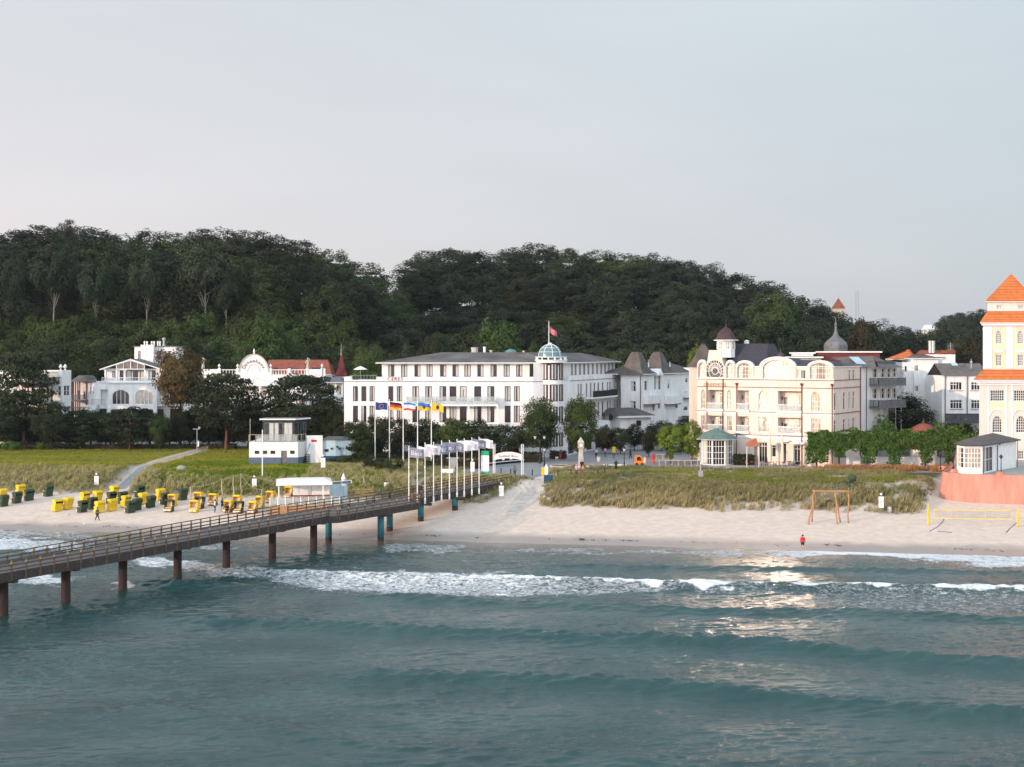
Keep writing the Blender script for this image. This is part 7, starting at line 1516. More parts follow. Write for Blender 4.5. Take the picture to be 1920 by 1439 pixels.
for i,(px,base,top,bands,mk_,lab,dr)in enumerate((
(703.3,868,752,['flag_blue'],'stars','tall white flagpole with a dark blue flag with a ring of stars',.15),(730.2,870,751,['flag_black','flag_red','flag_gold'],None,'tall white flagpole with a black, red and gold flag',.45),
(756,872,752,['flag_azure','flag_white','flag_white','flag_red'],None,'tall white flagpole with a blue, white and red flag',.35),(783,874,752,['flag_azure','flag_gold'],'crest','tall white flagpole with a blue over yellow flag with a crest',.45),
(808.8,876,752,['flag_gold'],'crest','tall white flagpole with a plain golden yellow flag',.75))):
 q=gp(px,base);z1=CZ-(top-HOR)/FPX*q[1];t=thing('flagpole',lab,'flagpole',q,'tall flagpoles before the domed hotel');m=MB();m.tube([(q[0],q[1],q[2]-.2),(q[0],q[1],z1)],[.10,.05],8);m.lathe((q[0],q[1],z1),[(.05,0),(.09,.06),(.05,.14),(0,.16)],8);mk('pole',m,'white_paint',t)
 flag(t,(q[0]+.08,q[1],z1-.25),2.0,1.25,bands,seed=i+3,droop=dr,mark=mk_)
PF=[('flag_lilac','lilac grey flag with white script, leftmost pier flag','Binz'),('flag_white','white flag, second pier flag from the left',None),('flag_white','white flag with grey print, third pier flag from the left','BINZER'),('flag_slate','slate blue flag with white print, fourth pier flag from the left','BINZ'),
('flag_slate','slate blue flag with faint script, fifth pier flag from the left','Binz'),('flag_lilac','lilac grey flag, sixth pier flag from the left','Binz'),('flag_white','white flag, seventh pier flag from the left',None),('flag_white','white flag with grey print, eighth pier flag from the left','BINZER'),
('flag_slate','slate blue flag with large white script, ninth pier flag from the left','Binz'),('flag_white','white and green flag with a long banner, rightmost pier flag',None)]
tops=[838,836,832,831,828,827,825,824,822,821];pxs=[766.7,782.5,797,813,828,842.7,857,870.5,884.7,898.3]
for i,(fm,lab,tx)in enumerate(PF):
 p=Vector((-13.1,161.6))+PD*1.87*i if i else Vector((-12.85,161.0));k=(pxs[i]-960)/FPX
 a=Vector((-12.9,160.0))+Vector((PD.y,-PD.x))*.45;s_=(k*a.y-a.x)/(PD.x-k*PD.y);p=a+PD*s_;zt=CZ-(tops[i]-HOR)/FPX*p.y
 t=thing('flagpole','pole with '+lab,'flagpole',(p.x,p.y,3.4),'flagpoles along the pier');m=MB();m.tube([(p.x,p.y,3.2),(p.x,p.y,zt)],[.065,.05],8);m.lathe((p.x,p.y,zt),[(.06,0),(.09,.05),(0,.14)],8);m.box(p.x-.1,p.y-.1,3.2,p.x+.1,p.y+.1,3.9);mk('pole',m,'white_paint',t)
 dk=fm in('flag_slate','flag_lilac');flag(t,(p.x+.08,p.y,zt-.1),1.85,1.25,[fm],seed=20+i,droop=.4,marks=(tx,'flag_white' if dk else 'flag_grey',(.12,.88,.28,.72))if tx else None)
 if i==9:
  m=MB();n=8;x0=p.x+.25;z0=zt-1.75;
  for b,(za,zb,mi)in enumerate(((0,.62,1),(.62,2.75,0),(2.75,3.0,1))):
   for c in range(n):
    f0,f1=c/n,(c+1)/n;yy=lambda f:p.y+.12*math.sin(f*5);m.quad((x0+1.1*f0,yy(f0),z0-zb),(x0+1.1*f1,yy(f1),z0-zb),(x0+1.1*f1,yy(f1),z0-za),(x0+1.1*f0,yy(f0),z0-za),mi)
  mk('banner',m,['flag_white','flag_green'],t)

# ------------------------------------------------------------------ beach chairs
for nm,c,c2 in(('wick_yellow',(.80,.53,.03),(.66,.42,.02)),('wick_green',(.045,.075,.04),(.025,.04,.022)),('wick_straw',(.52,.38,.13),(.38,.26,.08))):M[nm]=mat(nm,c,.75,col2=c2,scale=9,bump=.01,bscale=30,obj=True,randv=.12)
M['stripe']=mat('cream_cushion',(.80,.62,.40),.85,.05,3,obj=True);M['stripe2']=mat('orange_stripe',(.74,.36,.12),.85,.05,3,obj=True);M['seatwood']=mat('red_brown_wood',(.26,.09,.04),.7,.15,5,obj=True)
def chair_proto(shell_m,hood_m,inner,base_m):
 """hooded wicker beach chair, open side towards -y"""
 t=thing('beach_chair','x','beach chair',(0,0,0));W=.57
 b=MB();b.box(-W,-.36,.05,W,.36,.50);mk('base',b,base_m,t,off=(0,0,0))
# side panels and back shell swept along a leaning profile
 prof=[(.36,.50),(.44,.80),(.54,1.12),(.60,1.36),(.56,1.52),(.40,1.62),(.10,1.66),(-.18,1.60),(-.28,1.50)]
 b=MB()
 for(y,z),(y2,z2)in zip(prof[:4],prof[1:4]):b.add([(-W,y,z),(W,y,z),(W,y2,z2),(-W,y2,z2),(-W,y-.05,z),(W,y-.05,z),(W,y2-.05,z2),(-W,y2-.05,z2)],[(1,0,3,2),(4,5,6,7)])
 for s_ in(-1,1):
  sd=[(.36,.50),(.44,.80),(.54,1.12),(-.10,1.08),(-.30,.82),(-.36,.78),(-.36,.50)];b.add([(s_*W,y,z)for y,z in sd]+[(s_*(W-.05),y,z)for y,z in sd],[tuple(range(7)),tuple(range(13,6,-1))]+[(i,(i+1)%7,7+(i+1)%7,7+i)for i in range(7)])
 mk('shell',b,shell_m,t,off=(0,0,0))
 b=MB();hp=[(.535,1.10)]+prof[3:]
 for(y,z),(y2,z2)in zip(hp,hp[1:]):b.add([(-W-.02,y,z),(W+.02,y,z),(W+.02,y2,z2),(-W-.02,y2,z2)],[(1,0,3,2)])
 hi_=[(y*.86-.02,z-.05)for y,z in hp]
 for(y,z),(y2,z2)in zip(hi_,hi_[1:]):b.add([(-W,y,z),(W,y,z),(W,y2,z2),(-W,y2,z2)],[(0,1,2,3)])
 for s_ in(-1,1):sd=hp+[(-.24,1.36),(-.14,1.10)];k=len(sd);b.add([(s_*(W+.02),y,z)for y,z in sd]+[(s_*(W-.03),y,z)for y,z in sd],[tuple(range(k)),tuple(range(2*k-1,k-1,-1))]+[(i,(i+1)%k,k+(i+1)%k,k+i)for i in range(k)])
 mk('hood',b,hood_m,t,off=(0,0,0))
 b=MB();n=10
 for i in range(n):x0,x1=-W+.06+(2*W-.12)*i/n,-W+.06+(2*W-.12)*(i+1)/n;b.add([(x0,-.30,.60),(x1,-.30,.60),(x1,.30,.60),(x0,.30,.60),(x1,.46,1.45),(x0,.46,1.45),(x0,-.30,.50),(x1,-.30,.50)],[(0,1,2,3),(3,2,4,5),(6,7,1,0)],i%2)
 mk('cushion',b,inner,t,off=(0,0,0))
 for s_ in(-1,1):b=MB();b.box(s_*W-.05,-.42,.80,s_*W+.05,.1,.85);mk('armrest',b,'stripe',t,off=(0,0,0))
 b=MB();b.box(-W+.08,-.62,.18,-.05,-.37,.40);b.box(.05,-.62,.18,W-.08,-.37,.40);mk('footrest',b,'stripe',t,off=(0,0,0))
 return t
protos={'Y':chair_proto('wick_yellow','wick_yellow',['stripe','stripe2'],'wick_yellow'),'G':chair_proto('wick_green','wick_green',['stripe','stripe2'],'wick_green'),'S':chair_proto('wick_straw','wick_yellow',['stripe','stripe2'],'seatwood')}
CH=[('Y',3,938,1),('G',6,950,1),('Y',38,930,1),('G',31,944,1),('G',54,939,1),('G',90,931,1),('Y',107,959,1),('Y',127,955,1),('G',154,961,1),('Y',158,944,1),('G',172,955,1),('Y',182,942,1),('Y',186,962,1),
('Y',210,958,1),('G',208,944,1),('Y',213,932,1),('G',229,944,1),('Y',235,951,1),('G',244,962,1),('G',256,957,1),('Y',267,946,1),('G',261,932,1),('G',282,952,1),('Y',300,938,1),('G',309,946,1),
('G',317,960,0),('Y',323,949,0),('G',342,938,1),('Y',364,961,0),('G',374,954,0),('Y',371,945,0),('S',399,948,0),('S',428,961,0),('S',444,951,0),('G',447,963,0),('S',474,963,0),('Y',487,953,0),('S',507,943,0),('S',542,934,0)]
cnt={};ordn='first second third fourth fifth sixth seventh eighth ninth tenth eleventh twelfth thirteenth fourteenth fifteenth sixteenth seventeenth eighteenth nineteenth'.split();rg=random.Random(12)
nm_={('Y',1):'yellow hooded beach chair seen from behind',('G',1):'dark green hooded beach chair seen from behind',('Y',0):'yellow shelled beach chair showing its striped seat',('G',0):'dark green shelled beach chair showing its striped seat',('S',0):'straw coloured beach chair showing its striped seat'}
for k in protos:KIDS[protos[k]]=list(protos[k].children)
for kind,px,py,back in sorted(CH,key=lambda c:c[1]):
 key=(kind,back);i=cnt.get(key,0);cnt[key]=i+1;p=protos[kind];o=p if not p.get('used')else copy_tree(p);p['used']=1
 if 'used' in o.keys()and o is not p:del o['used']
 q=gp(px,py);o.location=q;o.rotation_euler=(0,0,R(238+rg.uniform(-9,9))if back else R(-18+rg.uniform(-7,7)));o.scale=(.97,)*3
 o['label']=f'{nm_[key]}, {ordn[i]} such from the left';o['group']='beach chairs on the sand'
for p in protos.values():
 if 'used' in p.keys():del p['used']
# ------------------------------------------------------------------ people
def skin_obj(name,pts,edges,rad,m,parent,sub=1):
 me=bpy.data.meshes.new(name);me.from_pydata(pts,edges,[]);me.materials.append(M[m]);o=link(bpy.data.objects.new(name,me),parent)
 md=o.modifiers.new('s','SKIN');md.use_smooth_shade=True
 for i,r in enumerate(rad):me.skin_vertices[0].data[i].radius=(r,r*.9);me.skin_vertices[0].data[i].use_root=i==0
 ms=o.modifiers.new('d','SUBSURF');ms.levels=sub;ms.render_levels=sub;return o
for k,c in(('coat_red',(.55,.02,.025)),('cloth_black',(.012,.012,.016)),('cloth_navy',(.02,.025,.06)),('cloth_grey',(.13,.12,.15)),('cloth_white',(.62,.62,.66)),('cloth_pink',(.62,.32,.45)),('cloth_orange',(.75,.22,.02)),('cloth_blue',(.03,.14,.45)),('cloth_brown',(.14,.08,.04)),('cloth_teal',(.03,.16,.16)),('hair_dark',(.02,.014,.01)),('hair_grey',(.25,.22,.2)),('cloth_bluewhite',(.35,.42,.6))):M[k]=mat(k,c,.85,.1,6)
def person(pos,rz,label,shirt,legs,hair='hair_dark',h=1.75,stride=0.0,arms='down',shorts=False,sit=False,group=None,coat=False,bend=0.0):
 """standing or walking figure facing its own -y before rotation"""
 k=h/1.75;t=thing('person',label,'person',pos,group,rz=rz)
 hip_z=.92*k if not sit else.48*k;b=bend*.35
 P={'pel':(0,0,hip_z),'wst':(0,-b*.3,hip_z+.18*k),'chs':(0,-b*.8,hip_z+.40*k),'nek':(0,-b-.01,hip_z+.57*k),'hd0':(0,-b-.03,hip_z+.63*k),'hd1':(0,-b-.03,hip_z+.76*k)}
 s=stride
 for sg,nm in((-1,'l'),(1,'r')):
  f=-sg*s
  P['hp'+nm]=(sg*.09*k,0,hip_z-.04)
  if sit:P['kn'+nm]=(sg*.11*k,-.42*k,.47*k);P['an'+nm]=(sg*.11*k,-.45*k,.08);P['ft'+nm]=(sg*.11*k,-.60*k,.04)
  else:P['kn'+nm]=(sg*.10*k,-f*.26-.03,.50*k-abs(s)*.02);P['an'+nm]=(sg*.10*k,-f*.42+.03,.09);P['ft'+nm]=(sg*.11*k,-f*.42-.13,.04)
  P['sh'+nm]=(sg*.18*k,-b*.9,hip_z+.52*k)
  if arms=='front':P['el'+nm]=(sg*.24*k,-b-.06,hip_z+.28*k);P['wr'+nm]=(sg*.10*k,-b-.28,hip_z+.33*k)
  elif arms=='hips':P['el'+nm]=(sg*.36*k,.05,hip_z+.26*k);P['wr'+nm]=(sg*.17*k,-.06,hip_z+.1*k)
  else:P['el'+nm]=(sg*.24*k,f*.12+.02,hip_z+.26*k);P['wr'+nm]=(sg*.25*k,f*.26-.05,hip_z+.02*k)
  w=Vector(P['wr'+nm]);e=Vector(P['el'+nm]);P['hn'+nm]=tuple(w+(w-e).normalized()*.10*k)
 def build(name,names,edges,rad,m):ix={n:i for i,n in enumerate(names)};return skin_obj(name,[P[n]for n in names],[(ix[a],ix[b_])for a,b_ in edges],[r*k for r in rad],m,t)
 N=['pel','wst','chs','nek','hd0','hd1','hpl','knl','anl','ftl','hpr','knr','anr','ftr','shl','ell','wrl','hnl','shr','elr','wrr','hnr']
 E=[('pel','wst'),('wst','chs'),('chs','nek'),('nek','hd0'),('hd0','hd1'),('pel','hpl'),('hpl','knl'),('knl','anl'),('anl','ftl'),('pel','hpr'),('hpr','knr'),('knr','anr'),('anr','ftr'),('chs','shl'),('shl','ell'),('ell','wrl'),('wrl','hnl'),('chs','shr'),('shr','elr'),('elr','wrr'),('wrr','hnr')]
 build('body',N,E,[.12,.11,.13,.055,.085,.095,.085,.055,.04,.045,.085,.055,.04,.045,.055,.04,.028,.04,.055,.04,.028,.04],'skin')
 if coat:P['hem']=(0,.0,hip_z-.22*k)
 N2=['pel','wst','chs','nek','shl','ell','wrl','shr','elr','wrr']+(['hem']if coat else[]);E2=[('pel','wst'),('wst','chs'),('chs','nek'),('chs','shl'),('shl','ell'),('ell','wrl'),('chs','shr'),('shr','elr'),('elr','wrr')]+([('pel','hem')]if coat else[])
 build('jacket',N2,E2,[.165,.155,.175,.07,.085,.065,.05,.085,.065,.05]+([.18]if coat else[]),shirt)
 if shorts:P['tl']=tuple((Vector(P['hpl'])*.35+Vector(P['knl'])*.65));P['tr']=tuple((Vector(P['hpr'])*.35+Vector(P['knr'])*.65));build('shorts',['pel','hpl','tl','hpr','tr'],[('pel','hpl'),('hpl','tl'),('pel','hpr'),('hpr','tr')],[.15,.11,.095,.11,.095],legs)
 else:build('trousers',['pel','hpl','knl','anl','hpr','knr','anr'],[('pel','hpl'),('hpl','knl'),('knl','anl'),('pel','hpr'),('hpr','knr'),('knr','anr')],[.15,.105,.078,.06,.105,.078,.06],legs)
 hb=MB();c=Vector(P['hd1'])+Vector((0,.015,-.03));hb.lathe(tuple(c-Vector((0,0,.05*k))),[(.098*k,0),(.118*k,.05*k),(.112*k,.10*k),(.07*k,.155*k),(0,.17*k)],10);mk('hair',hb,hair,t,smooth=True,off=(0,0,0));return t
def P_at(px,py):return gp(px,py)
person(P_at(1505,1034),R(180),'person in a red jacket and black shorts wading at the waterline','coat_red','cloth_black','flag_black',1.82,shorts=True)
person(P_at(182.5,977),R(80),'person in a grey jacket and dark trousers striding along the wet sand','cloth_grey','cloth_black',stride=.8)
person(P_at(403,962),R(100),'person in a white top and dark trousers standing among the beach chairs','cloth_white','cloth_black')
person(P_at(417,960),R(170),'person in a dark blue shirt and shorts standing beside the striped chairs','cloth_navy','cloth_navy',shorts=True,arms='front')
q=P_at(427,962);person((q[0]+.1,q[1]-.75,q[2]),R(0),'person in black sitting in a striped beach chair','cloth_black','cloth_black',sit=True)
q=(-11.4,161.3+1.6,3.9);q=((788.5-960)/FPX*163.2,163.2,3.9);person(q,R(-20),'person in a dark jacket over a light blue shirt walking on the pier','cloth_navy','cloth_black','hair_grey',1.8,stride=.4)
q=gp(965,895);person(q,R(175),'person with long dark hair and a grey top at the landward end of the pier','cloth_grey','cloth_black',h=1.68)
person(gp(856,890),R(60),'person in a brown coat bending beside the white bench left of the pier flags','cloth_brown','cloth_black',bend=.6,coat=True)
person(gp(866,878),R(20),'person in a dark top and bright blue trousers before the clipped hedge','cloth_navy','cloth_blue')
person(gp(1081,893),R(180),'person in a pink hooded jacket walking towards the clock column','cloth_pink','cloth_black','cloth_pink',1.66,stride=.2,coat=True)
person(gp(1091,887),R(180),'person in a dark coat with light hair at the foot of the clock column','cloth_black','cloth_navy','hair_grey',1.9,coat=True)
person(gp(1092.5,889),R(170),'child in an orange jacket beside the clock column','cloth_orange','cloth_grey','cloth_orange',1.2)
person(gp(1155,884),R(180),'person in a dark red and black top sitting behind the white board on the plaza','cloth_black','cloth_black',arms='hips')
person(gp(1051,863),R(60),'person in a teal top and bright red trousers walking a dog','cloth_teal','coat_red',stride=.25)
person(gp(1118,860),R(10),'person in a white top before the shop under the big plane tree','cloth_white','cloth_black')
person(gp(1182,861),R(90),'person in dark clothes walking across the plaza behind the lamp post','cloth_black','cloth_black',stride=.5)
person(gp(1135,858),R(150),'person in a pinkish top browsing under the brown-green tree','cloth_pink','cloth_grey')
def dog():
 q=gp(1044,863);t=thing('dog','small pale dog standing beside the person in red trousers','dog',q,rz=R(-60));P=[(0,0,.42),(.28,0,.44),(-.28,0,.42),(.40,0,.55),(.52,0,.56),(-.40,0,.55)];E=[(0,1),(0,2),(1,3),(3,4),(2,5)];Rr=[.13,.13,.11,.07,.05,.02]
 for x,s_ in((.24,-1),(.24,1),(-.24,-1),(-.24,1)):i=len(P);P+=[(x,s_*.09,.30),(x+(.03 if x<0 else 0),s_*.09,.15),(x,s_*.09,.02)];E+=[(1 if x>0 else 2,i),(i,i+1),(i+1,i+2)];Rr+=[.06,.035,.03]
 skin_obj('body',P,E,Rr,'cloth_white',t)
dog()

# ------------------------------------------------------------------ street furniture
def lamp(px,py,top,lab,heads=1,group='ornate lamp posts'):
 q=gp(px,py);h=CZ-(top-HOR)/FPX*q[1]-q[2];t=thing('street_lamp',lab,'street lamp',q,group);hp=h-.75
 m=MB();m.lathe(q,[(.2,0),(.2,.15),(.11,.3),(.13,.7),(.07,.9),(.055,hp-.3),(.09,hp-.2),(.05,hp)],10);mk('post',m,'black' if heads==1 else 'darkgrey',t)
 for dx in([0]if heads==1 else[-.75,.75]):
  if dx:m=MB();m.tube([(q[0],q[1],q[2]+hp-.5),(q[0]+dx*.6,q[1],q[2]+hp-.1),(q[0]+dx,q[1],q[2]+hp-.25),(q[0]+dx,q[1],q[2]+hp)],.03,6);mk('arm',m,'darkgrey',t)
  m=MB();m.lathe((q[0]+dx,q[1],q[2]+hp),[(.08,0),(.24,.45),(.24,.46),(0,.46)],8);g=mk('lantern',m,'lampglass',t);m=MB();m.lathe((q[0]+dx,q[1],q[2]+hp+.46),[(.29,0),(.14,.14),(.06,.26),(0,.34)],8);m.lathe((q[0]+dx,q[1],q[2]+hp-.06),[(.1,0),(.1,.07),(0,.07)],8);mk('lantern_cap',m,'black',g)
lamp(1012,870,815,'tall lamp post with two lanterns left of the big plane tree',2);lamp(1021,874,838,'single lantern lamp post beside the two lantern one');lamp(1170.5,878,838,'single lantern lamp post right of the white board on the plaza')
for px,py,tp,lab in((1763.5,884,847,'leftmost black lantern post on the salmon terrace'),(1787.5,886,849,'black lantern post directly left of the glazed terrace pavilion'),(1877,888,852,'black lantern post before the white sided wall of the terrace pavilion')):
 Y=176 if px<1800 else 168.6;x=(px-960)/FPX*Y;q=(x,Y,6.3);h=CZ-(tp-HOR)/FPX*Y-6.3;t=thing('street_lamp',lab,'street lamp',q,'terrace lamp posts');m=MB();m.lathe(q,[(.16,0),(.16,.2),(.06,.4),(.05,h-.6)],8);mk('post',m,'black',t);m=MB();m.lathe((q[0],q[1],q[2]+h-.6),[(.08,0),(.26,.3),(.26,.32),(.1,.5),(0,.6)],6);mk('lantern',m,'copper_brown',t)
def plain_lamp(px,py,top,lab):
 q=gp(px,py);h=CZ-(top-HOR)/FPX*q[1]-q[2];t=thing('street_lamp',lab,'street lamp',q);m=MB();m.tube([q,(q[0],q[1],q[2]+h)],[.07,.05],8);mk('post',m,'steel',t);m=MB();m.box(q[0]-.75,q[1]-.1,q[2]+h-.05,q[0]+.5,q[1]+.1,q[2]+h+.06);m.box(q[0]+.25,q[1]-.15,q[2]+h+.06,q[0]+.6,q[1]+.15,q[2]+h+.45);mk('lamp_head',m,'steel',t)
 m=MB();m.box(q[0]+.1,q[1]-.05,q[2]+.9,q[0]+.35,q[1],q[2]+1.9);mk('notice',m,'white_paint',t)
plain_lamp(369.5,847,805,'grey steel lamp post on the lawn above the dune path')
def board(px,py,top,lab,ball=True,w=.62):
 q=gp(px,py);zt=CZ-(top-HOR)/FPX*q[1];h=zt-q[2];t=thing('sign_board',lab,'sign board',q,'white notice boards at the dune')
 bh=min(1.55,h-.45);
 for dx in(-w/2+.05,w/2-.05):m=MB();m.tube([(q[0]+dx,q[1],q[2]-.1),(q[0]+dx,q[1],zt-.5)],.035,6);mk('leg',m,'steel',t)
 m=MB();m.box(q[0]-w/2,q[1]-.07,zt-.35-bh*.92,q[0]+w/2,q[1]-.01,zt-.35);bd=mk('board',m,'white_paint',t);m=MB()
 for k in range(5):m.box(q[0]-w*.33,q[1]-.078,zt-.75-k*.18,q[0]+w*(.1+.05*(k%3)),q[1]-.071,zt-.71-k*.18)
 mk('print',m,'midgrey',bd);m=MB();m.box(q[0]-w/2,q[1]-.09,zt-.345,q[0]+w/2,q[1]+.02,zt-.22);mk('cap',m,'darkgrey',t)
 if ball:m=MB();m.lathe((q[0],q[1]-.03,zt-.22),[(.05,0),(.12,.06),(.15,.16),(.1,.26),(0,.3)],10);mk('ball',m,'white_paint',t,smooth=True)
for a in((181,918,888,'white notice board at the left dune edge, behind the yellow chairs'),(477,925,893,'white notice board on legs left of the beach kiosk'),(606,886,854,'white notice post at the foot of the white panel of the lifeguard station'),(724.5,926,900,'white notice board in the dune grass behind the pier platform',False),
(886,892,862,'white notice board between the pier flagpoles'),(940,936,906,'white notice board right of the landward end of the pier'),(1652,962,926,'white notice board at the dune foot right of the log frame')):board(*a)
def bin_(px,py,lab,m_='stone',h=.9,r=.28,group='litter bins'):
 q=gp(px,py);t=thing('litter_bin',lab,'litter bin',q,group);m=MB();m.lathe(q,[(r*.9,0),(r,h*.1),(r,h*.85),(0,h*.85)],12);mk('drum',m,m_,t);m=MB();m.lathe((q[0],q[1],q[2]+h*.85),[(r*1.08,0),(r*1.08,h*.1),(r*.5,h*.18),(0,h*.18)],12);mk('lid',m,'midgrey' if m_!='red' else 'red',t)
bin_(1668,962,'wooden litter bin right of the white notice board at the dune foot');bin_(1022,940,'left one of two round bins at the foot of the sandy ramp');bin_(1030,944,'right one of two round bins at the foot of the sandy ramp')
bin_(1123,866,'stone coloured bin right of the clock column','stone',1.0,.33);bin_(1210,869,'stone coloured bin beside the orange cart','stone',1.15,.28);bin_(1224,870,'bright red round bin beside the wooden frames','red',1.5,.28)
for px,py,lab in((1046,893,'between the yellow sign and the pink jacket'),(1070.5,893,'just left of the person in pink'),(1121,893,'right of the clock column'),(998,892,'left of the yellow sign'),(957.5,891,'behind the person at the pier end'),(939.5,890,'right of the left sign post'),(1134,888,'below the white board')):
 q=gp(px,py);m=MB();m.lathe(q,[(.08,0),(.08,.75),(.1,.78),(.1,.85),(.05,.92),(0,.93)],8);tag(mk('bollard',m,'darkgrey'),'thin dark bollard '+lab,'bollard','bollards along the plaza edge')
# arched entrance sign
def arch_sign():
 q0=gp(926.5,896);q1=gp(979.5,896);Y=(q0[1]+q1[1])/2;x0=(926.5-960)/FPX*Y;x1=(979.5-960)/FPX*Y;Z=lambda py:CZ-(py-HOR)/FPX*Y;zg=q0[2]
 t=thing('entrance_sign','white arched entrance sign reading Seebad Binz on two pairs of white posts','sign',((x0+x1)/2,Y,zg))
 for x in(x0-.12,x0+.12,x1-.12,x1+.12):m=MB();m.tube([(x,Y,zg-.2),(x,Y,Z(833))],.06,8);mk('post',m,'white_paint',t)
 n=16;m=MB();pts=[]
 for i in range(n+1):f=i/n;x=x0+(x1-x0)*f;b=4*f*(1-f);pts.append((x,Z(852.5)+b*(Z(847)-Z(852.5)),Z(863)+b*(Z(859.5)-Z(863))))
 for(xa,ta,ba),(xb,tb,bb)in zip(pts,pts[1:]):m.add([(xa,Y-.16,ba),(xb,Y-.16,bb),(xb,Y-.16,tb),(xa,Y-.16,ta),(xa,Y-.08,ba),(xb,Y-.08,bb),(xb,Y-.08,tb),(xa,Y-.08,ta)],[(0,1,2,3),(7,6,5,4),(3,2,6,7),(0,4,5,1)])
 bd=mk('board',m,'white_paint',t);m=MB()
 for(xa,ta,ba),(xb,tb,bb)in zip(pts,pts[1:]):m.bar((xa,Y-.17,ta),(xb,Y-.17,tb),.05,.05)
 mk('rim',m,'lettering_red',bd)
 me=text_mesh('Seebad Binz',.52,.015,1.12);vs=MB();c=(x0+x1)/2;hw=(x1-x0)/2
 vs.add([(c+v.co.x,Y-.18-v.co.z,Z(856)+v.co.y+(1-(v.co.x/hw)**2)*.18-.1)for v in me.vertices],[tuple(p.vertices)for p in me.polygons]);mk('lettering',vs,'lettering_red',bd)
arch_sign()
def clock():
 q=gp(1089,884);Y=q[1]+2.2;q=((1089-960)/FPX*Y,Y,Hs(q[0],Y));Z=lambda py:CZ-(py-HOR)/FPX*Y;t=thing('clock_column','tapering pale stone clock column with a pointed cap on the plaza','clock',q);x,y,z=q
 def ring(r,zz):return[(x+r*math.cos(a),y+r*math.sin(a))for a in[math.pi/4+k*math.pi/2 for k in range(4)]]
 m=MB();frust(m,ring(.72,z),z-.1,ring(.66,z),z+.5,0);frust(m,ring(.62,z),z+.501,ring(.40,z),Z(842),0);frust(m,ring(.5,z),Z(842)+.001,ring(.62,z),Z(840),0);mk('shaft',m,'stone',t)
 m=MB();frust(m,ring(.66,z),Z(840)+.001,ring(.66,z),Z(829.5),0);hd=mk('clock_head',m,'stone',t);m=MB();frust(m,ring(.72,z),Z(829.5)+.001,ring(.05,z),Z(820),0);mk('cap',m,'stone',t)
 for a in(-math.pi/2,0,math.pi):
  m=MB();cx,cy_=x+.475*math.cos(a),y+.475*math.sin(a);tx,ty=-math.sin(a),math.cos(a);zc=Z(834.5);R_=.33
  m.add([(cx+tx*R_*math.cos(k)+math.cos(a)*.02,cy_+ty*R_*math.cos(k)+math.sin(a)*.02,zc+R_*math.sin(k))for k in[j*math.pi/8 for j in range(16)]],[tuple(range(16))]);fc=mk('clock_face',m,'white_paint',hd);m=MB()
  for j in range(16):k0,k1=j*math.pi/8,(j+1)*math.pi/8;m.bar((cx+tx*R_*math.cos(k0)+math.cos(a)*.03,cy_+ty*R_*math.cos(k0)+math.sin(a)*.03,zc+R_*math.sin(k0)),(cx+tx*R_*math.cos(k1)+math.cos(a)*.03,cy_+ty*R_*math.cos(k1)+math.sin(a)*.03,zc+R_*math.sin(k1)),.05,.05)
  c3=(cx+math.cos(a)*.04,cy_+math.sin(a)*.04,zc);m.bar(c3,(c3[0],c3[1],zc+.24),.03,.02);m.bar(c3,(c3[0]+tx*.16,c3[1]+ty*.16,zc-.05),.03,.02);m2=mk('rim_and_hands',m,'black',hd)
clock()
# planters, low boards, cart and signs on the plaza
def planter(px0,px1,py,lab,h=.5):
 a=gp(px0,py);b=gp(px1,py);c=((a[0]+b[0])/2,(a[1]+b[1])/2+1,a[2]);r=(b[0]-a[0])/2;t=thing('planter',lab,'planter',c);m=MB();m.lathe(c,[(r,-.05),(r,h),(r-.3,h),(r-.3,h-.1)],8,0,.39,.39+2*math.pi);mk('rim_wall',m,'stone',t);m=MB();m.lathe(c,[(r-.29,h-.12),(0,h-.05)],8,0,.39,.39+2*math.pi);mk('soil',m,'darkgrey',t)
planter(1029,1074,880,'octagonal low stone planter left of the clock column');planter(1098,1130,880,'dark octagonal planter right of the clock column')
def box_thing(name,lab,cat,px0,px1,py0,py1,m_,depth=.3,partname='panel',lift=0,Y=None,group=None,legs=False):
 q=gp((px0+px1)/2,py1);Y=Y or q[1];x0,x1=(px0-960)/FPX*Y,(px1-960)/FPX*Y;z0,z1=CZ-(py1-HOR)/FPX*Y,CZ-(py0-HOR)/FPX*Y;zg=Hs((x0+x1)/2,Y);t=thing(name,lab,cat,((x0+x1)/2,Y,min(zg,z0)),group);m=MB();zz0=z0+lift
 m.box(x0,Y,zz0,x1,Y+depth,z1);mk(partname,m,m_,t)
 if legs:
  for x in(x0+.15,x1-.15):m=MB();m.box(x-.05,Y+.02,zg-.05,x+.05,Y+.1,zz0);mk('leg',m,'darkgrey',t)
 return t
t=box_thing('notice_barrier','long white board with small red marks standing on the plaza','barrier',1130,1174,871,879,'white_paint',.15,'board',0,legs=True)
q=wloc(t);m=MB();
for dx in(-1.5,-1.15):m.box(q.x+dx,q.y-.012,q.z+.45,q.x+dx+.2,q.y-.002,q.z+.68)
mk('mark',m,'red',t)
t=box_thing('info_sign','yellow and white info panel at the top of the sandy ramp','sign',1015,1021,877,891,'yellow',.12,'yellow_panel');Y=wloc(t).y;m=MB();m.box((1021.3-960)/FPX*Y,Y-.02,CZ-(892-HOR)/FPX*Y,(1027.5-960)/FPX*Y,Y+.1,CZ-(875-HOR)/FPX*Y);mk('white_panel',m,'white_paint',t)
m=MB();m.lathe(((1024.5-960)/FPX*Y,Y,CZ-(875-HOR)/FPX*Y),[(.05,0),(.16,.12),(.12,.26),(0,.3)],10);mk('ball',m,'white_paint',t)
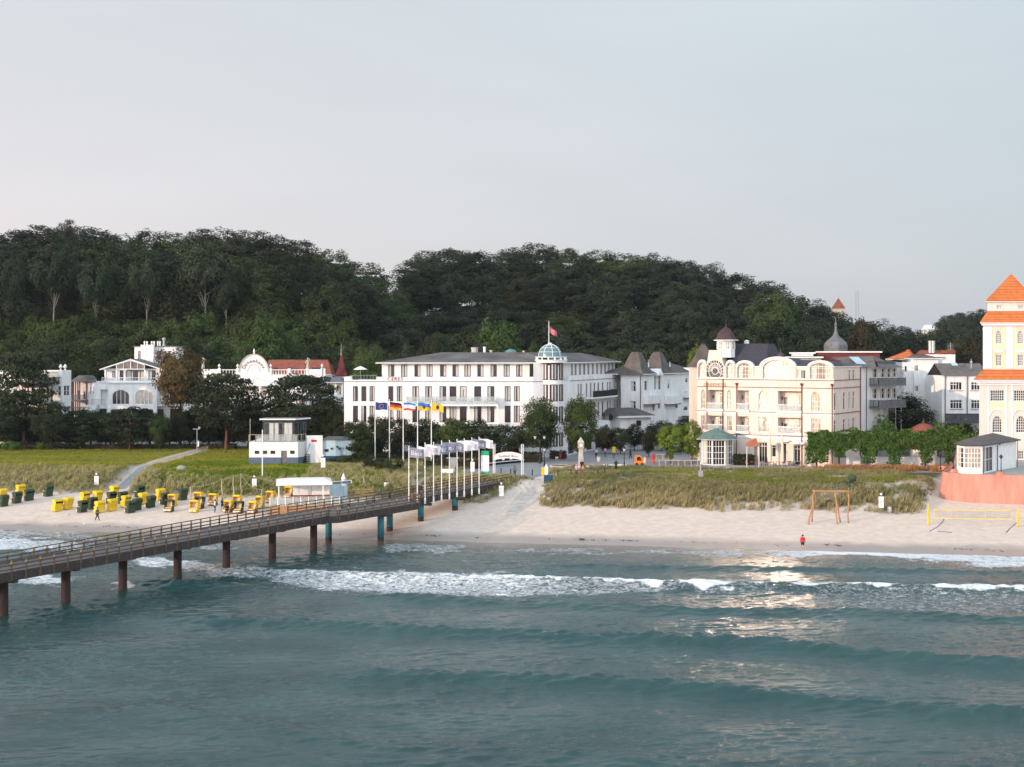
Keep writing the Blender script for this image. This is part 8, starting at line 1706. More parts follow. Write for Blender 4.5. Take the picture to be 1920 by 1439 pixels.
box_thing('cabinet_box','dark blue-grey box at the top of the sandy ramp below the info panel','cabinet',1020,1037,892,907,'navy',1.0,'box');box_thing('ad_board','yellow poster board on legs before the hotel shops','sign',1148,1154,838,849,'yellow',.1,'panel',Y=222,legs=True)
def cart():
 q=gp(1198,874);x,y,z=q;t=thing('mini_truck','small orange service cart half hidden behind the dune grass','cart',q);m=MB();m.prism([(x-.6,y),(x+.75,y),(x+.75,y+1.3),(x-.6,y+1.3)],z+.3,z+.8);m.add([(x-.6,y,z+.8),(x+.75,y,z+.8),(x+.3,y,z+1.6),(x-.5,y,z+1.6),(x-.6,y+1.3,z+.8),(x+.75,y+1.3,z+.8),(x+.3,y+1.3,z+1.6),(x-.5,y+1.3,z+1.6)],[(0,1,2,3),(7,6,5,4),(3,2,6,7),(1,5,6,2),(0,3,7,4)]);mk('cab',m,'orange',t)
 m=MB();m.add([(x-.35,y-.012,z+.85),(x+.5,y-.012,z+.85),(x+.2,y-.012,z+1.45),(x-.3,y-.012,z+1.45)],[(0,1,2,3)]);mk('side_window',m,'glass',t)
 for dx in(-.35,.5):
  m=MB();
  m.tube([(x+dx,y-.05,z+.25),(x+dx,y+.12,z+.25)],.25,12);mk('wheel',m,'black',t)
cart()
# curved memorial bench with white plaques
def curved_bench():
 t=thing('curved_bench','long curved black bench wall with a row of white plaques behind the entrance sign','bench',gp(950,873));n=14;A=[]
 for i in range(n+1):f=i/n;px=903+(1006-903)*f;py=878-12*f**.6;A.append(gp(px,py))
 m=MB();s_=MB()
 for a,b in zip(A,A[1:]):m.bar((a[0],a[1]+.5,a[2]+.5),(b[0],b[1]+.5,b[2]+.5),.2,1.2);s_.bar((a[0],a[1]+.1,a[2]+.45),(b[0],b[1]+.1,b[2]+.45),.5,.08)
 mk('backrest',m,'black',t);mk('seat',s_,'white_paint',t)
 for i in(0,1,3,5,7,9,12):a,b=Vector(A[i]),Vector(A[i+1]);p,r=a.lerp(b,.15),a.lerp(b,.85);m=MB();m.bar((p.x,p.y+.36,p.z+.8),(r.x,r.y+.36,r.z+.8),.04,.32);mk('plaque',m,'white_paint',t)
curved_bench()
def hedge(name,lab,px0,px1,py,h,depth,leafm='leaf_dark',dens=26,Y=None,leaf=.14):
 q=gp((px0+px1)/2,py);Y=Y or q[1];x0,x1=(px0-960)/FPX*Y,(px1-960)/FPX*Y;z=Hs((x0+x1)/2,Y);rng=np.random.default_rng(int(px0));A=(x1-x0)*h*2+(x1-x0)*depth+depth*h*2;n=int(A*dens);C=np.zeros((n,3));N=np.zeros((n,3));f=rng.uniform(0,1,n)
 C[:,0]=rng.uniform(x0,x1,n);C[:,1]=rng.uniform(Y,Y+depth,n);C[:,2]=rng.uniform(z,z+h,n)
 a=f<.45;C[a,1]=Y;N[a,1]=-1;a=(f>=.45)&(f<.8);C[a,2]=z+h;N[a,2]=1;a=(f>=.8)&(f<.9);C[a,0]=x1;N[a,0]=1;a=f>=.9;C[a,0]=x0;N[a,0]=-1
 C+=rng.normal(0,.07,(n,3));V,F,T=leaf_quads(rng,C,N,leaf,.6);t=thing(name,lab,'hedge',((x0+x1)/2,Y,z));o=npmesh('foliage',V-np.array(t.location),F,[leafm],t,attrs={'tint':('FACE',T)});m=MB();m.box(x0+.12,Y+.12,z,x1-.12,Y+depth-.12,z+h-.12);mk('inner_branches',m,'bark',t);return t
hedge('clipped_hedge','long dark clipped hedge along the front of the domed hotel',655,985,862,1.5,1.2,Y=216.5);hedge('clipped_hedge','dark clipped hedge block left of the two lantern lamp post',984,1016,868,1.6,1.5);hedge('clipped_hedge','dark clipped hedge before the left plane tree',1031,1062,862,1.3,1.2,Y=221)
hedge('clipped_hedge','flat dark green hedge block right of the glazed green roofed pavilion',1376,1415,873,1.6,2.0);hedge('clipped_hedge','dark hedge behind the small bench left of the pier flags',795,905,880,1.3,1.2);hedge('clipped_hedge','low hedge along the lawn edge under the left trees',0,440,838,1.0,1.2,'leaf_dark',Y=243)
# bench left of the flags
q=gp(838,893);t=thing('bench','white slatted bench left of the pier flagpoles','bench',q);m=MB();m.box(q[0]-.9,q[1],q[2]+.42,q[0]+.9,q[1]+.45,q[2]+.5);mk('seat',m,'white_paint',t);m=MB();m.box(q[0]-.9,q[1]+.42,q[2]+.5,q[0]+.9,q[1]+.5,q[2]+1.0);mk('backrest',m,'white_paint',t)
for dx in(-.75,.75):m=MB();m.box(q[0]+dx-.04,q[1]+.05,q[2],q[0]+dx+.04,q[1]+.4,q[2]+.42);mk('leg',m,'darkgrey',t)
q=gp(849,890);m=MB();m.box(q[0]-.45,q[1]+1,q[2]-.05,q[0]+.45,q[1]+1.6,q[2]+2.3);m.box(q[0]-1.0,q[1]+.9,q[2]+2.302,q[0]+.9,q[1]+1.7,q[2]+2.4);tag(mk('ticket_machine',m,'steel'),'grey ticket machine with a flat roof left of the pier flags','ticket machine')
# wooden fence and play frames on the right plaza
t=thing('wooden_fence','pale wooden rail fence along the promenade left of the glazed pavilion','fence',gp(1260,873));pts=[gp(px,874)for px in range(1224,1316,12)]
for a,b in zip(pts,pts[1:]):m=MB();m.bar((a[0],a[1],a[2]+.9),(b[0],b[1],b[2]+.9),.08,.12);mk('rail',m,'palewood',t)
for a in pts:m=MB();m.bar((a[0],a[1],a[2]-.05),(a[0],a[1],a[2]+.95),.12,.12);mk('post',m,'palewood',t)
for i,px in enumerate((1236,1249)):
 a=gp(px,866);t=thing('play_frame',('left','right')[i]+' one of two small grey timber play frames behind the wooden fence','play frame',a)
 for dx in(-.5,.5):m=MB();m.bar((a[0]+dx,a[1],a[2]),(a[0]+dx,a[1],a[2]+1.3),.12,.12);mk('post',m,'palewood',t)
 m=MB();m.bar((a[0]-.55,a[1],a[2]+1.2),(a[0]+.55,a[1],a[2]+1.2),.1,.12);mk('beam',m,'palewood',t)
for px,py,rz,lab in((128,967,.4,'small gull spreading its wings on the sand left of the walking person'),(158,985,2.6,'small pale gull standing at the water edge before the walking person')):
 q=gp(px,py);t=thing('gull',lab,'gull',q,rz=rz);pts_=[(0,0,.22),(.14,0,.25),(-.18,0,.2),(.2,0,.36),(.3,0,.35),(0,.05,.1),(0,.05,.01),(0,-.05,.1),(0,-.05,.01),(0,.22,.34),(-.1,.42,.46 if px==128 else.3),(0,-.22,.34),(-.1,-.42,.46 if px==128 else.3)]
 if px!=128:pts_=pts_[:9]
 skin_obj('body',pts_,[(0,1),(0,2),(1,3),(3,4),(0,5),(5,6),(0,7),(7,8),(0,9),(9,10),(0,11),(11,12)]if px==128 else[(0,1),(0,2),(1,3),(3,4),(0,5),(5,6),(0,7),(7,8)],[.09,.08,.03,.05,.015,.015,.02,.015,.02,.05,.02,.05,.02][:len(pts_)],'cloth_white',t)
# ------------------------------------------------------------------ lifeguard station, kiosk, pavilions, terrace
def lifeguard():
 Y0=208;F=Face(at(467,870,Y0)[:2],(1,0));Z=lambda Yc,Y=Y0:CZ-(740+Yc/6.4-HOR)/FPX*Y;u=lambda X:F.u(440+X/6.4);zg=Z(835);ze=Z(572);zm=Z(755)
 t=thing('lifeguard_station','white lifeguard station with a blue-grey base and a glazed lookout on its roof','lifeguard station',(*F.P(0,0,0)[:2],zg));ops=[];W=[]
 for a,b in((240,296),(335,390),(430,487),(665,720)):r=(u(a),Z(715),u(b),Z(675));ops.append((*r,.15,0,False));W.append((F,r,1,1,'dark'))
 d=(u(557),zg,u(628),Z(675));ops.append((*d,.2,0,True));u1=u(760);S=Face(F.P(u1,0,0)[:2],(.42,.907));ls=S.u(440+862/6.4)
 mb=MB();wall(mb,F,0,u1,zm,ze,[o for o in ops if o is not ops[-1]]+[(d[0],zm-.01,d[2],d[3],.2,0,True)]);wall(mb,S,0,ls+3,zm,ze,[]);shell(mb,F,0,u1,9,zm-.0,ze,front=False,right=False);mk('wall',mb,'white',t)
 mb=MB();F.bx(mb,-.012,d[0],-.012,3,zg-.6,zm);F.bx(mb,d[2],u1+.01,-.012,3,zg-.6,zm);S.bx(mb,.02,ls+3,-.012,.2,zg-.6,zm);mk('base_band',mb,'blueband',t)
 m=MB();F.bx(m,d[0]+.03,d[2]-.03,.13,.17,zg,d[3]-.05);mk('door',m,'midgrey',t)
 for F_,r,nx,nz,pn in W:window(t,F_,r,nx,nz,0,'darkframe',pn,w=.1,ft=.06)
# lookout
 L=F.shift(1.2);ZL=lambda Yc:Z(Yc,Y0+1.2);lu=lambda X:L.u(440+X/6.4);l0,l1=lu(335),lu(718);lz0,lz1=ze,ZL(305);ops=[]
 for a,b,pn in((360,468,'open'),(474,580,'half'),(588,690,'cur')):r=(lu(a),ze+.1,lu(b),ZL(340));ops.append((*r,.1,0,False))
 m=MB();wall(m,L,l0,l1,lz0,lz1,ops);LS=Face(L.P(l1,0,0)[:2],(.50,.866));lls=LS.u(440+865/6.4);so=[(.3,ze+.1,lls*.55,ZL(340),.1,0,False),(lls*.6,ze+.1,lls-.3,ZL(340),.1,0,False)];wall(m,LS,0,lls,lz0,lz1,so);shell(m,L,l0,l1,lls*.866,lz0,lz1,front=False,right=False);lk=mk('lookout_wall',m,'darkgrey',t)
 for o,pn in zip(ops,('open','half','full')):window(lk,L,o[:4],2,1,0,'steel',pn,w=.05,ft=.05,bars=.04)
 for o in so:window(lk,LS,o[:4],2,1,0,'steel','dark',w=.05,ft=.05,bars=.04)
 rc_=LS.P(lls,0,0);c=[L.P(l0-.4,-.5,0),L.P(l1+.25,-.5,0),(rc_[0]+.6,rc_[1]+.3),(L.P(l0,0,0)[0]-.2,rc_[1]+.3)];m=MB();m.prism([(p[0],p[1])for p in c],lz1+.002,lz1+.22);mk('roof_slab',m,'trim',t);m=MB();m.prism(scaled([(p[0],p[1])for p in c],.95),lz1+.222,lz1+.28);mk('roof_felt',m,'bitumen',t)
 m=MB();zr=ze+.05;h=Z(487)-ze
 for p,q_ in(((0,.1),(u(250),.1)),((u(250),.1),(u1-.1,.1))):rail(m,[F.P(p[0],p[1],zr),F.P(q_[0],q_[1],zr)],h,.9,.04,.05)
 rail(m,[F.P(u1-.1,.1,zr),S.P(ls,.1,zr)],h,.9,.04,.05);rl=mk('roof_rail',m,'palewood',t);m=MB();F.bx(m,u(255),u1-.15,.12,.14,zr+.1,zr+h-.1);mk('rail_glass',m,'railglass',rl)
# stair tower panel with the red sign
 P0=Face(S.P(ls-.2,-.9,0)[:2],(1,.05));a,b=P0.u(440+862/6.4),P0.u(440+1055/6.4);zp=CZ-(740+493/6.4-HOR)/FPX*P0.O.y;m=MB();P0.bx(m,a,b,0,.35,zg-.6,zp);pn=mk('white_panel',m,'white',t);zs=CZ-(740+557/6.4-HOR)/FPX*P0.O.y
 m=MB();P0.bx(m,a+.75,a+1.65,-.03,-.002,zs-.17,zs+.17);sg=mk('red_sign',m,'red',pn)
 m=MB();
 for k in range(7):S.bx(m,ls*.45+k*.12,ls,-.9,-.02,zg-.3+k*.28,zg-.24+k*.28)
 mk('stair',m,'darkgrey',t);m=MB();m.bar(S.P(ls*.3,-.85,zg+1.0),S.P(ls,-.85,ze),.05,.05);m.bar(S.P(ls*.3,-.85,zg-.2),S.P(ls*.3,-.85,zg+1.0),.05,.05);mk('stair_rail',m,'black',t)
 for X,Yt in((187,290),):m=MB();m.tube([F.P(.15,.1,ze),F.P(.15,.1,Z(Yt))],.05,6);mk('pole',m,'palewood',t)
# pale blue annex
 A=Face(P0.P(b,.36,0)[:2],(1,0));YA=A.O.y;zz=lambda Yc:CZ-(740+Yc/6.4-HOR)/FPX*YA;au=lambda X:A.u(440+X/6.4);a1=au(1210);B=Face(A.P(a1,0,0)[:2],(.94,.34));b1=B.u(440+1400/6.4)
 x=thing('annex_building','low pale blue annex with a dark blue base right of the lifeguard station','annex',(*A.P(0,0,0)[:2],zg));m=MB();so=[(au(1075),zz(690),au(1128),zz(655),.1,0,False)];wall(m,A,0,a1,zz(738),zz(545),so);bo=[(B.u(440+1265/6.4),zz(738),B.u(440+1315/6.4),zz(640),.15,0,True)];wall(m,B,0,b1,zz(738),zz(545),bo);e=B.P(b1,0,0);m.quad((e[0],e[1],zz(738)),(e[0],e[1]+6,zz(738)),(e[0],e[1]+6,zz(545)),(e[0],e[1],zz(545)));mk('wall',m,'paleblue',x)
 m=MB();A.bx(m,0,a1,-.012,.2,zg-.8,zz(738));B.bx(m,0.01,b1+.01,-.012,.2,zg-.8,zz(738));mk('base_band',m,'navy',x);m=MB();c=[A.P(-.1,-.25,0),A.P(a1,-.25,0),B.P(b1+.3,-.25,0),(e[0]+.3,e[1]+6,0),(A.O.x-.1,e[1]+6,0)];m.prism([(p[0],p[1])for p in c],zz(545)+.002,zz(533));mk('roof',m,'bitumen',x)
 for X,Yc in((1165,650),(1230,628),(1255,650),(1345,635)):m=MB();f_=A if X<1200 else B;uu=f_.u(440+X/6.4);f_.bx(m,uu-.15,uu+.15,-.15,-.015,zz(Yc)-.15,zz(Yc)+.15);mk('wall_speaker',m,'darkgrey',x)
 window(x,A,so[0][:4],1,1,0,'darkframe','dark',w=.08)
 q=gp(492,896);z1=CZ-(808-HOR)/FPX*q[1];m=MB();m.tube([q,(q[0],q[1],z1)],[.09,.06],8);m.lathe((q[0],q[1],z1),[(.06,0),(.1,.06),(0,.16)],8);tag(mk('bare_flagpole',m,'white_paint'),'bare white flagpole on the lawn before the lifeguard station','flagpole')
lifeguard()
def kiosk():
 Y0=168;F=Face(at(520,930,Y0)[:2],(.985,.17));Z=lambda Yc,Y=Y0:CZ-(740+Yc/6.4-HOR)/FPX*Y;u=lambda X:F.u(440+X/6.4)
 t=thing('beach_kiosk','white flat roofed beach kiosk on an orange timber deck beside the pier','kiosk',(*F.P(0,0,0)[:2],1.6));zd=Z(1318);D=5.5;ue=u(1255)
 m=MB();F.bx(m,u(405),ue+.3,-1.2,D,zd-.15,zd);mk('deck',m,'palewood',t);m=MB()
 for k in range(5):F.bx(m,u(405),ue+.3,-1.2+.004*(k%2),-1.12,zd-.5-k*.32,zd-.2-k*.32)
 F.bx(m,ue+.2,ue+.28,-1.1,D,zd-1.8,zd-.2);mk('deck_skirt',m,'logwood',t)
 K_=F.shift(1.4);ku=lambda X:K_.u(440+X/6.4);kz=lambda Yc:Z(Yc,Y0+1.4);m=MB();K_.bx(m,ku(700),ku(1140),0,3.5,zd,kz(1095));mk('wall',m,'trim',t);m=MB();
 for X in(770,920):K_.bx(m,ku(X),ku(X)+.03,-.012,-.001,kz(1205),kz(1105))
 mk('shutter_joint',m,'midgrey',t);m=MB();K_.bx(m,ku(700),ku(1140)+.02,-.02,3.52,zd,kz(1212));mk('base_band',m,'seatwood',t)
 m=MB();S=Face(K_.P(ku(1140),0,0)[:2],(.5,.866));S.bx(m,.02,3.8,.0,.2,zd,kz(1095));mk('side_wall',m,'paleblue',t)
 zr=Z(1090);m=MB();F.bx(m,u(497),u(1165),-.6,5.0,zr,zr+.38);c0=sq(F,u(500),u(1160),-.55,4.9);frust(m,c0,zr+.382,[F.P(u(720),1.8,0),F.P(u(1080),1.8,0),F.P(u(1080),3.6,0),F.P(u(720),3.6,0)],zr+.62);mk('roof',m,'white_paint',t)
 E=Face(F.P(u(1165),-.6,0)[:2],(.72,.69));m=MB()
 for k in range(2):E.bx(m,.1+k*1.5,1.5+k*1.5,-.03,-.002,zr+.04,zr+.34)
 mk('side_panel',m,'midgrey',t);m=MB();E.bx(m,0,3.2,0,.3,zr+.001,zr+.379);mk('fascia',m,'white_paint',t)
 for X in(530,1060):m=MB();F.bx(m,u(X)-.07,u(X)+.07,-.4,-.26,zd,zr);mk('post',m,'white_paint',t)
 for X in range(425,1260,92):m=MB();F.bx(m,u(X)-.05,u(X)+.05,-1.15,-1.05,zd,zd+1.05);mk('rail_post',m,'white_paint',t)
 m=MB();F.bx(m,u(425),u(1250),-1.13,-1.07,zd+1.0,zd+1.05);mk('rail',m,'palewood',t);m=MB();F.bx(m,u(430),u(1245),-1.11,-1.09,zd+.1,zd+.95);mk('rail_glass',m,'railglass',t)
# closed white parasol beside it
 q=at(644,902,172);g=Hs(q[0],172);p=thing('parasol','closed white parasol at the right corner of the beach kiosk','parasol',(q[0],172,g));m=MB();m.tube([(q[0],172,g),(q[0],172,5.9)],.04,6);mk('pole',m,'palewood',p);m=MB();m.lathe((q[0],172,4.4),[(.05,0),(.3,.1),(.24,.5),(.3,.55),(.2,.9),(.32,1.0),(.05,1.7),(0,1.8)],9);mk('canopy',m,'white_paint',p)
kiosk()
# driftwood posts with ropes by the beach chairs
pp=[]
for px,py,top,lab in((357,938,913,'short thin driftwood post left of the striped chairs'),(416,938,899,'driftwood post with ropes behind the standing people'),(437.5,933,891,'crooked driftwood post in the middle of the rope posts'),(451.5,933,889,'tall thin driftwood post where several ropes meet'),(491,955,918,'thin post between the striped chairs and the kiosk'),(682,925,893,'pale post in the dune grass right of the kiosk')):
 q=gp(px,py);zt=CZ-(top-HOR)/FPX*q[1];pp.append((q[0],q[1],zt));m=MB();m.tube([(q[0],q[1],q[2]-.1),(q[0]+.08,q[1],q[2]+.9),(q[0]-.04,q[1],q[2]+1.8),(q[0],q[1],zt)],[.11,.09,.08,.05],7);tag(mk('driftwood_post',m,'palewood'),lab,'post','rope posts on the beach')
for a,b,lab in((0,1,'rope strung from the short left post to the post behind the people'),(1,2,'rope between the two middle driftwood posts'),(1,3,'lower rope to the tall thin driftwood post'),(3,4,'rope sloping from the tall thin post towards the kiosk'),(3,5,'long rope running behind the kiosk to the pale post')):
 A,B=Vector(pp[a]),Vector(pp[b]);m=MB();m.tube([tuple(A.lerp(B,f)-Vector((0,0,(B-A).length*.07*4*f*(1-f))))for f in[i/10 for i in range(11)]],.022,4);tag(mk('rope',m,'palewood'),lab,'rope','ropes between the beach posts')
def green_pavilion():
 q=gp(1343,874);Y=q[1]+3.2;cx=(1343-960)/FPX*Y;zg=q[2];Z=lambda py,Yy=Y-3:CZ-(py-HOR)/FPX*Yy;t=thing('pavilion','octagonal white glazed pavilion with a green copper roof','pavilion',(cx,Y,zg));r=2.75
 oc=[(cx+r*math.cos(a),Y+r*math.sin(a))for a in[math.pi/8+k*math.pi/4 for k in range(8)]];ze=Z(825)
 for k in range(8):
  a,b=Vector(oc[k]),Vector(oc[(k+1)%8]);f=Face(a,b-a)
  L=(b-a).length;o=(.12,zg+.1,L-.12,ze-.1)
  m=MB();wall(m,f,0,L,zg-.1,ze,[(*o,.12,0,False)]);mk('wall_frame',m,'trim',t);window(t,f,o,4,4,0,'whiteframe','dark' if k%2 else 'half',w=.06,ft=.06,bars=.07)
 m=MB();m.lathe((cx,Y,ze),[(r+.9,0),(r+.85,.1),(r-.2,.75),(1.0,1.35),(.55,1.42),(.5,1.6),(0,1.7)],8,0,math.pi/8,math.pi/8+2*math.pi);mk('roof',m,'copper_green',t);m=MB();m.lathe((cx,Y,ze),[(r,-.02),(r+.92,-.02),(r+.92,.03)],8,0,math.pi/8,math.pi/8+2*math.pi);mk('eave',m,'trim',t)
# bare post before it
 q=gp(1313.5,898);z1=CZ-(830-HOR)/FPX*q[1];m=MB();m.tube([(q[0],q[1],q[2]),(q[0],q[1],z1)],.09,8);m.box(q[0]-.3,q[1]-.1,q[2]+.3,q[0]+.35,q[1]+.1,q[2]+1.1);m.box(q[0]-.2,q[1]-.08,z1-.7,q[0]+.05,q[1]+.08,z1-.1);tag(mk('measuring_mast',m,'steel'),'grey steel mast with small boxes standing in the dune before the green roofed pavilion','mast')
green_pavilion()
# cafe terrace of the lit hotel
for px,lab in((1443.5,'left one of two closed cream parasols before the lit hotel'),(1467,'right one of two closed cream parasols before the lit hotel')):
 q=gp(px,873);Y=203.2;x=(px-960)/FPX*Y;z=Hs(x,Y);zt=CZ-(810-HOR)/FPX*Y;t=thing('parasol',lab,'parasol',(x,Y,z));m=MB();m.tube([(x,Y,z),(x,Y,zt)],.04,6);mk('pole',m,'palewood',t);m=MB();m.lathe((x,Y,z+1.0),[(.08,0),(.30,.1),(.26,1.6),(.2,2.6),(.1,zt-z-1.2),(.03,zt-z-1.0),(0,zt-z-.95)],9);mk('canopy',m,'canvas',t)
rg=random.Random(4);cols=['orange','seatwood','paleblue','yellow','red','paleblue','orange']
M['cafe_orange']=mat('orange_seat',(.40,.13,.06),.6);M['cafe_blue']=mat('turquoise_seat',(.22,.38,.36),.6);M['cafe_yellow']=mat('yellow_seat',(.60,.40,.08),.6)
def cafe_set(px,py,c,i):
 q=gp(px,py);x,y,z=q;t=thing('cafe_table',f'low cafe table with a {("dark", "pale")[i % 2]} top on the terrace, '+('first','second','third','fourth','fifth','sixth','seventh')[i]+' from the left','table',q,'cafe tables');m=MB();m.lathe((x,y,z+.7),[(0,0),(.4,0),(.4,.05),(0,.05)],12);mk('top',m,'palewood' if i%2 else 'seatwood',t);m=MB();m.tube([(x,y,z),(x,y,z+.7)],.05,6);mk('leg',m,'darkgrey',t)
 for k,(dx,dy)in enumerate(((-.8,.1),(.75,-.1))):
  cx,cyy=x+dx,y+dy;s_=thing('cafe_chair',('left','right')[k]+' chair at the '+('first','second','third','fourth','fifth','sixth','seventh')[i]+' cafe table from the left','chair',(cx,cyy,z),'cafe chairs')
  m=MB();m.box(cx-.22,cyy-.22,z+.42,cx+.22,cyy+.22,z+.47);mk('seat',m,c,s_);m=MB();sx=cx+(-.22 if k==0 else.18);m.box(sx,cyy-.22,z+.472,sx+.05,cyy+.22,z+.9);mk('backrest',m,c,s_);m=MB()
  for ax in(-.2,.17):
   for ay in(-.2,.17):m=MB();m.box(cx+ax,cyy+ay,z,cx+ax+.03,cyy+ay+.03,z+.42);mk('leg',m,'darkgrey',s_)
for i,(px,py,c)in enumerate(((1410,875,'cafe_orange'),(1428,875,'cafe_orange'),(1444,876,'cafe_orange'),(1462,875,'cafe_blue'),(1479,874,'cafe_blue'),(1495,874,'cafe_yellow'),(1511,874,'cafe_orange'))):cafe_set(px,py,c,i)
q=at(1408,837,206.5);t=thing('awning_stall','little stall with an orange awning left of the lit hotel entrance','stall',(q[0],206.5,GZ));m=MB();m.add([(q[0]-.9,205.6,q[2]),(q[0]+1.2,205.6,q[2]),(q[0]+1.0,207.5,q[2]+1.3),(q[0]-.5,207.5,q[2]+.6)],[(0,1,2,3)]);mk('awning',m,'cafe_orange',t)
for dx in(-.8,1.1):m=MB();m.tube([(q[0]+dx,205.65,GZ),(q[0]+dx,205.65,q[2])],.05,6);mk('post',m,'white_paint',t)

# ivy arcade hedge
def arcade():
 Y=202;rng=np.random.default_rng(3);x=lambda px:(px-960)/FPX*Y;z=lambda py:CZ-(py-HOR)/FPX*Y
 t=thing('ivy_arcade','long trimmed ivy arcade on leafy pillars between the lit hotel and the terrace','hedge',(x(1650),Y,GZ));C=[];N=[]
 def blob(x0,x1,z0,z1,n,d=1.6):
  P=np.stack([rng.uniform(x0,x1,n),rng.uniform(Y-d/2,Y+d/2,n),rng.uniform(z0,z1,n)],1);f=rng.uniform(0,1,n);Nn=np.zeros((n,3));a=f<.55;P[a,1]=Y-d/2;Nn[a,1]=-1;a=(f>=.55)&(f<.8);P[a,2]=z1;Nn[a,2]=1;a=(f>=.8)&(f<.9);P[a,2]=z0;Nn[a,2]=-1;Nn[f>=.9,0]=1
  b=fbm(P[:,0]*.9+9,P[:,2]*1.1,5,3)-.5;P+=Nn*(b[:,None]*1.1)+rng.normal(0,.08,(n,3));C.append(P);N.append(Nn)
 blob(x(1512),x(1792),z(843),z(811),7800)
 for px,w,bot in((1531,21,866),(1573,9,856),(1626,12,866),(1677,12,870),(1735,11,866),(1778,9,866)):blob(x(px-w),x(px+w),z(bot),z(840),1300 if w>15 else 620,1.3);
 for px,w in((1531,18),(1626,14),(1677,16),(1735,14)):blob(x(px-w),x(px+w),z(850),z(838),400,1.5)
 for px in(1545,1600,1640,1700,1745):blob(x(px-8),x(px+8),z(812),z(807-px%3),200,1.0)
 C=np.concatenate(C);N=np.concatenate(N);V,F,T=leaf_quads(rng,C,N,.15,.55,.2+.6*fbm(C[:,0],C[:,2]*1.3,8));npmesh('foliage',V-np.array(t.location),F,['leaf_hedge'],t,attrs={'tint':('FACE',T)})
 m=MB();m.box(x(1516),Y-.5,z(840),x(1788),Y+.5,z(814));mk('inner_branches',m,'bark',t)
 for px in(1531,1573,1626,1677,1735,1778):m=MB();m.tube([(x(px),Y,GZ-.1),(x(px),Y,z(840))],.16,7);mk('trunk',m,'bark',t)
 for i,(a,b)in enumerate(((1587,1614),(1634,1668),(1690,1728),(1742,1760))):
  m=MB();yy=Y+1.5;xx=lambda px:(px-960)/FPX*yy;m.box(xx(a),yy,GZ,xx(b),yy+.3,CZ-(857-HOR)/FPX*yy);tag(mk('low_wall',m,'trim'),'low white wall, '+ordn[i]+' from the left under the ivy arcade','wall','low white walls under the arcade')
arcade()
tufts('dry_grass',1500,(44,68,191,202),lambda X,Yy:(inland(X,Yy)>56)*(fbm(X*.4,Yy*.4,5)>.45),18,.8,.35,.018,'grass_straw','golden dry ornamental grass in front of the ivy arcade','ornamental grass',31,lambda X,Yy:.5+0*X,lean=.3)

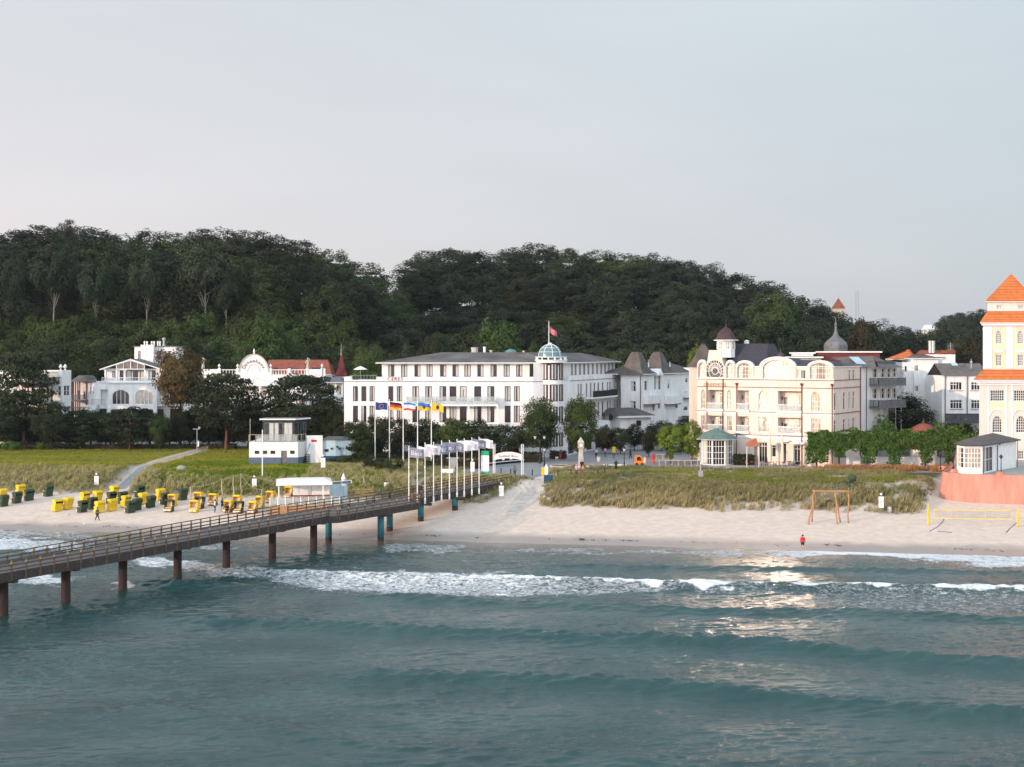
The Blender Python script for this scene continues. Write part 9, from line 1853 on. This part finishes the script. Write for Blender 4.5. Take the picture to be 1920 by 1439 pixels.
# salmon terrace with its pavilion
def terrace():
 bot=[(69.0,206),(65.2,195),(61.2,184),(57.6,176.0),(56.0,172.5),(57.0,169.8),(59.5,168.2),(62.5,167.3),(66.5,166.4),(72,165.8),(80,165.6),(95,165.5)]
 t=thing('terrace_wall','curved battered salmon pink retaining wall of the spa terrace','retaining wall',(57,169.8,2));zt=6.3;m=MB();n=len(bot);B=[Vector(p)for p in bot];Nn=[]
 for i in range(n):d=(B[min(i+1,n-1)]-B[max(i-1,0)]).normalized();Nn.append(Vector((-d.y,d.x)))
 fine=[];
 for i in range(n-1):
  for k in range(6):
   f=k/6;p0,p1,p2,p3=B[max(i-1,0)],B[i],B[i+1],B[min(i+2,n-1)];fine.append((.5*((2*p1)+(p2-p0)*f+(2*p0-5*p1+4*p2-p3)*f*f+(3*p1-p0-3*p2+p3)*f**3),Nn[i].lerp(Nn[i+1],f).normalized()))
 fine.append((B[-1],Nn[-1]));rows=[(0,.4),(.35,2.6),(.62,4.6),(.82,zt),(1.12,zt),(1.12,zt-.5)]
 for p,nn in fine:
  for o,z in rows:m.v.append((p.x+nn.x*o,p.y+nn.y*o,z))
 k=len(rows)
 for i in range(len(fine)-1):
  for j in range(k-1):a=i*k+j;m.f.append((a,a+k,a+k+1,a+1));m.m.append(0)
 mk('battered_wall',m,'pink_wall',t)
 for px in(1768,1790,1876):Y=168.4 if px>1800 else(177 if px==1768 else 172.5);x=(px-960)/FPX*Y;m=MB();m.lathe((x,Y+.1,zt-.1),[(.55,0),(.5,.35),(.4,.45),(0,.5)],12);mk('wall_knob',m,'pink_wall',t)
 m=MB();pl=[(p.x+nn.x*1.1,p.y+nn.y*1.1)for p,nn in fine];m.add([(a,b,zt-.12)for a,b in pl]+[(95,206,zt-.12)],[tuple(range(len(pl)+1))]);tag(mk('terrace_floor',m,'promenade'),kind='structure')
# pavilion
 P0=at(1794,890,172.6)[:2];P1=at(1807,890,170.4)[:2];P2=at(1842,890,170.4)[:2];P3=at(1862,890,174.0)[:2];P4=at(1905,890,180.5)[:2];zf=zt-.1;ze=CZ-(835-HOR)/FPX*170.6
 v=thing('pavilion','white glazed pavilion with a brown-grey hipped roof on the salmon terrace','pavilion',(P1[0],P1[1],zf));m=MB();ops_all=[]
 for a,b,nx,nz,glaz in((P0,P1,2,4,True),(P1,P2,5,4,True),(P2,P3,3,2,True),(P3,P4,0,0,False)):
  f=Face(a,Vector(b)-Vector(a));L=(Vector(b)-Vector(a)).length;o=(.12,zf+.75 if nx!=3 else zf+.1,L-.12,ze-.35);wall(m,f,0,L,zf,ze,[(*o,.1,0,False)]if glaz else[])
  if glaz:window(v,f,o,nx,nz,0,'whiteframe','warm' if nx==5 else 'half',w=.04,ft=.08,bars=.08)
  else:
   for k in range(9):f.bx(m,k*L/9,k*L/9+.06,-.03,-.001,zf,ze-.05)
 bk=(P0[0]+5.0,P0[1]+10.0);m.quad((bk[0],bk[1],zf),(P0[0],P0[1],zf),(P0[0],P0[1],ze),(bk[0],bk[1],ze));m.quad((P4[0],P4[1],zf),(bk[0],bk[1],zf),(bk[0],bk[1],ze),(P4[0],P4[1],ze));mk('wall',m,'trim',v)
 poly=[(P0[0]-.5,P0[1]+.1),(P1[0]-.3,P1[1]-.6),(P2[0]+.25,P2[1]-.6),(P3[0]+.6,P3[1]-.3),(P4[0]+.8,P4[1]+.2),(bk[0],bk[1]+.4)];r1=at(1820,0,175.5)[:2];r2=at(1862,0,181)[:2];zr=CZ-(812-HOR)/FPX*181
 m=MB();m.add([(*p,ze+.05)for p in poly]+[(*r1,zr-.35),(*r2,zr)],[(0,1,6),(1,2,6),(2,3,7,6),(3,4,7),(4,5,7),(5,0,6,7)]);mk('roof',m,'shingle',v);m=MB();m.prism(poly,ze-.06,ze+.045);mk('eave',m,'darkgrey',v)
 for a in(P2,P4):m=MB();m.tube([(a[0]+.15,a[1]-.15,ze),(a[0]+.12,a[1]-.1,zf)],.05,6);mk('downpipe',m,'black',v)
 f=Face(P3,Vector(P4)-Vector(P3));m=MB();m.tube([f.P(1.6,-.5,ze),f.P(1.3,-.12,ze-.4),f.P(1.3,-.12,zf)],.055,6);mk('downpipe',m,'black',v)
terrace()
box_thing('shed_gate','dark reddish timber gate in the gap between the dune and the salmon wall','gate',1718,1749,897,919,'seatwood',.2,'boards',Y=181)

# volleyball net
def volleyball():
 a,b=gp(1740.5,985),gp(1908.5,988);t=thing('volleyball_net','yellow bordered volleyball net on two yellow posts on the right beach','volleyball net',((a[0]+b[0])/2,a[1],a[2]))
 for q,top in((a,944),(b,948)):
  zt=CZ-(top-HOR)/FPX*q[1];m=MB();m.tube([(q[0],q[1],q[2]-.1),(q[0],q[1],zt)],.06,8);mk('post',m,'yellow',t);m=MB();m.tube([(q[0],q[1],q[2]+.05),(q[0],q[1],q[2]+1.9)],.13,10);mk('post_pad',m,'yellow',t)
 A=Vector((*at(1752,0,a[1])[:2],CZ-(956-HOR)/FPX*a[1]));B=Vector((*at(1896,0,b[1])[:2],CZ-(958-HOR)/FPX*b[1]));h=Vector((0,0,-1.0));m=MB()
 for p,q in((A,B),(A+h,B+h),(A,A+h),(B,B+h)):m.bar(p,q,.03,.085)
 for f in(.22,.665):m.bar(A.lerp(B,f),A.lerp(B,f)+h,.02,.05)
 bd=mk('net_border',m,'yellow',t);m=MB()
 for k in range(1,60):f=k/60;m.bar(A.lerp(B,f),A.lerp(B,f)+h,.006,.006)
 for k in range(1,8):m.bar(A+h*k/8,B+h*k/8,.006,.006)
 mk('netting',m,'darkgrey',bd);m=MB();m.bar((a[0],a[1],A.z+.0),tuple(A),.015,.015);m.bar(tuple(B),(b[0],b[1],B.z),.015,.015);mk('tension_rope',m,'darkgrey',t)
 for i,pts in enumerate((((1743,997),(1757,989),(1766,981),(1771,972)),((1886,1000),(1893,992),(1901,985),(1907,981)),((1757,997),(1785,999)))):
  m=MB();m.tube([tuple(Vector(gp(*p))+Vector((0,0,.02)))for p in pts],.035,5);tag(mk('court_line',m,'flag_blue'),('blue court tape below the left net post','blue court tape below the right net post','short piece of blue court tape lying flat')[i],'court tape')
volleyball()
def log_frame():
 c=gp(1560,982);Y=c[1];P=lambda px,py:((px-960)/FPX*Y,CZ-(py-HOR)/FPX*Y);t=thing('log_frame','rustic swing frame of crooked peeled logs at the foot of the right dune','play frame',c)
 def log(name,a,b,y0,y1,r,k=.12):
  p,q=P(*a),P(*b);m=MB();n=7;m.tube([(p[0]+(q[0]-p[0])*f+k*math.sin(f*5+a[0])*math.sin(f*3.14),y0+(y1-y0)*f,p[1]+(q[1]-p[1])*f)for f in[i/n for i in range(n+1)]],[r*(.85+.3*i/n)for i in range(n+1)],8);mk(name,m,'logwood',t,smooth=True)
 log('beam',(1523,921),(1593,922),Y,Y,.11,.05)
 for a,b,y1 in(((1526,922),(1514,984),Y-.4),((1527,922),(1524,979),Y+.4),((1564,922),(1577,980),Y+.3),((1565,922),(1569,985),Y-.5),((1590,922),(1591,983),Y)):log('leg',a,b,Y,y1,.09)
log_frame()
def sculpture():
 q=gp(1592,922);Y=q[1];c=at(1595,903,Y);t=thing('wind_sculpture','dark green metal sculpture with a round disc and splayed blades on the dune','sculpture',q);m=MB();m.tube([(c[0]-.1,Y,q[2]-.2),(c[0]-.1,Y,c[2])],.1,7);mk('pole',m,'navy',t)
 m=MB();m.lathe((c[0]+.2,Y,c[2]+.0),[(0,-.1),(.45,.1),(.6,.5),(.45,.8),(0,.9)],12);mk('disc',m,'wick_green',t,smooth=True)
 for a,L in((3.25,1.9),(2.9,1.0),(-.1,1.7),(-.75,1.1),(4.0,1.0),(5.3,.8)):m=MB();e=(c[0]-.1+L*math.cos(a),Y+.3*math.sin(a*3),c[2]-.1+L*.35*math.sin(a));m.bar((c[0]-.1,Y,c[2]-.1),e,.2,.07);mk('blade',m,'wick_green',t)
sculpture()
q=gp(340,880);m=MB();m.lathe(q,[(.75,-.1),(.7,.25),(.45,.5),(.1,.58),(0,.58)],8);tag(mk('boulder',m,'concrete'),'grey boulder lying in the grass right of the dune path','rock')
# seaweed along the high water line
tufts('seaweed',1600,(-66,58,138,166),lambda X,Yy:np.exp(-((inland(X,Yy)-2.6-1.0*(noise(X*.2,X*0,4)-.5))/.22)**2)*(noise(X*.5,Yy*.5,19)>.42),6,.12,.5,.055,'leaf_dark','dark dried seaweed strewn along the high water line','seaweed',41,lambda X,Yy:.3+0*X,lean=2.5)
# the low wicker path fence beside the dune path
t=thing('path_fence','low stake fence along the left side of the dune path','fence',(float(pathx(40)),shore(-57)+40,3.5));m=MB()
for k in range(100):s_=30+k*.58;x=float(pathx(s_))+.95;y=shore(x)+s_/.984;z=Hs(x,y);m.bar((x,y,z-.1),(x,y,z+.75),.05,.05)
o=mk('stake',m,'palewood',t);o['kind']='stuff'
# ------------------------------------------------------------------ thin morning haze
hm=bpy.data.materials.new('haze');hm.use_nodes=True;hn=hm.node_tree;hn.nodes.remove(hn.nodes['Principled BSDF'])
pv=hn.nodes.new('ShaderNodeVolumePrincipled');pv.inputs['Color'].default_value=(.80,.88,1.0,1);pv.inputs['Density'].default_value=HAZE;pv.inputs['Anisotropy'].default_value=.2
hn.links.new(pv.outputs[0],hn.nodes['Material Output'].inputs['Volume'])
m=MB();m.box(-2650,-1550,-6,2650,6100,75);tag(mk('haze',m,[hm]),kind='stuff')
